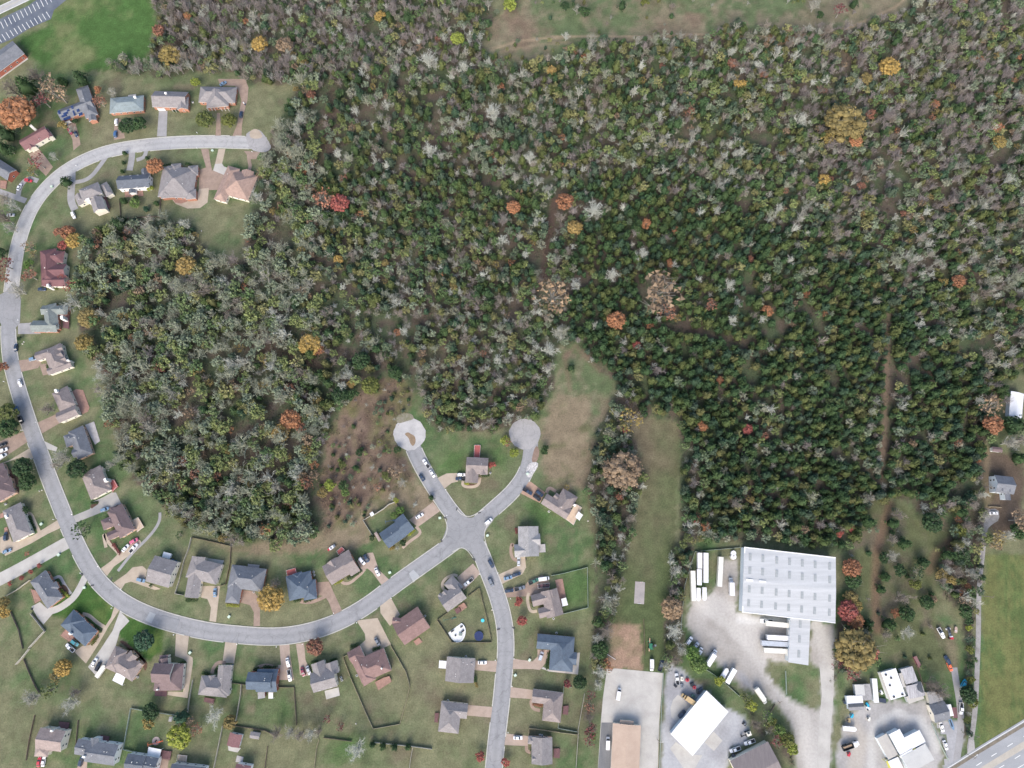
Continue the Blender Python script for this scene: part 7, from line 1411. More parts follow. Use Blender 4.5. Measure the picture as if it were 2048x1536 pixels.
# listed trees with a place of their own: x, y, crown radius in px, form, colour, label
TL = [
(30,222,36,'L','orange','very large round orange tree at the left edge below the red brick building'),(100,178,25,'S','tan','half-bare tan-topped tree left of the patched-roof house'),(308,331,17,'L','orange','round orange-red tree between the dark-roofed and square brick houses'),
(253,250,17,'L','deep','left of two round green trees in front of the teal-roofed house'),(276,246,15,'L','deep','right of two round green trees in front of the teal-roofed house'),(408,237,18,'L','olive','left of two olive trees before the six-columned house'),(457,239,15,'L','olive','right of two olive trees before the six-columned house'),
(390,164,10,'L','lime','small yellow-green tree behind the six-columned house'),(75,325,17,'S','maroon','thin purplish tree below the maroon-roofed house'),(64,343,13,'S','gold','small thin orange-brown tree at the left street bend'),(107,312,11,'B','','small bluish bare tree right of the maroon-roofed house'),
(129,361,11,'E','deep','dark evergreen on the inner kerb of the upper left street bend'),(117,464,10,'L','rust','small dark rust tree at the top of the autumn trio'),(134,464,15,'L','orange','brown-orange tree, upper of the autumn trio'),(146,480,16,'L','yellow','yellow tree of the autumn trio, right side'),(125,490,10,'L','red','red tree at the roof corner of the dark maroon-roofed house'),
(60,494,13,'S','tan','thin tan tree between street and dark maroon-roofed house'),(66,508,9,'S','gold','thin gold tree touching the roof of the dark maroon-roofed house'),(57,529,11,'L','green','bright green bush tree left of the dark maroon-roofed house'),(61,552,15,'S','rust','rusty thin tree left of the dark maroon-roofed house'),(36,580,22,'B','','large grey bare tree overhanging the left street'),
(140,570,13,'S','red','red half-bare tree at the back corner of the dark maroon-roofed house'),(126,556,9,'S','red','pale red tree leaning over the dark maroon roof'),(176,634,21,'L','gold','olive-yellow tree behind the green-grey roofed house'),(167,684,18,'L','gold','brownish gold tree behind the many-gabled taupe house'),
(38,677,5,'L','deep','small round bush at the kerb below the green-grey house'),(4,735,13,'L','rust','brown-red tree cut by the left edge'),(12,828,22,'L','olive','upper big olive-green tree at the left edge'),(14,856,20,'L','deep','lower big green tree at the left edge'),
(43,935,20,'L','deep','larger of two round green trees beside the dusky brown house'),(53,964,17,'L','deep','smaller of two round green trees beside the dusky brown house'),(152,938,20,'L','deep','round green tree between blue-slate and red-decked houses'),(122,914,24,'B','','bare tree spreading over the blue-slate roof corner'),(112,930,14,'B','','bare tree beside the left street below the blue-slate house'),
(164,1059,19,'S','deep','dark green see-through tree where the street meets the pale side street'),(94,818,17,'B','','thin bare tree in front of the red-patio house'),(222,928,13,'B','','pale feathery bare tree behind the red-decked house'),(50,1020,8,'L','deep','small dark bush at the grey house walk'),
(20,1167,5,'L','red','lowest of five tiny red trees along the pale side street'),(43,1156,5,'L','red','second lowest of five tiny red trees along the pale side street'),(61,1143,5,'L','red','middle one of five tiny red trees along the pale side street'),(78.5,1131,5,'L','red','fourth of five tiny red trees along the pale side street'),(55,1107,5,'S','red','tiny red tree on the far side of the pale side street'),
(7,1205,12,'L','gold','upper yellow-olive tree at the lower left edge'),(8,1222,13,'L','yellow','lower yellow tree at the lower left edge'),(286,1281,20,'L','teal','dark round tree on the bright lawn of the taupe multi-hip house'),(360,1071,9,'S','deep','dark round bush behind the white shed and pale fence'),
(549,1169,15,'B','','silver bare tree touching the blue-grey brick house'),(541,1197,26,'L','yellow','large golden-yellow tree in front of the blue-grey house'),(629,1294,17,'L','rust','round rusty red tree by the street above the twin-gabled house'),(1036.5,1203,9.5,'L','red','upper of two bright red round trees by the side street'),(1044,1241,10.5,'L','red','lower of two bright red round trees by the side street'),
(1011,1524,9,'L','red','orange-red tree at the kerb on the bottom edge, right of street'),(960,1513,10,'L','red','orange-red tree at the kerb on the bottom edge, left of street'),(714,1500,25,'B','white','large pale spreading bare tree on the bottom lawn'),
(744.5,1491,8,'E','deep','leftmost of four dark clipped evergreens'),(765,1494,8,'E','deep','second of four dark clipped evergreens'),(788.5,1496.5,8.5,'E','deep','third of four dark clipped evergreens'),(816,1495,8,'E','deep','rightmost of four dark clipped evergreens'),
(552,1468,17,'B','','leftmost of the dark bare trees behind the lawn of the blue house'),(580,1464,16,'B','','second bare tree in the dark row behind the blue house'),(600,1470,17,'B','','third bare tree in the dark row behind the blue house'),(622,1468,17,'B','','fourth bare tree in the dark row behind the blue house'),(637,1462,13,'B','','rightmost bare tree in the dark row behind the blue house'),
(655,1437,9,'S','maroon','small brown shrub in the lawn, upper of two'),(681,1452,9,'S','maroon','small brown shrub in the lawn, lower of two'),(428,1433,24,'B','white','large grey bare tree behind the maroon-decked house'),(459,1445,14,'L','gold','gold tree at the foot of the pale fence'),(395,1457,13,'S','rust','rusty thin tree left of the large grey bare tree'),(379,1440,11,'S','tan','thin tan tree beside the dark lower left trees'),
(357,1474,24,'L','lime','large yellow-green tree above the dark bottom roof'),(300,1424,17,'L','deep','dark green tree in the wire-fenced lower left yard'),(296,1446,13,'L','gold','gold tree in the wire-fenced lower left yard'),(362,1436,16,'E','teal','dark bluish tree beside the tiny pale blue shed'),(124,1336,17,'L','yellow','orange-yellow tree in the lower left lawn'),(112,1355,13,'S','gold','thin gold tree below the orange-yellow one'),
(64,1396,23,'B','','leftmost large bare tree in the lower left yards'),(100,1380,16,'S','olive','thin olive tree between the two large bare trees'),(140,1408,23,'B','','right large bare tree in the lower left yards'),(150,1385,15,'B','','bare tree above the right large bare one in the lower left'),(1135,1367,8,'L','maroon','round maroon bush behind the taupe house yard'),(1160,1365,14,'L','deep','dark green tree beside the round maroon bush'),
(984,930,8,'L','red','crimson bush at the right wall of the house between the cul-de-sacs'),(1705,1137,19,'L','orange','orange tree at the upper right corner of the warehouse'),(1708,1160,17,'L','deep','dark green tree under the orange one by the warehouse'),(1702,1196,15,'L','gold','gold tree upper in the row right of the warehouse'),(1712,1212,14,'L','gold','gold tree second in the row right of the warehouse'),(1697,1222,20,'L','red','large brick-red tree right of the warehouse'),(1712,1240,17,'L','orange','orange-red tree below the brick-red one right of the warehouse'),(1714,1300,40,'L','gold','huge olive-gold tree at the right of the exit drive'),(1722,1282,14,'L','orange','orange crown in the huge gold tree top'),
(1740,1248,11,'E','deep','dark evergreen right of the brick-red tree'),(1386,1308,15,'L','green','bright lime green tree, upper on the yard rim'),(1398,1330,17,'L','green','bright lime green tree, lower on the yard rim'),(1440,1362,11,'L','lime','yellow-green tree in front of the white trailer pair'),(1490,1398,13,'S','olive','thin olive tree on the ditch, left of the slanting box truck'),(1503,1412,12,'L','lime','yellow tree on the ditch below the slanting box truck'),
(1532,1435,14,'S','green','thin light green tree in the ditch row'),(1543,1448,13,'L','olive','olive tree in the ditch row by the exit road'),(1560,1462,13,'L','green','green tree in the ditch row by the exit road'),(1575,1480,15,'L','olive','olive tree, second lowest in the ditch row'),(1586,1498,12,'L','lime','yellow-green tree, lowest in the ditch row'),
(1344,1217,22,'L','tan','pale tan-yellow tree left of the trailer store'),(1246,940,38,'L','tan','very large tan-orange tree in the line left of the mown strip'),(1262,838,24,'S','gold','thin golden tree at the top of the mown strip'),(1250,860,6,'L','red','tiny red tree in the thicket left of the mown strip'),(1105,592,36,'S','tan','large tan-brown tree in the middle wood'),(1315,588,42,'S','tan','very large sandy crown in the centre right wood'),(1337,625,18,'S','rust','pinkish crown below the very large sandy one'),
(1690,245,40,'L','gold','very large olive-gold crown at the upper right'),(1712,280,14,'L','orange','orange crown at the foot of the very large olive-gold one'),(1743,228,11,'L','rust','rust crown right of the very large olive-gold one'),(1658,272,15,'L','gold','gold crown left below the very large olive-gold one'),(678,405,19,'L','red','bright orange-red tree right of the tan-brown roofed house'),(650,400,22,'S','rust','thin rust tree left of the bright orange-red one'),
(1130,402,18,'L','orange','orange tree left of the big silver tree in the middle wood'),(1027,413,14,'L','orange','dull orange tree in the middle wood'),(1150,454,15,'L','yellow','golden tree below the orange one in the middle wood'),(1233,640,19,'L','orange','orange-pink tree above the brown meadow'),(1273,690,9,'L','red','small red tree right above the brown meadow'),(618,688,22,'L','yellow','golden tree in the gap of the left wood'),(636,700,12,'L','orange','orange tree joined to the golden one in the left wood'),
(580,838,20,'L','orange','brick-orange tree inside the street curve'),(561,865,18,'L','yellow','gold tree left of the brick-orange one inside the street curve'),(603,855,12,'L','rust','rust tree right of the brick-orange one inside the street curve'),(371,530,20,'L','yellow','bright yellow tree behind the upper left houses'),(518,86,16,'L','yellow','gold tree, left of a pair near the top edge'),(568,88,17,'L','tan','tan-orange tree, right of a pair near the top edge'),
(1781,131,20,'L','yellow','gold round tree in the upper right wood'),(1732,157,13,'L','gold','gold tree left below the gold round one'),(1480,168,13,'L','yellow','yellow tree in the wood under the top clearing'),(1465,126,11,'L','rust','rust tree in the wood under the top clearing'),(1528,150,9,'L','rust','small rust tree right of the rust one under the top clearing'),(1103,140,10,'L','yellow','small orange-gold tree at the clearing edge'),(1341,526,9,'L','orange','tiny bright orange tree above the sandy crown'),(1352,460,9,'L','orange','small orange tree upper centre right'),
(1292,447,11,'L','orange','orange tree right of the golden middle-wood tree'),(1919,562,14,'L','orange','orange tree on the right side of the evergreens'),(1886,563,10,'L','gold','gold tree left of the orange one on the right side'),(1996,255,12,'L','orange','orange tree near the right edge, upper of a pair'),(2000,282,14,'L','gold','gold-brown tree near the right edge, lower of a pair'),(1871,208,9,'L','orange','small pink-orange tree in the upper right wood'),(1960,119,9,'L','orange','small orange tree near the upper right corner'),(2011,58,9,'L','tan','small tan tree at the upper right corner'),(1648,358,12,'L','yellow','gold tree centre of the upper right wood'),
(1495,858,11,'L','red','red tree in the evergreens above the warehouse'),(1405,852,11,'L','orange','orange tree left of the red one above the warehouse'),(1390,1037,9,'L','red','orange-red tree above the trailer store, left of two'),(1412,1052,10,'L','orange','orange-pink tree above the trailer store, right of two'),(1701,1054,9,'L','red','salmon red tree, right of two near the warehouse corner'),(1680,1068,8,'L','red','salmon red tree, left of two near the warehouse corner'),(1440,760,8,'L','orange','small orange tree in the lower evergreens'),
(538,965,10,'L','yellow','small gold tree low in the street-curve wood'),(340,1000,9,'L','orange','small orange-gold tree low in the street-curve wood, left'),(588,1010,9,'L','orange','small orange tree low in the street-curve wood, right'),(795,664,8,'L','orange','small orange tree above the left cul-de-sac'),(677,519,10,'L','yellow','small gold tree left of middle wood centre'),(770,525,8,'L','gold','small gold tree at middle wood centre'),(375,32,9,'L','orange','small orange tree near the top left wood edge'),(317,60,13,'L','rust','rust tree beside the green field'),(338,108,22,'L','gold','tan-olive tree at the lower right corner of the green field'),(915,75,14,'L','lime','yellow-green tree at the clearing left edge'),(760,33,12,'L','yellow','gold tree at the top edge, middle'),(1020,8,14,'L','lime','yellow-green tree at the top clearing corner'),(1940,250,8,'L','tan','tiny tan tree in the upper right wood'),(1723,372,9,'L','rust','small pink tree left of the sunken track'),(1500,520,9,'L','rust','pinkish crown in the centre right evergreens'),(1420,610,13,'S','rust','pink thin crown in the centre right evergreens'),(1535,622,12,'L','orange','dull orange crown in the centre right evergreens'),
(1988,848,20,'L','orange','tan-orange tree left of the white metal building'),(1980,815,22,'S','tan','thin brown tree left of the white metal building'),(2035,850,22,'E','deep','dark tree below the white metal building'),(2020,885,20,'B','','bare tree above the small shed at the right edge'),(2042,880,18,'B','','bare tree at the right edge above the pale blue house'),(2042,915,14,'E','deep','dark evergreen at the right edge beside the pale blue house'),(2036,1040,20,'S','tan','tan half-bare tree at the right edge below the pale blue house'),(2040,1062,17,'L','deep','dark green tree at the right edge below the pale blue house'),(1995,1080,18,'S','gold','thin tan tree at the top corner of the mown field'),(2015,1070,16,'B','','bare tree at the top corner of the mown field'),(1990,1092,12,'S','tan','small tan tree at the mown field corner'),(2008,775,12,'E','deep','dark evergreen at the left of the white metal building'),(1962,893,12,'L','olive','olive tree by the driveway end near the small shed'),(1956,920,7,'L','orange','small orange tree at the lane head'),
(1798,1030,16,'B','','bare tree, upper in the grassy clearing'),(1790,1048,13,'E','deep','dark tree under the upper bare one in the clearing'),(1785,1080,13,'B','','bare tree, left middle of the clearing'),(1811,1087,14,'E','deep','round dark evergreen in the clearing centre'),(1768,1115,12,'L','deep','dark bush, left of the clearing'),(1785,1112,15,'B','','brown bare tree, left of the clearing'),(1800,1140,13,'L','deep','dark tree in the lower clearing'),(1774,1153,12,'E','deep','flat round dark tree in the lower left clearing'),(1851,1125,12.5,'E','deep','lone round dark evergreen in the clearing'),(1765,1180,10,'E','deep','small round dark tree in the lower left clearing'),(1832,1142,15,'S','deep','thin green tree in the lower clearing'),(1830,1168,13,'L','olive','olive tree in the lower clearing'),(1806,1197,18,'B','','large silver bare tree low in the clearing'),(1815,1228,16,'L','deep','dark green tree below the silver bare one'),(1792,1226,10,'L','orange','small orange tree low in the clearing'),(1855,1205,14,'L','deep','dark tree low right in the clearing'),(1867,1198,8,'L','tan','small tan tree low right in the clearing'),(1780,1250,14,'E','deep','dark evergreen above the roadside sheds'),(1772,1270,14,'B','','brown bare tree above the roadside sheds'),(1815,1265,18,'B','','pale bare tree above the roadside sheds'),(1866,1045,20,'L','deep','large dark green tree hanging into the clearing top'),(1740,1045,14,'E','deep','dark evergreen at the left of the clearing top'),
(1882,1148,13,'L','gold','gold tree in the right-hand tree line'),(1900,1160,12,'L','gold','gold tree, lower of two in the right-hand tree line'),(1936,1173,7,'L','orange','small bright orange tree in the right-hand tree line'),(1922,1186,7,'L','orange','small orange tree below it in the right-hand tree line'),(1928,1200,12,'S','tan','tan thin tree low in the right-hand tree line'),(1895,1140,14,'B','','bare tree in the middle of the right-hand tree line'),(1915,1145,15,'B','','bare tree beside the gravel road, middle'),(1900,1112,14,'E','deep','dark evergreen in the right-hand tree line'),(1925,1110,16,'L','deep','dark tree beside the upper gravel road'),(1930,1085,15,'B','','bare tree beside the upper gravel road'),(1935,1050,17,'B','','large bare tree at the head of the gravel road'),(1920,1060,13,'L','olive','olive tree at the head of the gravel road'),(1945,1010,16,'B','','bare tree left of the pale blue house'),(1926,1025,13,'E','deep','dark evergreen left of the gravel pad'),(1950,1150,9,'L','deep','green bush at the gravel road edge'),(1932,1222,14,'L','deep','green tree at the left of the gravel road'),(1938,1240,10,'L','deep','green bush at the left of the gravel road'),(1938,1256,7,'L','lime','yellow-green bush at the left of the gravel road'),(1938,1278,9,'S','teal','bluish bush at the left of the gravel road'),(1940,1300,9,'L','olive','olive bush, middle of the gravel road hedge'),(1940,1330,9,'L','deep','green bush, middle of the gravel road hedge'),(1942,1360,9,'L','olive','green bush above the roadside oak'),(1938,1390,17,'L','deep','round dark green tree against the lower gravel road'),(1946,1405,11,'L','olive','olive lobe tree beside the lower gravel road'),(1935,1440,8,'L','olive','green bush below the lower gravel road tree'),
(1880,1385,24,'B','dark','large dark bare tree behind the slate and green-grey house'),(1862,1370,18,'B','dark','dark bare tree right of the sooty steel shed'),(1702,1345,18,'S','maroon','purplish thin thicket left of the vented building'),(1676,1322,13,'S','maroon','purplish shrub by the exit drive'),(1742,1305,16,'S','red','thin red tree right of the huge olive-gold tree'),(1215,1330,13,'S','orange','small tan-orange tree at the corner of the concrete lot'),(1200,1300,17,'L','deep','green tree left of the tilled dirt plot'),(1202,1345,17,'B','white','silver bare tree with green base by the concrete lot'),(1197,1368,14,'B','','silver bare tree, lower, by the concrete lot'),(1213,1262,20,'B','','bare tree at the top left of the dirt plot'),
(1183,1390,10,'S','maroon','top of the brown bramble row, by the concrete lot'),(1180,1412,13,'S','rust','rusty bramble clump, upper, by the concrete lot'),(1177,1435,14,'B','dark','dark bramble clump, middle, by the concrete lot'),(1180,1458,13,'S','maroon','maroon bramble clump by the concrete lot'),(1178,1480,12,'S','maroon','lowest maroon bramble clump by the concrete lot'),(1185,1473,8,'L','green','bright green bush among the brambles'),
(1540,1455,14,'B','dark','dark bramble at the ditch above the brown metal building'),(1512,1450,14,'B','dark','dark bramble left in the ditch above the excavators'),(1552,1482,13,'S','maroon','maroon bramble beside the brown metal building'),(1352,1320,16,'B','dark','dark bare thicket above the junk corner'),(1362,1300,16,'B','','bare tree left of the bright lime green trees'),(1349,1262,22,'B','white','silver spreading tree at the left of the gravel yard'),
(743,1076,6,'L','deep','small green bush left of the navy-slate house'),(806,1085,7,'L','deep','round green bush in front of the navy-slate house'),(794,1096,6,'B','','pale leafless bush in front of the navy-slate house'),(788,1031,8,'L','green','left of two green bushes behind the navy-slate house'),(800,1020,9,'L','green','right of two green bushes behind the navy-slate house'),(862,995,6.5,'E','deep','small dark evergreen at the street above the fork drive'),(830,1009,7,'B','white','small pale bare tree in the lawn above the fork drive'),(785,992,10,'B','white','pale bare tree behind the navy-slate house fence'),(792,1000,6,'L','lime','yellow-green bush at the brush field corner'),
(680,790,17,'L','deep','round green tree at the left of the brush field, upper'),(705,790,13,'L','deep','green tree at the left of the brush field'),(722,720,18,'L','deep','round green tree above the brush field'),(790,745,14,'L','deep','green tree at the top right of the brush field'),(702,768,9,'L','yellow','small yellow tree above the brush field'),(740,770,18,'L','olive','olive tree at the top of the brush field'),(718,905,8,'L','deep','small round green bush in the brush field'),(710,935,8,'E','deep','dark small evergreen in the brush field'),(685,930,8,'L','olive','small olive bush in the brush field'),(745,935,7,'B','','small bare bush in the brush field'),(790,945,15,'S','tan','tan thin tree at the right of the brush field'),(805,965,12,'B','','bare tree at the right of the brush field'),(660,970,12,'L','lime','yellow-green tree low in the brush field'),(685,970,10,'L','deep','green bush low in the brush field'),(645,985,11,'L','gold','olive-gold tree at the low corner of the brush field'),(795,900,8,'L','deep','small green bush right middle of the brush field'),(770,950,8,'L','olive','small olive bush at the right of the brush field'),(760,885,8,'S','olive','thin olive bush in the middle of the brush field'),(690,985,9,'L','green','bright green bush low in the brush field'),(755,975,9,'S','rust','pinkish bush at the low right of the brush field'),
(1142,735,8,'E','deep','lone dark evergreen in the tip of the brown meadow'),(1090,900,10,'L','deep','dark bush right of the right cul-de-sac'),(1028,905,10,'L','lime','yellow-green bush below the right cul-de-sac'),(1015,885,9,'S','rust','brown shrub left of the right cul-de-sac'),(1010,880,10,'L','lime','yellow-green shrub left of the right cul-de-sac'),(1133,974,7,'S','gold','small pale yellow tree at the L-shaped taupe house'),
(235,447,14,'E','deep','dark evergreen behind the planted patio garden, upper'),(241,437,9,'E','deep','dark evergreen at the corner of the planted patio garden'),(222,463,8,'L','lime','round yellow-green bush at the wood edge below the garden'),(245,400,8,'E','deep','dark evergreen column left of the planted patio garden'),(269,406,11,'L','green','clipped bright green block in the planted patio garden'),(301,377,7,'L','lime','yellow-green bush right of the white-gabled house'),(272,395,6,'L','deep','dark bush in the planted patio garden'),(312,405,6,'E','deep','small dark evergreen right of the planted patio garden'),(290,417,7,'E','teal','low bluish bush at the patio garden foot'),(248,305,5,'E','deep','small dark shrub at the loop drive, upper'),(246,324,4.5,'E','deep','small dark shrub at the loop drive, middle'),(243,342,5,'E','deep','small dark shrub at the loop drive, lower'),(293,315,4,'E','deep','tiny dark shrub at the small turnaround'),(367,449,15,'B','white','wispy bare tree lying in the back lawn of the square brick house'),
(70,150,20,'B','dark','dark bare tree below the red brick building'),(50,170,18,'E','deep','dark evergreen below the red brick building'),(20,175,20,'B','dark','dark bare tree at the left edge below the red brick building'),(122,160,11,'E','deep','dark evergreen between the green field and patched-roof house, left'),(160,155,14,'E','deep','dark evergreen between the green field and patched-roof house, right'),(195,180,9,'L','orange','small orange tree above the teal-roofed house'),(200,203,13,'S','rust','rust thin tree left of the teal-roofed house'),(225,185,12,'B','','bare tree behind the teal-roofed house'),(85,200,18,'S','maroon','purplish thin tree left of the patched-roof house'),(118,190,19,'S','tan','wide tan half-bare tree behind the patched-roof house'),(8,265,16,'E','deep','dark evergreen left of the maroon-roofed house, upper'),(4,295,14,'E','deep','dark evergreen left of the maroon-roofed house, lower'),(20,300,11,'L','deep','dark green tree above the slate-roofed brick house'),(125,250,10,'L','gold','brownish bush tree by the patched-roof house drive'),(150,242,6,'L','deep','small green bush before the patched-roof house'),(143,258,9,'B','','small grey bare tree before the patched-roof house'),
(10,400,18,'B','','bare tree at the left edge below the loop drive, upper'),(25,410,18,'B','','bare tree at the left edge below the loop drive, right'),(8,435,20,'B','dark','bare tree at the left edge around the silver car'),(20,455,16,'B','','bare tree at the left edge, below the silver car'),(4,505,11,'L','deep','green tree at the left edge above the pinkish-brown wood'),(10,530,16,'S','maroon','thin purplish tree at the left edge, upper'),(8,556,15,'S','rust','thin rust tree at the left edge above the junction'),(300,1040,0,'','',''),
(1155,18,11,'B','','bare tree in the top clearing, left'),(1130,12,10,'L','deep','green tree in the top clearing, left'),(1168,22,13,'L','deep','large green tree in the top clearing'),(1132,72,10,'B','white','pale bare tree on the clearing track'),(1166,88,13,'E','deep','dark evergreen on the clearing track'),(1245,8,9,'E','deep','dark evergreen at the top edge, clearing middle'),(1290,5,9,'L','olive','olive tree at the top edge, clearing middle'),(1345,12,8,'B','','bare tree at the top edge, clearing right'),(1630,10,14,'B','','bare tree at the top edge, clearing far right'),(1680,22,14,'S','maroon','purplish bare tree at the clearing far right'),(1640,30,9,'L','deep','green shrub at the clearing far right'),(1710,5,9,'E','deep','dark shrub at the top edge, clearing far right'),(1808,22,8,'B','','bare shrub by the clearing track end'),
(970,222,0,'','',''),(985,225,24,'B','white','large silver-white tree in the wood under the clearing'),(1187,420,24,'B','white','large silver tree right of the orange ones in the middle wood'),(1605,240,19,'B','white','pale round bare tree left of the very large olive-gold crown'),(1285,508,17,'B','white','silver bare tree in the centre right evergreens'),(855,118,24,'B','white','tall silver bare tree above the middle wood, left'),(930,135,18,'B','white','tall silver bare tree above the middle wood, right'),(1060,315,18,'B','white','silver tree in the middle of the upper wood'),(1110,260,0,'','',''),(860,300,20,'B','white','silver twiggy tree, upper left of the middle wood'),(1005,480,15,'B','white','silver tree beside the middle-wood gold tree'),(1150,570,17,'B','white','silver tree right of the large tan-brown one'),(1225,550,17,'B','white','silver-gold tree above the sandy crown'),(1460,570,15,'B','white','silver tree low in the centre right evergreens'),(1465,640,14,'B','white','silver tree at the centre right opening'),(600,240,16,'B','white','pale tree beside the dead-end street wood edge'),(610,275,0,'','',''),(1100,700,20,'B','white','large silver tree at the left of the brown meadow tip'),(995,720,14,'B','white','silver tree above the right cul-de-sac'),
]
TL = [t_ for t_ in TL if t_[2] > 0]
# keep the random wood clear of listed crowns, buildings and drives
keep = np.ones(N, bool)
for (x, y, rp, *_r) in TL:
    k = mpp(x, y); keep &= (fpx - x) ** 2 + (fpy - y) ** 2 > (max(4.5, rp * .85)) ** 2 
for p_ in FOOT:
    cx_ = sum(q[0] for q in p_) / len(p_); cy_ = sum(q[1] for q in p_) / len(p_)
    keep &= ~pip(fpx, fpy, [(cx_ + (q[0] - cx_) * 1.25, cy_ + (q[1] - cy_) * 1.25) for q in p_])
for p_ in (CDS1, CDS2, EYE): keep &= ~pip(fpx, fpy, [(p_[0][0] * 0 + q[0], q[1]) for q in p_])
for wr in (w1, w2, w3):
    for k in range(0, len(wr), 3):
        keep &= (fx - wr[k][0]) ** 2 + (fy - wr[k][1]) ** 2 > 7.5 ** 2
fx, fy, fpx, fpy, kind, rad, aut, aut_choice, ev_sub, lf_sub, ba_sub = [a_[keep] for a_ in (fx, fy, fpx, fpy, kind, rad, aut, aut_choice, ev_sub, lf_sub, ba_sub)]
N = len(fx)
# crowns seen in the photo stand at pixel positions of their tops: shift the stems back
M_TWIG = tint_mat('bark_and_twigs', 0.22, .85, scale=2.0)
def place(tpset, sub, x, y, r_, rot, zs, colr, k):
    V_, T_, S_ = tpset[sub].get(k)
    c, s_ = math.cos(rot), math.sin(rot)
    out_ = np.empty_like(V_); out_[:, 0] = (V_[:, 0] * c - V_[:, 1] * s_) * r_ + x; out_[:, 1] = (V_[:, 0] * s_ + V_[:, 1] * c) * r_ + y; out_[:, 2] = V_[:, 2] * r_ * zs
    return out_, T_, np.clip(np.array(colr)[None, :] * S_[:, None], 0, 1)
wood_c = np.array([.22, .205, .18])
def pair_mesh(name, tpset, sub, leafc, woodc, zs=1.0):
    """unit mesh with leaves and wood together"""
    a = place(tpset, sub, 0, 0, 1, 0, zs, leafc, 0); b2 = place(tpset, sub, 0, 0, 1, 0, zs, woodc, 1)
    return tri_mesh(name, np.concatenate([a[0], b2[0]]), np.concatenate([a[1], b2[1] + len(a[0])]), np.concatenate([a[2], b2[2]]), [M_LEAF])
def split_mesh(tpset, sub, leafc, woodc, zs=1.0):
    a = place(tpset, sub, 0, 0, 1, 0, zs, leafc, 0); b2 = place(tpset, sub, 0, 0, 1, 0, zs, woodc, 1)
    return (tri_mesh('crown', a[0], a[1], a[2], [M_LEAF]) if len(a[0]) else None), tri_mesh('trunk', b2[0], b2[1], b2[2], [M_TWIG])
SETS = {0: ('evergreen_tree', EV, EVc), 1: ('bare_tree', BA, BAc), 2: ('leafy_tree', LF, LFc)}
LAB = {0: 'evergreen', 1: 'bare tree', 2: 'leafy tree'}
EVN = ['dark green', 'dark green', 'olive-tinged green', 'yellowish green', 'bluish dark green', 'bronze-green', 'grey-green']
LFN = ['olive-green', 'yellow-green', 'grey-green', 'pale sage', 'mustard-green', 'mid green', 'khaki']
BAN = ['pale grey', 'brownish grey', 'silvery', 'dull brown', 'lichen grey-green', 'purplish grey', 'whitish']
_um = {}
inview = (fpx > 6) & (fpx < 2042) & (fpy > 6) & (fpy < 1530)
for k in (0, 1, 2):
    nm, tps, cols_ = SETS[k]; idx = np.where((kind == k) & ~aut)[0]
    size_px = rad[idx] / np.array([mpp(fpx[i], fpy[i]) for i in idx]) * np.where(inview[idx], 1, 0)
    order = idx[np.argsort(-size_px)]; ind, rest = order[:270], order[270:]
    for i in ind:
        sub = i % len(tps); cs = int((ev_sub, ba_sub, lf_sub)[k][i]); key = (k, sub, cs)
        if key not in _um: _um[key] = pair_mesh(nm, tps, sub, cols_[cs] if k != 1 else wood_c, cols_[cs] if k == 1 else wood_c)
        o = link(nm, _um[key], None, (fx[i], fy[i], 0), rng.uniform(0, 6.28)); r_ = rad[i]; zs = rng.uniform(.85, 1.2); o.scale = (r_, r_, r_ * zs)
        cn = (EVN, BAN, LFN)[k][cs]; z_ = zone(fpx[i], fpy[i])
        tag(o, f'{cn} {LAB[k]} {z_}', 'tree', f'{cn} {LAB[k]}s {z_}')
    Vs, Ts, Cs, n0 = [], [], [], 0
    for i in rest:
        sub = int(nr.randint(len(tps))); cs = int((ev_sub, ba_sub, lf_sub)[k][i]); c_ = cols_[cs] * nr.uniform(.8, 1.22)
        rot = nr.uniform(0, 6.28); zs = nr.uniform(.85, 1.2)
        for part in (0, 1):
            if part == 0 and k == 1: continue
            v_, t_, cc_ = place(tps, sub, fx[i], fy[i], rad[i], rot, zs, c_ if (part == 0 or k == 1) else wood_c, part)
            Vs.append(v_); Ts.append(t_ + n0); Cs.append(cc_); n0 += len(v_)
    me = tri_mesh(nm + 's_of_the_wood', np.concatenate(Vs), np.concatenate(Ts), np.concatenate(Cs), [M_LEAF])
    o = link({0: 'evergreen_wood', 1: 'bare_wood', 2: 'leafy_wood'}[k], me); tag(o, {0: 'dense mass of smaller evergreens filling the woods', 1: 'mass of smaller grey leafless trees filling the woods', 2: 'mass of smaller olive-green leafy trees filling the woods'}[k], 'wood', kind='stuff')
# scattered small autumn crowns in the woods
SIZE = ['small', 'small', 'medium']
cnt = {}
ai = np.where(aut)[0]; ai = ai[np.argsort(-(rad[ai] * inview[ai]))][:230]
for i in ai:
    cname = autk[aut_choice[i]]; c_ = AUT[cname][i % 2]; sub = i % len(LF); key = ('a', cname, i % 2, sub)
    if key not in _um: _um[key] = pair_mesh('autumn_tree', LF if i % 2 else SP, sub % (6 if i % 2 else 4), [x * .85 for x in c_], wood_c)
    o = link('autumn_tree', _um[key], None, (fx[i], fy[i], 0), rng.uniform(0, 6.28)); r_ = rad[i] * .85; o.scale = (r_, r_, r_ * 1.1)
    z_ = zone(fpx[i], fpy[i]); tag(o, f'small {cname} autumn tree {z_}', 'tree', f'small {cname} autumn trees {z_}')
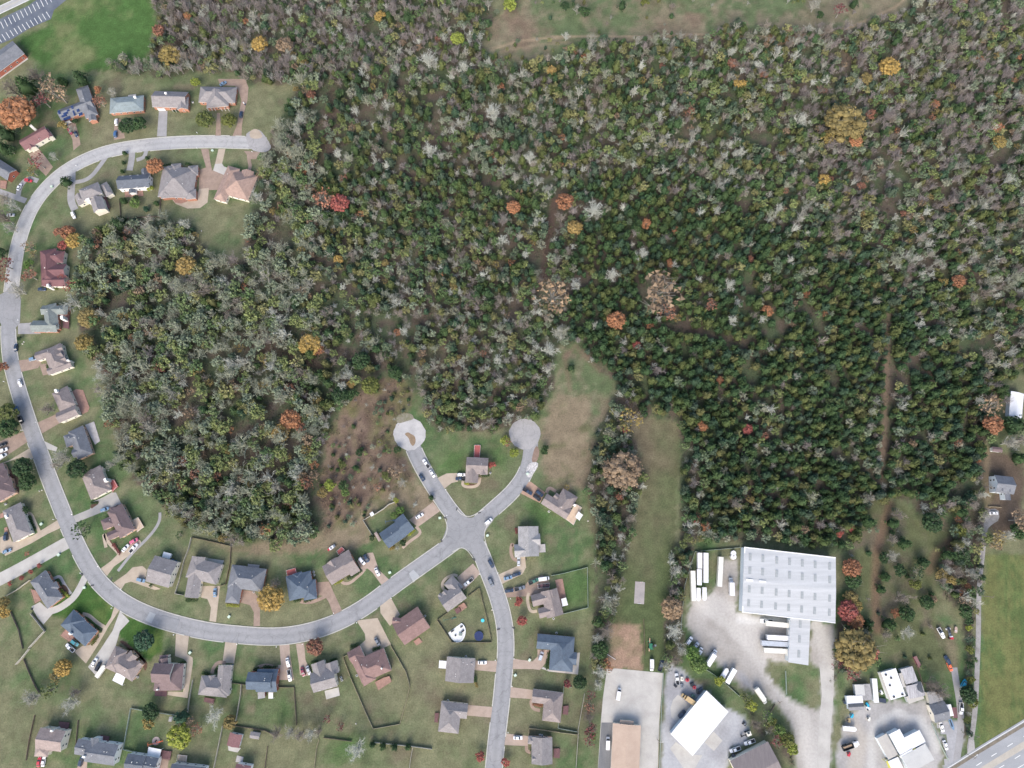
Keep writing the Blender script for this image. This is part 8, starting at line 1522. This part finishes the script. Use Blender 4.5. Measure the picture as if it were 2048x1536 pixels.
# listed trees, each with crown and trunk
BIG = {'L': [proto_leafy(700 + k, 52, 60, .055, 1.6, .125, .95, 30) for k in range(3)], 'S': SP, 'E': EV[:3], 'B': [proto_bare(800 + k, 13 + k, 7, 5, haze=420, LW=.034) for k in range(3)]}
MIDL = [proto_leafy(900 + k, 26, 34, .09, 1.7, .16, .97, 8) for k in range(4)]
for n_, (x, y, rp, form, c_, lab) in enumerate(TL):
    r_ = rp * mpp(x, y); hz = {'L': 1.25, 'S': 1.3, 'E': 1.6, 'B': 1.3}[form] * r_ * (.8 if rp > 20 else 1)
    p = P(x, y, min(hz, 12)); 
    if form == 'B':
        wc = {'white': BAc[6], 'dark': BAc[3] * .8, '': BAc[n_ % 4]}[c_]; lc = wc; tps = BIG['B']; sub = n_ % 3
    else:
        lc = AUT[c_][n_ % 2]; wc = wood_c if form != 'S' else wood_c * 1.35
        tps = BIG[form] if (form != 'L' or rp > 13) else MIDL; sub = n_ % len(tps)
    key = ('l', form, rp > 13, c_, sub, n_ % 2, n_ % 4 if form == 'B' else 0)
    if key not in _um: _um[key] = split_mesh(tps, sub, lc, wc)
    nm = {'L': 'broadleaf_tree', 'S': 'thin_leaved_tree', 'E': 'evergreen_tree', 'B': 'bare_tree'}[form]
    if rp <= 6: nm = 'shrub'
    t_ = thing(nm, lab, 'shrub' if rp <= 6 else 'tree', (p.x, p.y, 0), rng.uniform(0, 6.28)); zs = .8 if rp > 20 else (.85 if form == 'E' and rp < 14 else 1.0)
    t_.scale = (r_, r_, r_ * zs)
    cm, tm = _um[key]
    if cm: link('crown', cm, t_)
    link('trunk' if cm else 'trunk_and_branches', tm, t_)
# foundation shrubs along house fronts
SHR = [((1560/8.53,0),0)]
shr_rows = [([(325,332),(343,328)],3,'deep','at the front corner of the square brick house'),([(370,327),(384,330)],3,'deep','right of the front gable of the square brick house'),([(345,222),(366,223)],5,'deep','under the white front gable of the brick house'),([(372,222),(376,222)],1,'deep','at the right corner of the white-gabled brick house'),([(588,1201),(602,1201)],3,'deep','left of the slate-blue stepped house porch'),([(608,1204),(636,1193)],6,'deep','in front of the slate-blue stepped house'),([(668,1168),(686,1160)],5,'lime','in front of the double-gabled house, left'),([(694,1158),(724,1142)],6,'deep','in front of the double-gabled house, right'),([(779,1098),(790,1094)],3,'gold','left front of the navy-slate house'),([(817,1070),(830,1060)],4,'lime','right front of the navy-slate house'),
 ([(150,1222),(164,1228)],4,'deep','at the left front of the slate-blue lawn house'),([(168,1236),(182,1246)],5,'deep','in front of the slate-blue lawn house'),([(188,1252),(202,1264)],6,'deep','at the right front of the slate-blue lawn house'),([(183,1290),(196,1272)],5,'olive','along the drive side of the slate-blue lawn house'),([(112,1160),(122,1172)],4,'deep','before the slate hip-roofed house'),([(120,1180),(140,1195)],5,'lime','in the bed of the slate hip-roofed house'),([(58,1032),(70,1060)],8,'deep','along the curving tan walk'),([(20,940),(32,985)],9,'maroon','in the mulch bed of the dusky brown house'),([(1063,1192),(1068,1214)],6,'deep','behind the curved walk of the crowded grey house'),([(1097,1306),(1098,1320)],3,'deep','by the front door of the slate-blue patio house'),([(1095,1318),(1094,1338)],5,'deep','left wall of the slate-blue patio house'),([(1065,1409),(1086,1411)],5,'rust','in the porch notch of the taupe house'),([(1063,1500),(1066,1515)],3,'deep','front of the bottom grey-taupe house'),([(949,1352),(951,1362)],3,'deep','street side of the white-awning house'),([(951,1366),(954,1374)],3,'gold','corner of the white-awning house'),
 ([(890,1178),(905,1158)],6,'deep','along the curved walk of the slatted-deck house'),([(622,1327),(634,1322)],4,'deep','front of the grey twin-gabled house, left'),([(660,1322),(674,1318)],4,'deep','front of the grey twin-gabled house, right'),([(700,1294),(716,1289)],3,'deep','on the pale ledge before the large brown house'),([(745,1300),(760,1294)],4,'deep','at the drive side of the large brown house'),([(405,1346),(418,1348)],4,'deep','front left of the grey-taupe house'),([(430,1338),(434,1346)],2,'deep','in the notch of the grey-taupe house'),([(508,1340),(516,1336)],3,'deep','front left of the two-storey blue house'),([(528,1334),(552,1335)],6,'deep','front of the two-storey blue house'),([(322,1314),(338,1312)],4,'deep','front of the two-storey brown-roofed house'),([(360,1326),(371,1325)],3,'deep','at the drive corner of the two-storey brown-roofed house'),([(300,1172),(304,1170)],1,'deep','at the cream-ended grey house'),([(370,1201),(396,1201)],5,'deep','before the garage wing of the wide grey house'),([(452,1210),(478,1212)],5,'lime','before the garage wing of the blue-grey house'),([(226,1088),(240,1108)],6,'maroon','along the front of the dark taupe house'),([(182,1006),(196,1005)],4,'deep','in the round bed of the red-decked house'),([(1115,993),(1128,982)],3,'deep','in the entry notch of the L-shaped taupe house'),([(1032,1056),(1033,1068)],3,'maroon','left wall of the light grey house'),([(964,951),(978,951)],3,'deep','beside the house between the cul-de-sacs'),([(930,966),(938,967)],2,'lime','front left of the house between the cul-de-sacs'),([(94,729),(98,740)],3,'deep','in the round bed of the many-gabled house'),([(95,575),(116,578)],4,'olive','along the white wall of the dark maroon-roofed house'),([(225,1300),(245,1303)],0,'deep','')]
for (pts, n, c_, lab) in shr_rows:
    for j in range(n):
        f = (j + .5) / n; x = pts[0][0] + (pts[1][0] - pts[0][0]) * f; y = pts[0][1] + (pts[1][1] - pts[0][1]) * f
        r_ = rng.uniform(.75, 1.15); p = P(x, y, .7); sub = j % len(LF); key = ('s', c_, sub)
        if key not in _um: _um[key] = pair_mesh('shrub', LF, sub, AUT[c_][0], wood_c)
        o = link('shrub', _um[key], None, (p.x, p.y, -.25), rng.uniform(0, 6.28)); o.scale = (r_, r_, r_ * .7)
        tag(o, f'low shrub {lab}' if n == 1 else f'one of the low shrubs {lab}', 'shrub', f'low shrubs {lab}')
# rough undergrowth in woods and brush: one mass
ug_x, ug_y = nr.uniform(-345, 345, 42000), nr.uniform(-230, 395, 42000); upx, upy = PX(ug_x, ug_y)
inw = np.logical_or.reduce([pip(upx, upy, p_) for p_ in (W1, W2, W4, W5, W6, W7, W8)]); brs = pip(upx, upy, BRUSH)
cl_ = fbm(ug_x, ug_y, 9, 901)
sel = (inw & ~np.logical_or.reduce([pip(upx, upy, p_) for p_ in MEADOW + [STRIP, CLEAR]]) & (cl_ > -.4)) | (brs & (nr.uniform(0, 1, len(upx)) < .8))
for p_ in (CDS1, CDS2): sel &= ~pip(upx, upy, p_)
for wr in (w1, w2, w3):
    for k in range(0, len(wr), 3): sel &= (ug_x - wr[k][0]) ** 2 + (ug_y - wr[k][1]) ** 2 > 6.5 ** 2
ug_x, ug_y, brs = ug_x[sel], ug_y[sel], brs[sel]; n = len(ug_x)
per = 9; cen = np.repeat(np.stack([ug_x, ug_y, np.full(n, .5)], 1), per, 0) + nr.normal(size=(n * per, 3)) * [.7, .7, .3]; cen[:, 2] = np.abs(cen[:, 2])
V_, T_ = tufts(cen, .34, nr, .2)
base = np.where(brs[:, None], np.array([[.16, .125, .08]]), np.array([[.080, .102, .052]])) * nr.uniform(.65, 1.35, (n, 1))
mixc = nr.uniform(0, 1, n) < .35; base[mixc] = np.array([.115, .085, .065]) * nr.uniform(.7, 1.3, (mixc.sum(), 1))
o = link('undergrowth', tri_mesh('undergrowth', V_, T_, np.repeat(base, per * 3, 0), [M_LEAF])); tag(o, 'brown and green undergrowth between the woodland trees', 'undergrowth', kind='stuff')
print('TREES', N, 'kinds', [(kind == k).sum() for k in (0, 1, 2)], 'aut', aut.sum(), 'under', n)
